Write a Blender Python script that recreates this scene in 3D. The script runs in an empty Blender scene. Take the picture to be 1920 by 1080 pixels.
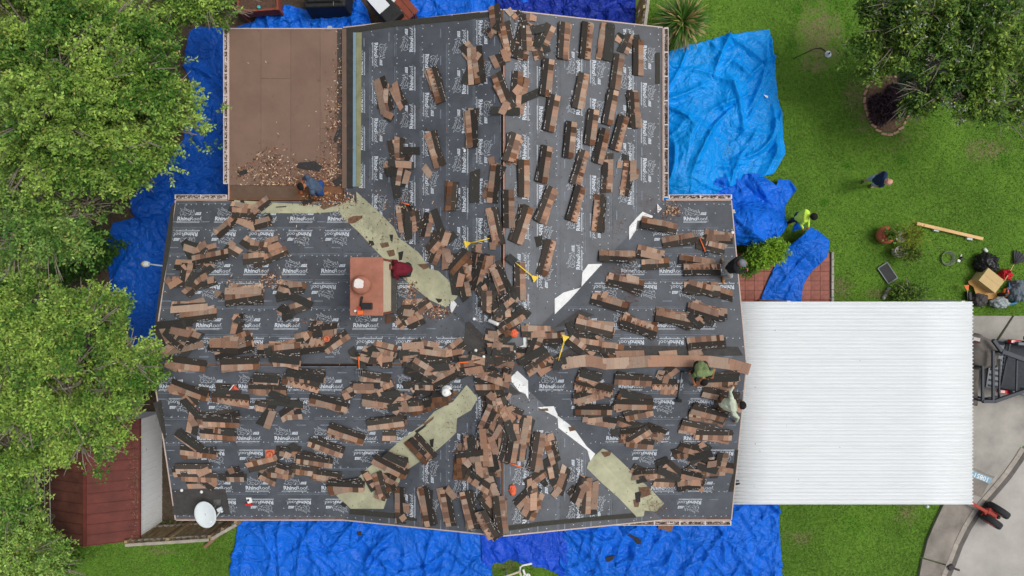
import bpy, bmesh, math, random
import numpy as np
from mathutils import Vector, Matrix, noise
random.seed(7); np.random.seed(7)
S = bpy.context.scene; C = S.collection
# ------------------------------------------------------------------ camera, sky, sun, exposure
CAMZ = 22.0; FPX = 1280.0
cam = bpy.data.objects.new('camera', bpy.data.cameras.new('camera')); C.objects.link(cam)
cam.location = (0, 0, CAMZ); cam.data.sensor_width = 36; cam.data.lens = 24.0
cam.data.clip_end = 1000; S.camera = cam
W = bpy.data.worlds.new('World'); S.world = W; W.use_nodes = True
SUN_EL, SUN_AZ = math.radians(62), math.radians(82)      # azimuth clockwise from north (+y)
nt = W.node_tree; bg = nt.nodes['Background']
sky = nt.nodes.new('ShaderNodeTexSky'); sky.sky_type = 'NISHITA'; sky.sun_disc = False
sky.sun_elevation = SUN_EL; sky.sun_rotation = SUN_AZ; sky.dust_density = 4.0
hs = nt.nodes.new('ShaderNodeHueSaturation'); hs.inputs['Saturation'].default_value = 0.35   # overcast sky
nt.links.new(sky.outputs[0], hs.inputs['Color']); nt.links.new(hs.outputs[0], bg.inputs[0])
bg.inputs[1].default_value = 0.13
sl = bpy.data.lights.new('sun', 'SUN'); sl.energy = 1.25; sl.angle = math.radians(22); sl.color = (1, .97, .92)
so = bpy.data.objects.new('sun', sl); C.objects.link(so)
so.location = (0, 0, 30)
sd = Vector((math.sin(SUN_AZ)*math.cos(SUN_EL), math.cos(SUN_AZ)*math.cos(SUN_EL), math.sin(SUN_EL)))
so.rotation_euler = sd.to_track_quat('Z', 'Y').to_euler()
S.view_settings.view_transform = 'Standard'; S.view_settings.look = 'None'
S.view_settings.exposure = -0.05; S.view_settings.gamma = 1
S.render.engine = 'CYCLES'
# ------------------------------------------------------------------ materials
def srgb(r, g, b):
    f = lambda c: (c/255/12.92) if c <= 10 else ((c/255+.055)/1.055)**2.4
    return (f(r), f(g), f(b))
MATS = {}
def M(name, col=None, rough=.7, var=.2, scale=6, spec=.3, bump=0., bscale=40, attr=False, rnd=0., metal=0., trans=0., detail=6, stretch=None):
    if name in MATS: return MATS[name]
    m = bpy.data.materials.new(name); m.use_nodes = True; t = m.node_tree; n = t.nodes; L = t.links
    p = n['Principled BSDF']; p.inputs['Roughness'].default_value = rough
    p.inputs['Specular IOR Level'].default_value = spec; p.inputs['Metallic'].default_value = metal
    if attr:
        a = n.new('ShaderNodeVertexColor'); a.layer_name = 'Col'; csrc = a.outputs[0]
    else:
        a = n.new('ShaderNodeRGB'); a.outputs[0].default_value = (*col, 1); csrc = a.outputs[0]
    tc = n.new('ShaderNodeTexCoord'); vec = tc.outputs['Object']
    if stretch:
        mp = n.new('ShaderNodeMapping'); mp.inputs['Scale'].default_value = stretch
        L.new(vec, mp.inputs[0]); vec = mp.outputs[0]
    nz = n.new('ShaderNodeTexNoise'); nz.inputs['Scale'].default_value = scale; nz.inputs['Detail'].default_value = detail
    nz.inputs['Roughness'].default_value = .65; L.new(vec, nz.inputs['Vector'])
    mr = n.new('ShaderNodeMapRange'); mr.inputs['From Min'].default_value = .3; mr.inputs['From Max'].default_value = .7
    mr.inputs['To Min'].default_value = 1-var; mr.inputs['To Max'].default_value = 1+var; L.new(nz.outputs[0], mr.inputs[0])
    fac = mr.outputs[0]
    if rnd:
        oi = n.new('ShaderNodeObjectInfo'); r2 = n.new('ShaderNodeMapRange')
        r2.inputs['To Min'].default_value = 1-rnd; r2.inputs['To Max'].default_value = 1+rnd; L.new(oi.outputs['Random'], r2.inputs[0])
        mu = n.new('ShaderNodeMath'); mu.operation = 'MULTIPLY'; L.new(fac, mu.inputs[0]); L.new(r2.outputs[0], mu.inputs[1]); fac = mu.outputs[0]
    sc = n.new('ShaderNodeVectorMath'); sc.operation = 'SCALE'; L.new(csrc, sc.inputs[0]); L.new(fac, sc.inputs['Scale'])
    L.new(sc.outputs[0], p.inputs['Base Color'])
    if bump:
        b = n.new('ShaderNodeBump'); b.inputs['Strength'].default_value = bump; b.inputs['Distance'].default_value = .02
        z = n.new('ShaderNodeTexNoise'); z.inputs['Scale'].default_value = bscale; z.inputs['Detail'].default_value = 5
        L.new(vec, z.inputs['Vector']); L.new(z.outputs[0], b.inputs['Height']); L.new(b.outputs[0], p.inputs['Normal'])
    if trans:
        tr = n.new('ShaderNodeBsdfTranslucent'); L.new(sc.outputs[0], tr.inputs[0])
        mx = n.new('ShaderNodeMixShader'); mx.inputs[0].default_value = trans
        L.new(p.outputs[0], mx.inputs[1]); L.new(tr.outputs[0], mx.inputs[2]); L.new(mx.outputs[0], n['Material Output'].inputs[0])
    MATS[name] = m; return m
# ------------------------------------------------------------------ mesh helpers
def P(px, py, z=0.):
    d = CAMZ - z
    return Vector(((px-960)/FPX*d, (540-py)/FPX*d, z))
def setp(o, label=None, cat=None, group=None, kind=None):
    if label: o['label'] = label
    if cat: o['category'] = cat
    if group: o['group'] = group
    if kind: o['kind'] = kind
    return o
def thing(name, label, cat, loc=(0, 0, 0), group=None, rot=None):
    o = bpy.data.objects.new(name, None); C.objects.link(o); o.location = loc; o.empty_display_size = .1
    if rot is not None: o.rotation_euler = rot
    return setp(o, label, cat, group)
def link(name, me, parent=None, world=True):
    """mesh in world coordinates; a child's mesh is moved into its root's frame (roots are unrotated)"""
    o = bpy.data.objects.new(name, me); C.objects.link(o)
    if parent is not None:
        r = parent
        off = Vector((0, 0, 0))
        while r is not None: off += r.location; r = r.parent
        if world: me.transform(Matrix.Translation(-off))
        o.parent = parent
    return o
class MB:
    def __init__(s): s.v = []; s.f = []; s.m = []; s.c = []
    def add(s, vs, fs, mi=0, col=None):
        b = len(s.v); s.v += [tuple(v) for v in vs]
        for f in fs: s.f.append(tuple(b+i for i in f)); s.m.append(mi); s.c.append(col or (1, 1, 1))
        return s
    def box(s, c, size, rot=None, mi=0, col=None, taper=1.):
        hx, hy, hz = size[0]/2, size[1]/2, size[2]/2; vs = []
        for z, t in ((-hz, 1), (hz, taper)):
            for x, y in ((-hx, -hy), (hx, -hy), (hx, hy), (-hx, hy)): vs.append(Vector((x*t, y*t, z)))
        if rot is not None:
            R_ = Matrix.Rotation(rot, 3, 'Z') if isinstance(rot, (int, float)) else rot
            vs = [R_ @ v for v in vs]
        c = Vector(c)
        return s.add([v+c for v in vs], [(3, 2, 1, 0), (4, 5, 6, 7), (0, 1, 5, 4), (1, 2, 6, 5), (2, 3, 7, 6), (3, 0, 4, 7)], mi, col)
    def beam(s, p0, p1, w, h, mi=0, up=(0, 0, 1), col=None):
        p0, p1 = Vector(p0), Vector(p1); d = (p1-p0); L_ = d.length; d.normalize(); up = Vector(up)
        if abs(d.dot(up)) > .98: up = Vector((1, 0, 0))
        sd_ = d.cross(up).normalized(); u = sd_.cross(d)
        R_ = Matrix((d, sd_, u)).transposed()
        return s.box((p0+p1)/2, (L_, w, h), R_, mi, col)
    def tube(s, pts, rad, n=8, mi=0, cap=True, col=None):
        pts = [Vector(p) for p in pts]
        if not isinstance(rad, (list, tuple)): rad = [rad]*len(pts)
        vs = []; fs = []; prev = None
        for i, p in enumerate(pts):
            d = (pts[min(i+1, len(pts)-1)]-pts[max(i-1, 0)]).normalized()
            if prev is None: prev = d.orthogonal().normalized()
            a = (prev - d*prev.dot(d)).normalized(); b = d.cross(a); prev = a
            for k in range(n):
                t = 2*math.pi*k/n; vs.append(p+(a*math.cos(t)+b*math.sin(t))*rad[i])
        for i in range(len(pts)-1):
            for k in range(n):
                fs.append((i*n+k, i*n+(k+1) % n, (i+1)*n+(k+1) % n, (i+1)*n+k))
        if cap: fs += [tuple(reversed(range(n))), tuple(range((len(pts)-1)*n, len(pts)*n))]
        return s.add(vs, fs, mi, col)
    def lathe(s, prof, c, n=20, mi=0, R_=None, sx=1, sy=1):
        c = Vector(c); vs = []; fs = []
        for r, z in prof:
            for k in range(n):
                t = 2*math.pi*k/n; v = Vector((r*math.cos(t)*sx, r*math.sin(t)*sy, z))
                vs.append((R_ @ v if R_ is not None else v)+c)
        for i in range(len(prof)-1):
            for k in range(n): fs.append((i*n+k, i*n+(k+1) % n, (i+1)*n+(k+1) % n, (i+1)*n+k))
        fs += [tuple(reversed(range(n))), tuple(range((len(prof)-1)*n, len(prof)*n))]
        return s.add(vs, fs, mi)
    def prism(s, pts, z0, z1, mi=0, col=None):
        n = len(pts); a = sum(pts[i][0]*pts[(i+1) % n][1]-pts[(i+1) % n][0]*pts[i][1] for i in range(n))
        if a < 0: pts = list(reversed(pts))
        vs = [(p[0], p[1], z0) for p in pts]+[(p[0], p[1], z1) for p in pts]
        fs = [tuple(reversed(range(n))), tuple(range(n, 2*n))]+[(i, (i+1) % n, n+(i+1) % n, n+i) for i in range(n)]
        return s.add(vs, fs, mi, col)
    def mesh(s, name, mats, smooth=False):
        me = bpy.data.meshes.new(name); me.from_pydata(s.v, [], s.f)
        for m in (mats if isinstance(mats, (list, tuple)) else [mats]): me.materials.append(m)
        me.polygons.foreach_set('material_index', s.m)
        if any(c != (1, 1, 1) for c in s.c):
            ca = me.color_attributes.new('Col', 'FLOAT_COLOR', 'CORNER'); data = []
            for f, c in zip(s.f, s.c): data += list((*c, 1))*len(f)
            ca.data.foreach_set('color', data)
        if smooth: me.polygons.foreach_set('use_smooth', [True]*len(s.f))
        me.update(); return me
    def build(s, name, mats, parent=None, smooth=False):
        return link(name, s.mesh(name, mats, smooth), parent)
def bevel(o, w=.01, seg=2):
    b = o.modifiers.new('b', 'BEVEL'); b.width = w; b.segments = seg; b.limit_method = 'ANGLE'; return o
def npmesh(name, V, F, mats, col=None, smooth=False, mi=None):
    """V (n,3), F (m,k) arrays"""
    me = bpy.data.meshes.new(name); V = np.asarray(V, np.float32); F = np.asarray(F, np.int32); k = F.shape[1]
    me.vertices.add(len(V)); me.vertices.foreach_set('co', V.ravel())
    me.loops.add(F.size); me.loops.foreach_set('vertex_index', F.ravel())
    me.polygons.add(len(F)); me.polygons.foreach_set('loop_start', np.arange(len(F), dtype=np.int32)*k)
    me.polygons.foreach_set('loop_total', np.full(len(F), k, np.int32))
    for m in (mats if isinstance(mats, (list, tuple)) else [mats]): me.materials.append(m)
    if mi is not None: me.polygons.foreach_set('material_index', np.asarray(mi, np.int32))
    if smooth: me.polygons.foreach_set('use_smooth', np.ones(len(F), bool))
    if col is not None:
        ca = me.color_attributes.new('Col', 'FLOAT_COLOR', 'CORNER')
        c = np.ones((len(F), k, 4), np.float32); c[:, :, :3] = np.asarray(col)[:, None, :]
        ca.data.foreach_set('color', c.ravel())
    me.update(calc_edges=True); me.validate(); return me
def clip(poly, a, b, c):
    """keep a*x+b*y<=c"""
    out = []
    for i in range(len(poly)):
        p, q = poly[i], poly[(i+1) % len(poly)]
        dp, dq = a*p[0]+b*p[1]-c, a*q[0]+b*q[1]-c
        if dp <= 0: out.append(p)
        if (dp < 0 < dq) or (dq < 0 < dp):
            t = dp/(dp-dq); out.append((p[0]+(q[0]-p[0])*t, p[1]+(q[1]-p[1])*t))
    return out
def inpoly(x, y, poly):
    r = False; j = len(poly)-1
    for i in range(len(poly)):
        a, b = poly[i], poly[j]
        if (a[1] > y) != (b[1] > y) and x < (b[0]-a[0])*(y-a[1])/(b[1]-a[1])+a[0]: r = not r
        j = i
    return r
# ------------------------------------------------------------------ roof geometry (crossed gables)
ZE, ZR, HS = 2.60, 3.85, 4.525
XR, YR = -.255, -2.045
K = (ZR-ZE)/HS
XW, XE, YN, YS, YT = XR-HS, XR+HS, YR+HS, YR-HS, 7.38
X0, X1 = -9.54, 6.21
def roofz(x, y):
    z = -9.
    if XW-.4 <= x <= XE+.25 and YS-.2 <= y <= YT+.1: z = max(z, ZR-K*abs(x-XR))
    if X0-.1 <= x <= X1+.1 and YS-.2 <= y <= YN+.25: z = max(z, ZR-K*abs(y-YR))
    return z
def RF(px, py):
    z = 3.2
    for _ in range(8):
        p = P(px, py, z); x = min(max(p.x, X0), X1); y = min(max(p.y, YS), YT)
        if y > YN: x = min(max(x, XW), XE)
        z = roofz(x, y)
    return P(px, py, z)
HRES = .025; HX0, HY0 = -10.6, -7.6; HNX, HNY = 700, 620
HX = HX0+np.arange(HNX)*HRES; HY = HY0+np.arange(HNY)*HRES
gx, gy = np.meshgrid(HX, HY, indexing='ij')
ns = np.where((gx >= XW-.05) & (gx <= XE+.05) & (gy >= YS) & (gy <= YT), ZR-K*np.abs(gx-XR), -9.)
ew = np.where((gx >= X0) & (gx <= X1) & (gy >= YS) & (gy <= YN), ZR-K*np.abs(gy-YR), -9.)
HM = np.maximum(ns, ew)+.028
HBASE = HM.copy()
def hidx(x, y):
    return (np.clip(((np.asarray(x)-HX0)/HRES).round().astype(int), 0, HNX-1), np.clip(((np.asarray(y)-HY0)/HRES).round().astype(int), 0, HNY-1))
def topz(x, y): return float(HM[hidx(x, y)])
def drop(x, y, ang, L_, W_, th=.008, y0=None):
    """rest a flat piece on the heap: returns its matrix (x axis at ang, z along the roof normal)"""
    c, s_ = math.cos(ang), math.sin(ang); e = .22
    rz = lambda a, b: max(roofz(min(max(a, X0), X1), min(max(b, YS), YT)), ZE-.4)
    gxz = (rz(x+e, y)-rz(x-e, y))/(2*e); gyz = (rz(x, y+e)-rz(x, y-e))/(2*e)
    gxz = max(-K, min(K, gxz)); gyz = max(-K, min(K, gyz))
    u = np.linspace(-L_/2, L_/2, max(3, int(L_/.022))); v = np.linspace(-W_/2, W_/2, max(3, int(W_/.022)))
    uu, vv = np.meshgrid(u, v); sx = x+uu*c-vv*s_; sy = y+uu*s_+vv*c
    ix, iy = hidx(sx, sy); h = HM[ix, iy]; pl = gxz*(sx-x)+gyz*(sy-y)
    ok = h > 0
    z0 = float(np.percentile((h-pl)[ok], 84)) if ok.any() else rz(x, y)+.03
    z0 = max(z0, float((HBASE[ix, iy]-pl)[ok].max())) if ok.any() else z0
    HM[ix, iy] = np.where(ok, np.maximum(h, z0+pl+th), h)
    n = Vector((-gxz, -gyz, 1)).normalized(); xa = Vector((c, s_, gxz*c+gyz*s_)).normalized(); ya = n.cross(xa)
    m = Matrix((xa, ya, n)).transposed().to_4x4(); m.translation = (x, y, z0); return m
# ------------------------------------------------------------------ the setting: ground
def ground_mat():
    m = bpy.data.materials.new('lawn'); m.use_nodes = True; t = m.node_tree; n = t.nodes; L = t.links
    p = n['Principled BSDF']; p.inputs['Roughness'].default_value = .9; p.inputs['Specular IOR Level'].default_value = .1
    g = n.new('ShaderNodeNewGeometry')
    def nz(sc, d=5, r=.6):
        x = n.new('ShaderNodeTexNoise'); x.inputs['Scale'].default_value = sc; x.inputs['Detail'].default_value = d
        x.inputs['Roughness'].default_value = r; L.new(g.outputs['Position'], x.inputs['Vector']); return x.outputs[0]
    def ramp(src, lo, hi, a=0, b=1):
        x = n.new('ShaderNodeMapRange'); x.inputs[1].default_value = lo; x.inputs[2].default_value = hi
        x.inputs[3].default_value = a; x.inputs[4].default_value = b; L.new(src, x.inputs[0]); return x.outputs[0]
    def mix(f, a, b):
        x = n.new('ShaderNodeMix'); x.data_type = 'RGBA'
        L.new(f, x.inputs[0])
        for i, q in ((6, a), (7, b)):
            if isinstance(q, tuple): x.inputs[i].default_value = (*q, 1)
            else: L.new(q, x.inputs[i])
        return x.outputs[2]
    def math_(op, a, b):
        x = n.new('ShaderNodeMath'); x.operation = op; x.use_clamp = op == 'MULTIPLY'
        for i, q in enumerate((a, b)):
            if isinstance(q, float): x.inputs[i].default_value = q
            else: L.new(q, x.inputs[i])
        return x.outputs[0]
    c = mix(ramp(nz(.5, 8), .35, .65), (.056, .145, .014), (.14, .285, .03))
    c = mix(ramp(nz(14, 6, .75), .4, .7), c, (.17, .29, .045))
    c = mix(ramp(nz(60, 3, .8), .52, .75), c, (.03, .075, .009))
    # worn, dry soil: named spots with ragged edges
    sep = n.new('ShaderNodeSeparateXYZ'); L.new(g.outputs['Position'], sep.inputs[0])
    def spot(px, py, rx, ry):
        w = P(px, py, 0)
        dx = math_('DIVIDE', math_('SUBTRACT', sep.outputs[0], w.x), rx); dy = math_('DIVIDE', math_('SUBTRACT', sep.outputs[1], w.y), ry)
        d2 = n.new('ShaderNodeVectorMath'); d2.operation = 'LENGTH'; cb = n.new('ShaderNodeCombineXYZ')
        L.new(dx, cb.inputs[0]); L.new(dy, cb.inputs[1]); L.new(cb.outputs[0], d2.inputs[0]); return d2.outputs['Value']
    dry = None
    for s_ in ((1535, 70, .9, 1.5), (1662, 200, 1.45, 1.5), (1600, 180, .5, .7), (1850, 280, 1.0, .5), (1575, 540, .5, .6), (1640, 550, .6, .2), (1700, 960, .5, .5), (1500, 1010, .6, .35), (1750, 1040, .3, .8), (300, 1035, .9, .2), (950, 1062, .5, .25)):
        d = spot(*s_); dry = d if dry is None else math_('MINIMUM', dry, d)
    dm = ramp(math_('SUBTRACT', dry, ramp(nz(2.6, 6, .7), .3, .7, -.55, .55)), .9, .35)
    dm = math_('MULTIPLY', dm, ramp(nz(9, 5, .7), .4, .6, .2, 1.))
    c = mix(dm, c, mix(ramp(nz(20), .4, .6), (.20, .145, .085), (.27, .21, .125)))
    # bare soil west of the house, under the trees
    soil = ramp(math_('ADD', sep.outputs[0], ramp(nz(.6), .3, .7, -1.2, 1.2)), -7.6, -9.4)
    so_ = math_('MULTIPLY', soil, ramp(math_('ADD', sep.outputs[1], ramp(nz(.9), .3, .7, -.3, .3)), -8.0, -7.6))
    yard = math_('MULTIPLY', ramp(math_('ADD', sep.outputs[1], ramp(nz(.9), .3, .7, -.2, .2)), 7.0, 7.4), ramp(sep.outputs[0], 4.2, 3.8))
    so_ = math_('MAXIMUM', so_, yard)
    c = mix(so_, c, mix(ramp(nz(7, 8, .8), .35, .7), (.055, .040, .028), (.13, .10, .07)))
    L.new(c, p.inputs['Base Color'])
    b = n.new('ShaderNodeBump'); b.inputs['Strength'].default_value = .6; b.inputs['Distance'].default_value = .03
    L.new(nz(35, 6, .8), b.inputs['Height']); L.new(b.outputs[0], p.inputs['Normal'])
    return m
gm = MB(); gm.add([(-150, -150, 0), (150, -150, 0), (150, 150, 0), (-150, 150, 0)], [(0, 1, 2, 3)])
setp(gm.build('ground', ground_mat()), kind='structure')
# lawn blades
def lawn_blades():
    rng = np.random.default_rng(3); zones = [(4.4, 17.2, -1.0, 10.0, 105000), (8.2, 14.4, -9.8, -6.2, 20000), (-14.5, -8.8, -9.8, -7.5, 16000), (-.7, 2.2, -9.8, -8.4, 3000)]
    pts = []
    for x0, x1, y0, y1, k in zones:
        pts.append(np.stack([rng.uniform(x0, x1, k), rng.uniform(y0, y1, k)], 1))
    for (wx, wy, wr) in ((1565, 18, .3), (1590, 50, .12), (1485, 85, .18), (1565, 85, .1), (1495, 18, .16), (1650, 245, .2), (1690, 300, .15), (1545, 380, .1), (1750, 1000, .3), (1600, 985, .35), (1880, 300, .25), (330, 1050, .5), (1590, 310, .12)):
        q = P(wx, wy); pts.append(np.stack([q.x+rng.normal(size=int(900*wr))*wr*.6, q.y+rng.normal(size=int(900*wr))*wr*.6], 1))
    nw_ = sum(len(q) for q in pts[4:]); p = np.concatenate(pts); weed = np.zeros(len(p), bool); weed[len(p)-nw_:] = True
    keep = np.ones(len(p), bool)
    bed = P(1665, 195)
    keep &= ~(((p[:, 0]-bed.x)**2+(p[:, 1]-bed.y)**2) < .95**2)
    for q, rx, ry in ((P(1540, 70), .8, 1.2),):
        keep &= ~((((p[:, 0]-q.x)/rx)**2+((p[:, 1]-q.y)/ry)**2 < 1) & (rng.random(len(p)) < .75))
    keep &= ~((p[:, 0] > P(1375, 0).x) & (p[:, 0] < P(1562, 0).x) & (p[:, 1] < P(0, 474).y) & (p[:, 1] > -2))
    keep &= ~((p[:, 0] > P(1700, 0).x) & (p[:, 1] < P(0, 592).y) & (p[:, 1] > -7))
    # the paved corner by the road
    keep &= ~((p[:, 1] < -6) & (p[:, 0] > 10) & (p[:, 0] > 13.95+(p[:, 1]+6.96)*.36))
    p = p[keep]; weed = weed[keep]; k = len(p); a = rng.uniform(0, 2*np.pi, k); h = rng.uniform(.02, .05, k); l = rng.uniform(.02, .06, k); w = rng.uniform(.007, .016, k)
    d = np.stack([np.cos(a), np.sin(a)], 1); s_ = np.stack([-d[:, 1], d[:, 0]], 1)
    V = np.zeros((k, 3, 3)); V[:, 0, :2] = p-s_*w[:, None]; V[:, 1, :2] = p+s_*w[:, None]; V[:, 2, :2] = p+d*l[:, None]; V[:, 2, 2] = h
    V[:, :2, 2] = .002
    t = rng.random((k, 1)); tone = np.array([noise.noise((x*.45, y*.45, 3)) + .5*noise.noise((x*1.6, y*1.6, 1)) for x, y in p])[:, None]*.6+.5
    col = (np.array([[.060, .155, .013]])*(1-t)+np.array([[.19, .34, .045]])*t)*(.8+.75*tone)
    col[weed] = np.array((.14, .40, .03))*rng.uniform(.7, 1.3, (int(weed.sum()), 1)); V[weed, 2, 2] += .01
    yl = rng.random(k) < .05; col[yl] = (.19, .17, .07)
    me = npmesh('grass', V.reshape(-1, 3), np.arange(k*3).reshape(-1, 3), M('grass_blade', attr=True, rough=.7, var=.1, trans=.25), col)
    setp(link('grass', me), 'short green grass blades covering the lawn', 'grass', kind='stuff')
lawn_blades()
# ------------------------------------------------------------------ house
PINK = M('fascia_paint', srgb(196, 176, 166), .6, .1)
house = thing('house', 'large crossed-gable house roof in dark underlayment being reshingled', 'house', (XR, YR, 0))
cx, cy = XR, YR
deckm = M('roof_deck_wood', srgb(120, 84, 60), .8, .3, 5)
SL = {  # name: (polygon, upslope direction, horizontal eave origin coordinate)
 'upper left': ([(XW, YT), (XW, YN), (XR, YR), (XR, YT)], (1, 0)),
 'upper right': ([(XR, YT), (XR, YR), (XE, YN), (XE, YT)], (-1, 0)),
 'left upper': ([(X0, YN), (X0, YR), (XR, YR), (XW, YN)], (0, -1)),
 'left lower': ([(X0, YR), (X0, YS), (XW, YS), (XR, YR)], (0, 1)),
 'bottom left': ([(XR, YR), (XW, YS), (XR, YS)], (1, 0)),
 'bottom right': ([(XR, YR), (XR, YS), (XE, YS)], (-1, 0)),
 'right lower': ([(XR, YR), (XE, YS), (X1, YS), (X1, YR)], (0, 1)),
 'right upper': ([(XE, YN), (XR, YR), (X1, YR), (X1, YN)], (0, -1)),
}
def ccw(p):
    a = sum(p[i][0]*p[(i+1) % len(p)][1]-p[(i+1) % len(p)][0]*p[i][1] for i in range(len(p)))
    return p if a > 0 else list(reversed(p))
def plane_z(up, x, y):
    return ZR-K*abs(x-XR) if up[0] else ZR-K*abs(y-YR)
dk = MB()
for nm, (poly, up) in SL.items():
    q = ccw(poly); n = len(q); zt = [plane_z(up, *p) for p in q]
    dk.add([(p[0], p[1], z) for p, z in zip(q, zt)]+[(p[0], p[1], z-.09) for p, z in zip(q, zt)],
           [tuple(range(n)), tuple(reversed(range(n, 2*n)))]+[(i, n+i, n+(i+1) % n, (i+1) % n) for i in range(n)])
dk.build('roof_deck', deckm, house)
# walls
wl = MB(); brick = M('wall_brick', srgb(150, 110, 92), .85, .25, 9, bump=.4)
for a, b, c, d in ((X0+.35, YS+.4, X1-.35, YN-.4), (XW+.4, YN-.4, XE-.4, YT-.35)):
    wl.box(((a+c)/2, (b+d)/2, 1.26), (c-a, d-b, 2.50))
wl.build('wall', brick, house)
gw = MB(); e = .3
def gable(p, axis, half):
    x, y = p
    if axis == 'x': vs = [(x, y-half, 2.5), (x, y+half, 2.5), (x, y, 2.5+half*K)]
    else: vs = [(x-half, y, 2.5), (x+half, y, 2.5), (x, y, 2.5+half*K)]
    vs2 = [(v[0]+(.1 if axis == 'x' else 0), v[1]+(.1 if axis == 'y' else 0), v[2]) for v in vs]
    gw.add(vs+vs2, [(0, 1, 2), (5, 4, 3), (0, 3, 4, 1), (1, 4, 5, 2), (2, 5, 3, 0)])
gable((X0+.36, YR), 'x', HS-.5); gable((X1-.46, YR), 'x', HS-.5); gable((XR, YT-.46), 'y', HS-.5); gable((XR, YS+.41), 'y', HS-.5)
gw.build('gable_wall', M('gable_siding', srgb(200, 190, 175), .7, .15), house)
# rake and eave boards
def board(p0, p1, w=.035, h=.16):
    m = MB(); m.beam(p0, p1, w, h); return bevel(m.build('fascia_board', PINK, house), .006)
o_ = .02
for p0, p1 in (((X0-o_, YN, ZE-.06), (X0-o_, YR, ZR-.06)), ((X0-o_, YR, ZR-.06), (X0-o_, YS, ZE-.06)),
               ((X1+o_, YN, ZE-.06), (X1+o_, YR, ZR-.06)), ((X1+o_, YR, ZR-.06), (X1+o_, YS, ZE-.06)),
               ((XW, YT+o_, ZE-.06), (XR, YT+o_, ZR-.06)), ((XR, YT+o_, ZR-.06), (XE, YT+o_, ZE-.06)),
               ((XW, YS-o_, ZE-.06), (XR, YS-o_, ZR-.06)), ((XR, YS-o_, ZR-.06), (XE, YS-o_, ZE-.06)),
               ((X0, YS-o_, ZE-.06), (XW, YS-o_, ZE-.06)), ((XE, YS-o_, ZE-.06), (X1, YS-o_, ZE-.06)),
               ((X0, YN+o_, ZE-.06), (-8.1, YN+o_, ZE-.06)), ((XE+.1, YN+o_, ZE-.06), (X1, YN+o_, ZE-.06)),
               ((XE+o_, YN, ZE-.06), (XE+o_, YT, ZE-.06))):
    board(p0, p1)
# ---- underlayment sheets with printed lettering
def text_mesh(body, size, bold=0., align='CENTER', squash=1.):
    cu = bpy.data.curves.new('t', 'FONT'); cu.body = body; cu.size = size; cu.offset = bold; cu.align_x = align; cu.align_y = 'CENTER'; cu.resolution_u = 2
    o = bpy.data.objects.new('t', cu); C.objects.link(o); bpy.context.view_layer.update()
    ev = o.evaluated_get(bpy.context.evaluated_depsgraph_get()); me = ev.to_mesh()
    vs = [(v.co.x*squash, v.co.y) for v in me.vertices]; fs = [tuple(p.vertices) for p in me.polygons]
    ev.to_mesh_clear(); bpy.data.objects.remove(o); bpy.data.curves.remove(cu); return vs, fs
def strokes(lines, w):
    vs = []; fs = []
    for ln in lines:
        for (x0, y0), (x1, y1) in zip(ln[:-1], ln[1:]):
            dx, dy = x1-x0, y1-y0; l = math.hypot(dx, dy) or 1; nx, ny = -dy/l*w/2, dx/l*w/2; b = len(vs)
            vs += [(x0+nx, y0+ny), (x0-nx, y0-ny), (x1-nx, y1-ny), (x1+nx, y1+ny)]; fs.append((b, b+1, b+2, b+3))
    return vs, fs
def unit_print():
    """one printed repeat, 0.72 m wide: emblem above, lettering, rule below, grade badge"""
    V = []; F = []
    def put(vf, dx, dy, mir=1):
        b = len(V); V.extend((x+dx, y+dy) for x, y in vf[0]); F.extend(tuple(b+i for i in f) for f in vf[1])
    put(text_mesh('Rhino', .175, .0045, 'LEFT'), -.35, 0); put(text_mesh('Roof.', .175, -.001, 'LEFT'), .035, 0)
    put(strokes([[(-.36, -.098), (.35, -.098)]], .014), 0, 0)
    put(strokes([[(-.36+.035*i, -.122), (-.34+.035*i, -.122)] for i in range(20)], .012), 0, 0)
    em = [[(-.20, .02), (-.24, .10), (-.20, .18), (-.10, .22), (0, .21), (.08, .16), (.13, .10), (.16, .13), (.17, .21), (.20, .12), (.19, .04), (.12, .0)],
          [(-.20, .18), (-.25, .25), (-.17, .22)], [(-.12, .22), (-.13, .29), (-.05, .22)], [(-.16, .06), (-.08, .12), (-.02, .07), (.04, .1)],
          [(.08, .16), (.1, .2), (.12, .13)], [(0, .14), (.03, .16), (.05, .14)], [(-.18, .13), (-.1, .17), (-.02, .18)], [(-.22, .02), (-.12, .05), (-.06, 0.)],
          [(.02, .02), (.08, .06), (.15, .05)], [(-.05, .2), (.0, .16), (.06, .13)], [(-.14, .08), (-.14, .14)], [(-.09, .05), (-.03, .02)], [(.07, .1), (.1, .06), (.05, .03)]]
    put(strokes(em, .0068), -.05, .09)
    nb = len(F); put(([(.17, .125), (.345, .125), (.36, .215), (.2, .205)], [(0, 1, 2, 3)]), 0, 0)
    nt_ = len(F); put(text_mesh('U15', .075, .002), .265, .166)
    return V, F, nt_
UV_, UF_, NT_ = unit_print()
printm = M('underlayment_print', srgb(204, 211, 218), .6, .35, 14); inkm = M('badge_ink', srgb(110, 118, 128), .6, .1)
UM = MB()
UV_ = [(x*.93, y*.93) for x, y in UV_]
UM.add([(x, y, 0) for x, y in UV_], UF_[:NT_], 0); _n = len(UM.v)
UM.add([(x, y, .002) for x, y in UV_], UF_[NT_:], 1)
UNIT = UM.mesh('printed_logo', [printm, inkm])
ICON = strokes([[(-.03, -.01), (.02, .03)], [(-.02, -.03), (.03, .01)], [(-.01, .0), (.03, .03)], [(-.04, .0), (-.01, -.03)]], .022)
under = M('underlayment', srgb(79, 83, 89), .54, .34, 1.3, spec=.48, rnd=.08, detail=11, bump=.3, bscale=5)
linem = M('underlayment_rule', srgb(118, 126, 136), .6, .4, 9)
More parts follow.
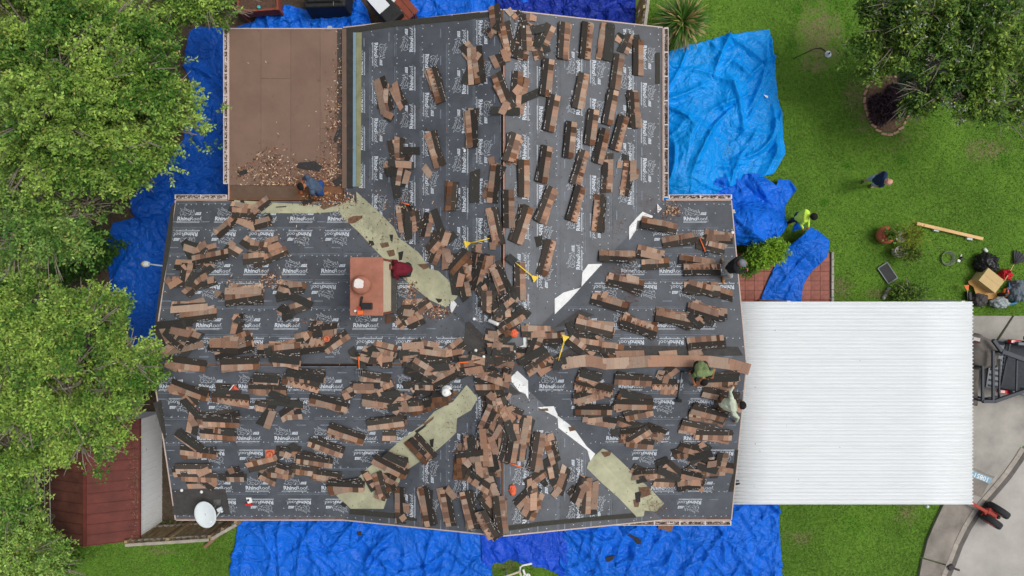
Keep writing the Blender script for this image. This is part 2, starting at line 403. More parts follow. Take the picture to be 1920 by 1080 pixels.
capm = M('cap_nail_plastic', srgb(205, 208, 212), .5, .1)
rp = random.Random(11)
def on_slope(up, x, y, off): return (x+0, y+0, plane_z(up, x, y)+off)
for nm, (poly, up) in SL.items():
    poly = ccw(poly)
    # run coordinate t = horizontal distance up from the eave, s = along the eave
    if up == (1, 0): tof = lambda x, y: x-XW; xy = lambda s, t: (XW+t, s)
    elif up == (-1, 0): tof = lambda x, y: XE-x; xy = lambda s, t: (XE-t, s)
    elif up == (0, 1): tof = lambda x, y: y-YS; xy = lambda s, t: (s, YS+t)
    else: tof = lambda x, y: YN-y; xy = lambda s, t: (s, YN-t)
    sgn = -1 if up in ((-1, 0), (0, 1)) else 1
    SW = .74; nS = 7
    nails = MB()
    for i in range(nS):
        t0, t1 = i*SW-(.07 if i else -.03), min((i+1)*SW, HS-.02)
        # clip polygon to the band
        def cl(pl, t, keep_above):
            if up == (1, 0): return clip(pl, -1, 0, -(XW+t)) if keep_above else clip(pl, 1, 0, XW+t)
            if up == (-1, 0): return clip(pl, 1, 0, XE-t) if keep_above else clip(pl, -1, 0, -(XE-t))
            if up == (0, 1): return clip(pl, 0, -1, -(YS+t)) if keep_above else clip(pl, 0, 1, YS+t)
            return clip(pl, 0, 1, YN-t) if keep_above else clip(pl, 0, -1, -(YN-t))
        pl = cl(cl(poly, t0, True), t1, False)
        if len(pl) < 3: continue
        off = .012+.005*(i % 2); n = len(pl); m = MB()
        m.add([on_slope(up, *p, off) for p in pl]+[on_slope(up, *p, off-.006) for p in pl],
              [tuple(range(n)), tuple(reversed(range(n, 2*n)))]+[(k, n+k, n+(k+1) % n, (k+1) % n) for k in range(n)])
        sh = m.build('underlayment_sheet', under, house)
        pr = MB(); s_all = [(p[1] if up[0] else p[0]) for p in pl]; s0, s1 = min(s_all), max(s_all)
        def stamp(VF, s, t, flip, scale=1.):
            vs = []; q0 = xy(s, t); g_ = -1 if flip else 1; ey = (up[0]*g_, up[1]*g_); ex = (ey[1], -ey[0])
            for (a, b) in VF[0]:
                a, b = a*scale, b*scale; vs.append((q0[0]+a*ex[0]+b*ey[0], q0[1]+a*ex[1]+b*ey[1]))
            for v in vs:
                if not inpoly(v[0], v[1], pl): return False
            f = VF[1]
            pr.add([on_slope(up, *v, off+.0035) for v in vs], f); return True
        def logo(s, t, flip):
            q0 = xy(s, t); g_ = -1 if flip else 1; ey = (up[0]*g_, up[1]*g_); ex = (ey[1], -ey[0])
            for (a, b) in ((-.37, -.13), (.36, -.13), (.36, .22), (-.37, .22), (-.2, .38), (.1, .38)):
                if not inpoly(q0[0]+a*ex[0]+b*ey[0], q0[1]+a*ex[1]+b*ey[1], pl): return
            z0 = plane_z(up, *q0)+off+.0035; zx = plane_z(up, q0[0]+ex[0]*.01, q0[1]+ex[1]*.01)-plane_z(up, *q0); zy = plane_z(up, q0[0]+ey[0]*.01, q0[1]+ey[1]*.01)-plane_z(up, *q0)
            xa = Vector((ex[0], ex[1], zx*100)).normalized(); ya = Vector((ey[0], ey[1], zy*100)).normalized(); mt = Matrix((xa, ya, xa.cross(ya))).transposed().to_4x4(); mt.translation = (q0[0], q0[1], z0)
            o = bpy.data.objects.new('printed_logo', UNIT); C.objects.link(o); o.parent = sh; o.matrix_local = Matrix.Translation(-house.location) @ mt
        fl = i % 2 == 0; s = s0+.12+rp.random()*.5
        while s < s1:
            logo(s, i*SW+(.53 if fl else .23), fl); s += 1.06
        # seam rules and icons
        s = s0
        while s < s1-.1:
            e_ = min(s+rp.uniform(.5, 1.6), s1)
            for tr in (.03, .075, .60):
                q = [xy(s, i*SW+tr), xy(e_, i*SW+tr), xy(e_, i*SW+tr+.012), xy(s, i*SW+tr+.012)]
                if tr == .60: q = [xy(s, i*SW+tr), xy(s+.25, i*SW+tr), xy(s+.25, i*SW+tr+.03), xy(s, i*SW+tr+.03)]
                if all(inpoly(*v, pl) for v in q):
                    pr.add([on_slope(up, *v, off+.003) for v in ccw(q)], [(0, 1, 2, 3)])
            s = e_+rp.uniform(.02, .3)
        s = s0+.3
        while s < s1:
            stamp(ICON, s, i*SW+.12+rp.uniform(-.02, .02), False, 1.1); s += rp.uniform(.9, 1.3)
        if pr.v: setp(pr.build('printed_rules', linem, sh), kind='stuff')
        # cap nails
        for tr, step in ((.11, .17), (.36, .4)):
            s = s0+.08
            while s < s1:
                x, y = xy(s+rp.uniform(-.03, .03), i*SW+tr+rp.uniform(-.02, .02)); s += step*rp.uniform(.8, 1.25)
                if inpoly(x, y, pl) and rp.random() < .9:
                    r = .014; z = off+.006
                    nails.add([on_slope(up, x+r*math.cos(a), y+r*math.sin(a), z) for a in (0, 1.05, 2.09, 3.14, 4.19, 5.24)], [(0, 1, 2, 3, 4, 5)])
    if nails.v: setp(nails.build('cap_nail', capm, house), kind='stuff')
# ---- ridge slots: black strip standing in for the gap's inner shade, beside an orange ridge board
blk = M('slot_shade_black', (.004, .004, .004), .9, .1); wood_or = M('ridge_wood', srgb(205, 130, 85), .7, .25, 4)
def ridge_slot(p0, p1, wm_=None):
    m = MB(); m.beam(p0, p1, .055, .01); m.build('ridge_slot', blk, house)
    d = (Vector(p1)-Vector(p0)).normalized(); s_ = Vector((-d.y, d.x, 0))*.036
    m = MB(); m.beam(Vector(p0)+s_+Vector((0, 0, .004)), Vector(p1)+s_+Vector((0, 0, .004)), .03, .02); m.build('ridge_board', wm_ or wood_or, house)
zz = ZR+.014
ridge_slot((XR, YT-1.3, zz), (XR, YR+1.9, zz)); ridge_slot((XR, YR-.75, zz), (XR, YR-2.6, zz)); ridge_slot((-5.9, YR, zz), (-3.7, YR, zz), M('ridge_wood_dark', srgb(84, 62, 50), .8, .3, 4))
# ---- pale valley membrane and white strips
def patch(name, pxs, mat, lift=.022, parent=house, subdiv=.25):
    pts = [RF(*p) for p in pxs]; n = len(pts)
    bm = bmesh.new(); vs = [bm.verts.new(p) for p in pts]; f = bm.faces.new(vs)
    if f.normal.z < 0: pass
    bmesh.ops.triangulate(bm, faces=bm.faces[:])
    for _ in range(12):
        ed = [e_ for e_ in bm.edges if e_.calc_length() > subdiv]
        if not ed: break
        bmesh.ops.subdivide_edges(bm, edges=ed, cuts=1); bmesh.ops.triangulate(bm, faces=[f for f in bm.faces if len(f.verts) > 3])
    for v in bm.verts:
        x = min(max(v.co.x, X0), X1); y = min(max(v.co.y, YS), YT); v.co.z = roofz(x, y)+lift+.004*noise.noise(v.co*3)
    bmesh.ops.recalc_face_normals(bm, faces=bm.faces[:])
    if sum(f.normal.z for f in bm.faces) < 0: bmesh.ops.reverse_faces(bm, faces=bm.faces[:])
    g = bmesh.ops.extrude_face_region(bm, geom=bm.faces[:])
    for v in g['geom']:
        if isinstance(v, bmesh.types.BMVert): v.co.z += .004
    me = bpy.data.meshes.new(name); bm.to_mesh(me); bm.free(); me.materials.append(mat)
    return link(name, me, parent)
def rg(x0, y0, s): return lambda *pts: [(x0+x/s, y0+y/s) for x, y in pts]
R12, R11, R13, R14, R15, R9, R8 = rg(600, 340, 3.6), rg(280, 360, 3.6), rg(600, 580, 3.6), rg(560, 780, 3.6), rg(900, 720, 3.), rg(940, 480, 3.), rg(860, 250, 3.6)
R10, R6, R3, R2 = rg(260, 600, 3.6), rg(1200, 300, 3.), rg(860, 0, 3.6), rg(420, 0, 3.)
vm = M('valley_membrane', srgb(172, 171, 142), .8, .24, 2.2, detail=10); vm2 = M('valley_membrane_crease', srgb(160, 165, 118), .75, .2, 3)
wm = M('white_membrane', srgb(226, 228, 226), .6, .12, 6); dark_u = M('dark_felt', srgb(70, 68, 66), .85, .25, 6, detail=9)
patch('valley_membrane', R12((245, 70), (380, 190), (500, 310), (530, 380), (600, 430), (665, 480), (690, 510), (740, 590), (800, 605), (880, 680), (945, 745), (920, 790), (850, 850), (740, 800), (580, 670), (380, 470), (260, 340), (160, 250), (130, 205), (200, 160), (250, 150)), vm)
patch('valley_membrane', R11((575, 55), (800, 70), (1090, 85), (1250, 95), (1380, 40), (1395, 90), (1330, 130), (1090, 145), (760, 142), (575, 112)), vm)
patch('valley_membrane', R13((990, 510), (1065, 600), (1020, 680), (925, 735), (920, 830), (870, 880), (760, 975), (700, 1010), (545, 1110), (540, 1160), (460, 1260), (430, 1345), (210, 1345), (110, 1255), (190, 1210), (300, 1090), (470, 950), (560, 870), (700, 770), (770, 690), (900, 620)), vm)
patch('valley_membrane', R15((690, 362), (740, 385), (800, 440), (865, 505), (885, 525), (960, 590), (1035, 670), (990, 716), (925, 710), (920, 742), (880, 745), (780, 640), (690, 560), (600, 472), (610, 440)), vm)
patch('white_membrane', R15((325, 130), (415, 124), (440, 180), (500, 225), (540, 265), (600, 350), (648, 392), (620, 432), (603, 370), (440, 245), (436, 190)), wm, .026)
for q in (R9((488, 46), (566, 44), (450, 172), (455, 95)), R9((446, 178), (385, 245), (300, 328), (300, 240), (350, 205)), R9((120, 420), (215, 403), (165, 470), (140, 520), (80, 580), (65, 525), (125, 500)),
          R9((90, 645), (150, 700), (152, 805), (135, 775), (100, 760), (45, 690)), R8((1150, 630), (1200, 570), (1240, 530), (1310, 558), (1300, 582), (1205, 590), (1195, 655), (1150, 722)), R8((1338, 475), (1370, 510), (1342, 540)),
          R12((885, 810), (905, 805), (925, 830), (890, 890), (878, 850))):
    patch('white_membrane', q, wm, .026)
for q in (R13((985, 90), (1010, 80), (1150, 220), (1180, 300), (1050, 330), (960, 260), (975, 180)), R13((1040, 500), (1240, 470), (1360, 570), (1240, 590), (1060, 560)), rg(240, 900, 6.75)((560, 120), (1240, 110), (1300, 430), (575, 440)),
          R10((100, 560), (155, 540), (185, 800), (160, 760)), R9((440, 300), (300, 400), (420, 380), (520, 330)), R9((300, 560), (420, 500), (1330, 510), (1360, 560), (1000, 560))):
    patch('dark_felt', q, dark_u, .020)
brn = M('brown_smear', srgb(112, 86, 68), .95, .4, 14, detail=10); drk2 = M('torn_felt', srgb(54, 52, 50), .95, .3, 14)
for q, mt in ((R12((190, 255), (225, 235), (290, 232), (285, 250), (240, 280), (195, 285)), brn), (R12((330, 400), (360, 402), (370, 430), (335, 440)), drk2), (R12((405, 420), (460, 410), (470, 440), (420, 450)), brn), (R12((530, 480), (565, 470), (555, 530), (535, 535)), drk2), (R12((780, 790), (825, 795), (820, 815), (800, 820)), drk2),
             (R12((450, 470), (500, 460), (510, 500), (470, 510)), brn), (R12((470, 360), (495, 360), (490, 410), (478, 400)), drk2), (R12((660, 560), (720, 555), (745, 580), (700, 595)), brn), (R15((680, 380), (740, 375), (730, 400), (700, 410)), brn), (R15((870, 610), (905, 600), (900, 660), (875, 665)), drk2), (R15((890, 580), (950, 575), (960, 620), (905, 640)), brn), (R15((860, 650), (900, 640), (890, 690), (868, 690)), brn),
             (R13((740, 880), (770, 870), (765, 930), (748, 925)), drk2), (R13((640, 820), (720, 770), (715, 790), (655, 835)), drk2), (R13((700, 770), (770, 720), (765, 740), (705, 790)), brn), (R13((855, 560), (935, 545), (925, 580), (860, 600)), brn), (R11((615, 60), (640, 55), (655, 95), (630, 100)), drk2), (R11((855, 100), (930, 95), (925, 103), (858, 106)), drk2), (R11((1030, 60), (1110, 50), (1100, 85), (1040, 95)), drk2), (R11((1150, 100), (1200, 70), (1260, 90), (1180, 120)), brn),
             (R15((330, 140), (380, 135), (400, 150), (350, 150)), brn), (R15((495, 240), (530, 238), (538, 258), (505, 266)), brn), (R14((330, 600), (300, 575), (280, 595), (310, 615)), drk2)):
    patch('torn_felt', q, mt, .034)
# blue and pale flashing strips beside the brown porch roof
stripm = M('blue_flashing', srgb(128, 158, 172), .5, .1)
patch('flashing_strip', R2((728, 185), (744, 185), (744, 1050), (726, 1050)), stripm, .03)
patch('flashing_strip', R2((745, 185), (776, 185), (770, 1050), (745, 1050)), M('olive_flashing', srgb(142, 142, 106), .8, .2, 3), .024)
patch('felt_strip', R2((690, 160), (727, 155), (726, 1060), (692, 1060)), M('black_felt', srgb(60, 57, 54), .9, .2), .03)
patch('brown_strip', R2((664, 166), (691, 163), (692, 1060), (664, 1060)), M('brown_roll_strip', srgb(122, 100, 87), .9, .1, 3), .026)
# dark starter courses on the edges
st = M('starter_shingle', srgb(62, 60, 54), .9, .3, 30, bump=.3, bscale=200)
for q in (R2((728, 155), (940, 120), (1440, 70), (1440, 105), (940, 155), (728, 185)), R3((0, 112), (250, 80), (250, 110), (0, 145)), R14((345, 628), (650, 655), (800, 690), (800, 710), (640, 690), (345, 660)),
          R15((155, 795), (320, 775), (580, 750), (860, 725), (880, 750), (600, 772), (320, 800), (155, 825)), R11((110, 360), (150, 100), (178, 70), (170, 120), (150, 330), (95, 640), (60, 860), (40, 900)),
          R10((128, 560), (160, 560), (190, 790), (172, 800)), R15((1425, 490), (1395, 605), (1425, 605), (1452, 370), (1435, 370)), R3((1325, 357), (1358, 357), (1358, 567), (1327, 567))):
    patch('starter_strip', q, st, .021)
# ---- gutters
gut = M('gutter_metal', srgb(214, 204, 198), .5, .12); deb = M('gutter_debris', srgb(104, 78, 60), .95, .5, 30)
def gutter(p0, p1, side):
    p0, p1, side = Vector(p0), Vector(p1), Vector(side); root = house
    m = MB()
    for d, w, h, dz in ((.125, .014, .11, 0), (.012, .012, .11, 0), (.068, .11, .012, -.05)):
        m.beam(p0+side*d+Vector((0, 0, dz)), p1+side*d+Vector((0, 0, dz)), w, h)
    g = m.build('gutter', gut, root); n = int((p1-p0).length/.62); m = MB()
    for i in range(n+1):
        q = p0.lerp(p1, i/n); m = MB(); m.beam(q+side*.01+Vector((0, 0, .045)), q+side*.13+Vector((0, 0, .045)), .035, .012); m.build('strap', gut, g)
    m = MB(); rr = random.Random(5)
    for i in range(int((p1-p0).length*70)):
        q = p0.lerp(p1, rr.random())+side*rr.uniform(.02, .115)+Vector((0, 0, rr.uniform(-.035, .01)))
        m.box(q, (rr.uniform(.02, .06), rr.uniform(.01, .03), .008), rr.uniform(0, 3))
    setp(m.build('leaf_debris', deb, g), kind='stuff')
gutter((XE+.04, YN+.1, ZE-.03), (XE+.04, YT, ZE-.03), (1, 0, 0))
gutter((XE+.2, YN+.04, ZE-.03), (X1+.02, YN+.04, ZE-.03), (0, 1, 0))
gutter((X0-.02, YN+.04, ZE-.03), (-8.12, YN+.04, ZE-.03), (0, 1, 0))
gutter((-8.09, YN+.5, ZE-.09), (-8.09, YT, ZE-.09), (-1, 0, 0))
gutter((2.6, YS-.04, ZE-.03), (X1, YS-.04, ZE-.03), (0, -1, 0))
# ------------------------------------------------------------------ brown porch roof
BZ = 2.545
porch = thing('porch_roof', 'flat brown roll-roofed porch at the upper left of the house', 'roof', (-6.4, 5.1, 0))
bm_ = M('brown_roll_roofing', srgb(128, 104, 90), .9, .13, 1.1, bump=.25, bscale=260, rnd=.05, detail=10)
bx0, bx1, by0, by1 = -8.06, XW-.03, YN+.03, YT
m = MB(); m.box(((bx0+bx1)/2, (by0+by1)/2, BZ-.1), (bx1-bx0, by1-by0, .14)); m.build('deck', deckm, porch)
seams = [bx0, P(489, 0, BZ).x, P(545, 0, BZ).x, P(600, 0, BZ).x, bx1]; ysm = P(0, 147, BZ).y; ybot = P(0, 347, BZ).y
k = 0
for i in range(4):
    segs = [(ybot, by1)] if i not in (1, 3) else ([(ybot, ysm), (ysm, by1)] if i == 1 else [(ybot, P(0, 241, BZ).y), (P(0, 241, BZ).y, by1)])
    for a, b in segs:
        m = MB(); m.box(((seams[i]+seams[i+1])/2, (a+b)/2, BZ-.022+.001*(k % 2)), (seams[i+1]-seams[i]-.006, b-a-.006, .016)); m.build('roofing_sheet', bm_, porch); k += 1
m = MB(); m.box(((bx0-6.2+.06)/2, (by0+ybot)/2+.02, BZ-.03), (abs(bx0+6.2)-.05, ybot-by0-.05, .02)); m.build('edge_strip', M('brown_edge', srgb(104, 84, 70), .9, .15), porch)
m = MB(); m.box((bx1-.1, (by0+by1)/2+.2, BZ-.012), (.14, by1-by0-.4, .02)); m.build('felt_strip', dark_u, porch)
for x in (bx0+.15, -6.4):
    m = MB(); m.box((x, by1-.15, (BZ-.17)/2), (.12, .12, BZ-.17)); m.build('post', PINK, porch)
for x in (bx0+.15, ):
    m = MB(); m.box((x, by0+1.3, (BZ-.17)/2), (.12, .12, BZ-.17)); m.build('post', PINK, porch)
m = MB(); m.box(((bx0+bx1)/2, by1+.02, BZ-.1), (bx1-bx0, .03, .17)); m.box((bx0-.02, (by0+by1)/2, BZ-.1), (.03, by1-by0, .17)); m.build('fascia_board', PINK, porch)
# ------------------------------------------------------------------ shingles
TAN = [srgb(176, 134, 106), srgb(158, 117, 92), srgb(140, 104, 84), srgb(186, 146, 118), srgb(166, 140, 120), srgb(122, 90, 74), srgb(150, 124, 106), srgb(172, 124, 94), srgb(150, 108, 82), srgb(163, 130, 108)]
TAN = [tuple(.72*v+.28*(.3*c[0]+.55*c[1]+.15*c[2]) for v in c) for c in TAN]
TAN = [tuple(min(1, v*k_*(1. if i % 3 else .88)) for v, k_ in zip(c, (1.15, 1.12, 1.06))) for i, c in enumerate(TAN)]
DRK = [srgb(64, 58, 53), srgb(72, 65, 59), srgb(57, 53, 50)]
GRIM = [srgb(96, 66, 50), srgb(108, 76, 58), srgb(88, 70, 58), srgb(120, 86, 64)]
shm = M('shingle_granules', attr=True, rough=.95, var=.22, scale=60, spec=.08, bump=.3, bscale=300, rnd=.2)
SHC = {}; rs = random.Random(21)
SWD = .318
def shingle_mesh(kind, Lq, var):
    """kind f: dark headlap + tan tabs; t: all tan; d: all dark; z: dark teeth on the tan strip; o: old grimy"""
    key = (kind, Lq, var)
    if key in SHC: return SHC[key]
    r = random.Random(hash((kind, Lq, var, 5)) & 0xffff if False else ord(kind)*977+int(Lq*100)*31+var*7)
    L_ = Lq; m = MB(); h = SWD/2; ts = -h+.142; pal = GRIM if kind == 'o' else TAN
    torn = (r.uniform(-.05, .05), r.uniform(-.05, .05)) if L_ < .95 and kind != 'r' else None; dk_ = r.choice(DRK); arch = r.uniform(-.008, .018); tw_ = r.uniform(-.012, .012)
    bend = lambda x: .003+max(arch*(1-(2*x/L_)**2), arch*.2)*(1 if L_ > .6 else .4)+max(0, tw_)*(2*x/L_)**3+abs(tw_)*.6
    def slab(x0, x1, y0, y1, z0, z1, col, j=0):
        n = max(1, int((x1-x0)/.3)); xs = [x0+(x1-x0)*i/n for i in range(n+1)]; vs = []
        for x in xs:
            b_ = bend(x); ya = y0+(r.uniform(-j, j) if j else 0)
            vs += [(x, ya, b_+z0), (x, y1, b_+z0), (x, y1, b_+z1), (x, ya, b_+z1)]
        for e_ in (0, n) if torn else ():
            if abs(abs(xs[e_])-L_/2) < .01:
                for q_ in range(4*e_, 4*e_+4): vs[q_] = (vs[q_][0]+torn[e_ > 0]*vs[q_][1]/h-abs(torn[e_ > 0])*(.6 if e_ else -.6), vs[q_][1], vs[q_][2])
        fs = [(0, 1, 2, 3), tuple(4*n+i for i in (3, 2, 1, 0))]
        for i in range(n):
            a = 4*i; fs += [(a, a+4, a+5, a+1), (a+1, a+5, a+6, a+2), (a+2, a+6, a+7, a+3), (a+3, a+7, a+4, a)]
        m.add(vs, fs, 0, col)
    if kind in ('f', 'z', 'o'):
        slab(-L_/2, L_/2, ts, h, 0, .0025, dk_)
        x = -L_/2; i = 0
        while x < L_/2-.01:
            w = r.choice((.09, .11, .13, .14, .16)); x2 = min(x+w, L_/2)
            if L_/2-x2 < .05: x2 = L_/2
            c = r.choice(pal) if r.random() > .1 else r.choice(GRIM); slab(x, x2-.003, -h+r.uniform(0, .006), ts+.012, 0, .0042+.0012*(i % 2), c)
            if kind == 'z':
                t = .5*(x+x2); m.add([(x+.012, ts+.008, bend(x)+.0062), (x2-.012, ts+.008, bend(x2)+.0062), (t, ts-.07, bend(t)+.0062)], [(0, 2, 1)], 0, r.choice(GRIM))
            x = x2; i += 1
        # pale seal strip dashes and a nail scratch
        x = -L_/2+.02
        while x < L_/2-.05:
            w = r.uniform(.02, .09)
            if r.random() < .5: m.add([(x, h-.03, bend(x)+.0036), (x+w, h-.03, bend(x+w)+.0036), (x+w, h-.019, bend(x+w)+.0036), (x, h-.019, bend(x)+.0036)], [(0, 1, 2, 3)], 0, srgb(196, 194, 190))
            x += w+.03
        if r.random() < .6:
            x = r.uniform(-L_/2+.05, L_/2-.05); m.add([(x, ts+.02, bend(x)+.0036), (x+.012, ts+.02, bend(x)+.0036), (x+.016, h-.06, bend(x)+.0036), (x+.004, h-.06, bend(x)+.0036)], [(0, 1, 2, 3)], 0, srgb(140, 120, 105))
    elif kind in 'tr':
        tw = .15 if kind == 'r' else .095
        x = -L_/2; i = 0; base = r.choice(TAN)
        while x < L_/2-.01:
            x2 = min(x+r.choice((.1, .14, .18)), L_/2)
            if L_/2-x2 < .05: x2 = L_/2
            slab(x, x2-.002, -tw, tw, 0, .006+.001*(i % 2), tuple(a*.75+b*.25 for a, b in zip(base, r.choice(TAN)))); x = x2; i += 1
    elif kind in 'dD':
        tw = .14 if kind == 'D' else .105; slab(-L_/2, L_/2, -tw, tw, 0, .005, srgb(62, 61, 58))
        for _ in range(3):
            x = r.uniform(-L_/2, L_/2-.05); m.add([(x, .05, bend(x)+.0062), (x+.04, .055, bend(x)+.0062), (x+.04, .062, bend(x)+.0062), (x, .06, bend(x)+.0062)], [(0, 1, 2, 3)], 0, srgb(120, 118, 110))
    SHC[key] = m.mesh('shingle', shm); return SHC[key]
PILES = []
def slope_of(x, y):
    for nm, (poly, up) in SL.items():
        if inpoly(x, y, poly): return nm
    return 'upper right' if y > YN else 'left lower' if x < XR else 'right lower'
def place(root, x, y, ang, L_, kind, W_=SWD):
    if kind == 'f' and L_ > .5 and rs.random() < .1: kind = 'z'
    Lq = round(min(max(L_, .15), 1.0), 1); me = shingle_mesh(kind, Lq, rs.randrange(9 if Lq > .8 else 6))
    w = drop(x, y, ang, Lq, {'t': .19, 'd': .21, 'D': .28, 'r': .3}.get(kind, W_)*.92, .0058)
    o = bpy.data.objects.new('shingle', me); C.objects.link(o); o.parent = root
    o.matrix_local = Matrix.Translation(-root.location) @ w; return o
def pile(R_, style, n, tops, label=None):
    """tops: (ax,ay,bx,by[,kind]) in zoom pixels, tan edge on the right-hand side going a->b"""
    it = []
    for t in tops:
        (ax, ay), (bx, by) = R_((t[0], t[1]), (t[2], t[3])); k = t[4] if len(t) > 4 else 'f'
        a, b = RF(ax, ay), RF(bx, by); it.append(((a.x+b.x)/2, (a.y+b.y)/2, math.atan2(b.y-a.y, b.x-a.x), (b.xy-a.xy).length, k))
    c0 = it[0]; root = thing('shingle_pile', 'x', 'shingle pile', (c0[0], c0[1], roofz(min(max(c0[0], X0), X1), min(max(c0[1], YS), YT))), 'piles of torn-off shingles')
    jr, jt = {'neat': (2.2, .014), 'fan': (7, .04), 'mess': (22, .12)}[style]
    per = max(1, n//len(it)) if n else 0
    sx, sy = rs.uniform(-1, 1)*jt, rs.uniform(-1, 1)*jt
    for x, y, an, L_, k in it:
        for j in range(per):
            f = (per-j)/per
            L2 = L_ if k == 'd' or L_ > .8 else .8
            if style == 'mess' and rs.random() < .5: L2 = rs.choice((.2, .3, .4, .6, .7))
            elif style != 'neat' and rs.random() < .2: L2 = rs.choice((.3, .5, .7))
            kk = 'f' if k in 'tdDr' else k
            if rs.random() < {'mess': .28, 'fan': .16, 'neat': 0}[style]: kk = 'd'
            if L_ < .5 and style != 'mess': continue
            place(root, x+sx*f*1.5+rs.gauss(0, jt*.6), y+sy*f*1.5+rs.gauss(0, jt*.6), an+math.radians(rs.gauss(0, jr)) + (math.pi if style == 'mess' and rs.random() < .12 else 0), L2, kk)
    for x, y, an, L_, k in it:
        place(root, x, y, an, L_+.08 if k == 'r' else L_ if L_ < .86 else 1.0, k)
    PILES.append([root, c0[0], c0[1], style, label])
    if label: root['label'] = label
    return root
N_, F_, X_ = 'neat', 'fan', 'mess'
for t in [
 (X_, 5, [(95, 340, 105, 560), (120, 330, 150, 555), (105, 365, 150, 400, 't'), (112, 430, 160, 510, 'd')]),
 (X_, 8, [(310, 155, 350, 345), (395, 400, 445, 165), (430, 400, 470, 170), (325, 100, 365, 70, 't'), (300, 330, 330, 420, 't'), (405, 110, 455, 130, 'd'), (245, 215, 280, 170, 'd')]),
 (X_, 4, [(545, 350, 625, 170), (520, 330, 560, 180, 'd'), (560, 240, 600, 360, 'd'), (505, 215, 590, 195, 'd'), (500, 150, 505, 95, 't')]),
 (N_, 7, [(700, 400, 715, 160)]), (N_, 8, [(848, 400, 868, 160)]),
 (F_, 4, [(1000, 160, 965, 400), (1020, 190, 1010, 400, 'D'), (1020, 160, 1030, 200, 'd')]), (X_, 1, [(1075, 265, 1100, 230, 'd'), (1070, 285, 1085, 250, 't')]),
 (N_, 7, [(1208, 510, 1208, 275), (1180, 270, 1220, 265, 'd')]), (N_, 6, [(1050, 600, 1080, 380)]), (N_, 8, [(580, 650, 608, 405)]), (N_, 7, [(800, 728, 842, 510)]),
 (N_, 6, [(1000, 838, 1042, 620)]), (F_, 5, [(1190, 862, 1178, 628)]), (N_, 8, [(605, 888, 648, 650)]), (N_, 7, [(880, 972, 908, 755)]), (N_, 7, [(1050, 1012, 1112, 790)]),
 (N_, 7, [(737, 1055, 758, 840)]), (X_, 6, [(250, 495, 325, 690), (380, 730, 400, 490), (290, 770, 330, 690, 't'), (375, 640, 420, 580, 't')]),
 (F_, 6, [(80, 745, 100, 1000)]), (N_, 6, [(937, 1092, 985, 885)])]: pile(R3, *t)
for t in [(N_, 8, [(560, 330, 595, 95)]), (N_, 6, [(785, 340, 848, 130)]), (F_, 6, [(255, 220, 228, 475), (200, 190, 240, 180, 't')]), (N_, 6, [(440, 420, 438, 195)]),
 (N_, 0, [(108, 465, 112, 250, 'D')]), (F_, 6, [(330, 200, 390, 0)]), (N_, 8, [(545, 600, 630, 370)]), (N_, 8, [(755, 588, 822, 358)]),
 (F_, 5, [(1000, 388, 1005, 200), (975, 180, 1050, 175), (1062, 215, 1105, 210, 't')]), (F_, 4, [(1150, 190, 1118, 420, 'z'), (1175, 330, 1175, 180, 't'), (1125, 140, 1125, 185, 'd')]),
 (F_, 6, [(955, 420, 928, 655, 'z')]), (N_, 5, [(338, 632, 335, 390)]), (F_, 7, [(390, 748, 470, 500)]),
 (F_, 6, [(220, 505, 268, 745), (245, 720, 275, 700, 't'), (200, 760, 260, 765, 't')]), (F_, 5, [(560, 950, 622, 730, 'z'), (535, 690, 555, 770, 'd')]), (X_, 1, [(115, 775, 165, 770, 't')])]: pile(R8, *t)
for t in [(N_, 5, [(205, 395, 0, 350)]), (F_, 4, [(312, 435, 130, 468)]), (F_, 5, [(475, 508, 308, 468), (510, 440, 360, 440, 't')]), (N_, 5, [(405, 590, 228, 565)]), (N_, 4, [(447, 617, 240, 620)]),
 (F_, 4, [(168, 580, 0, 592), (120, 550, 0, 525, 't')]), (F_, 5, [(440, 738, 250, 718)]), (F_, 3, [(520, 768, 445, 745)]), (F_, 7, [(312, 920, 62, 868)]),
 (F_, 6, [(467, 880, 262, 828), (440, 865, 280, 815, 't')]), (X_, 3, [(345, 945, 270, 870, 'd'), (395, 900, 375, 940, 'd')]), (F_, 4, [(468, 1015, 262, 1030)])]: pile(R6, *t)
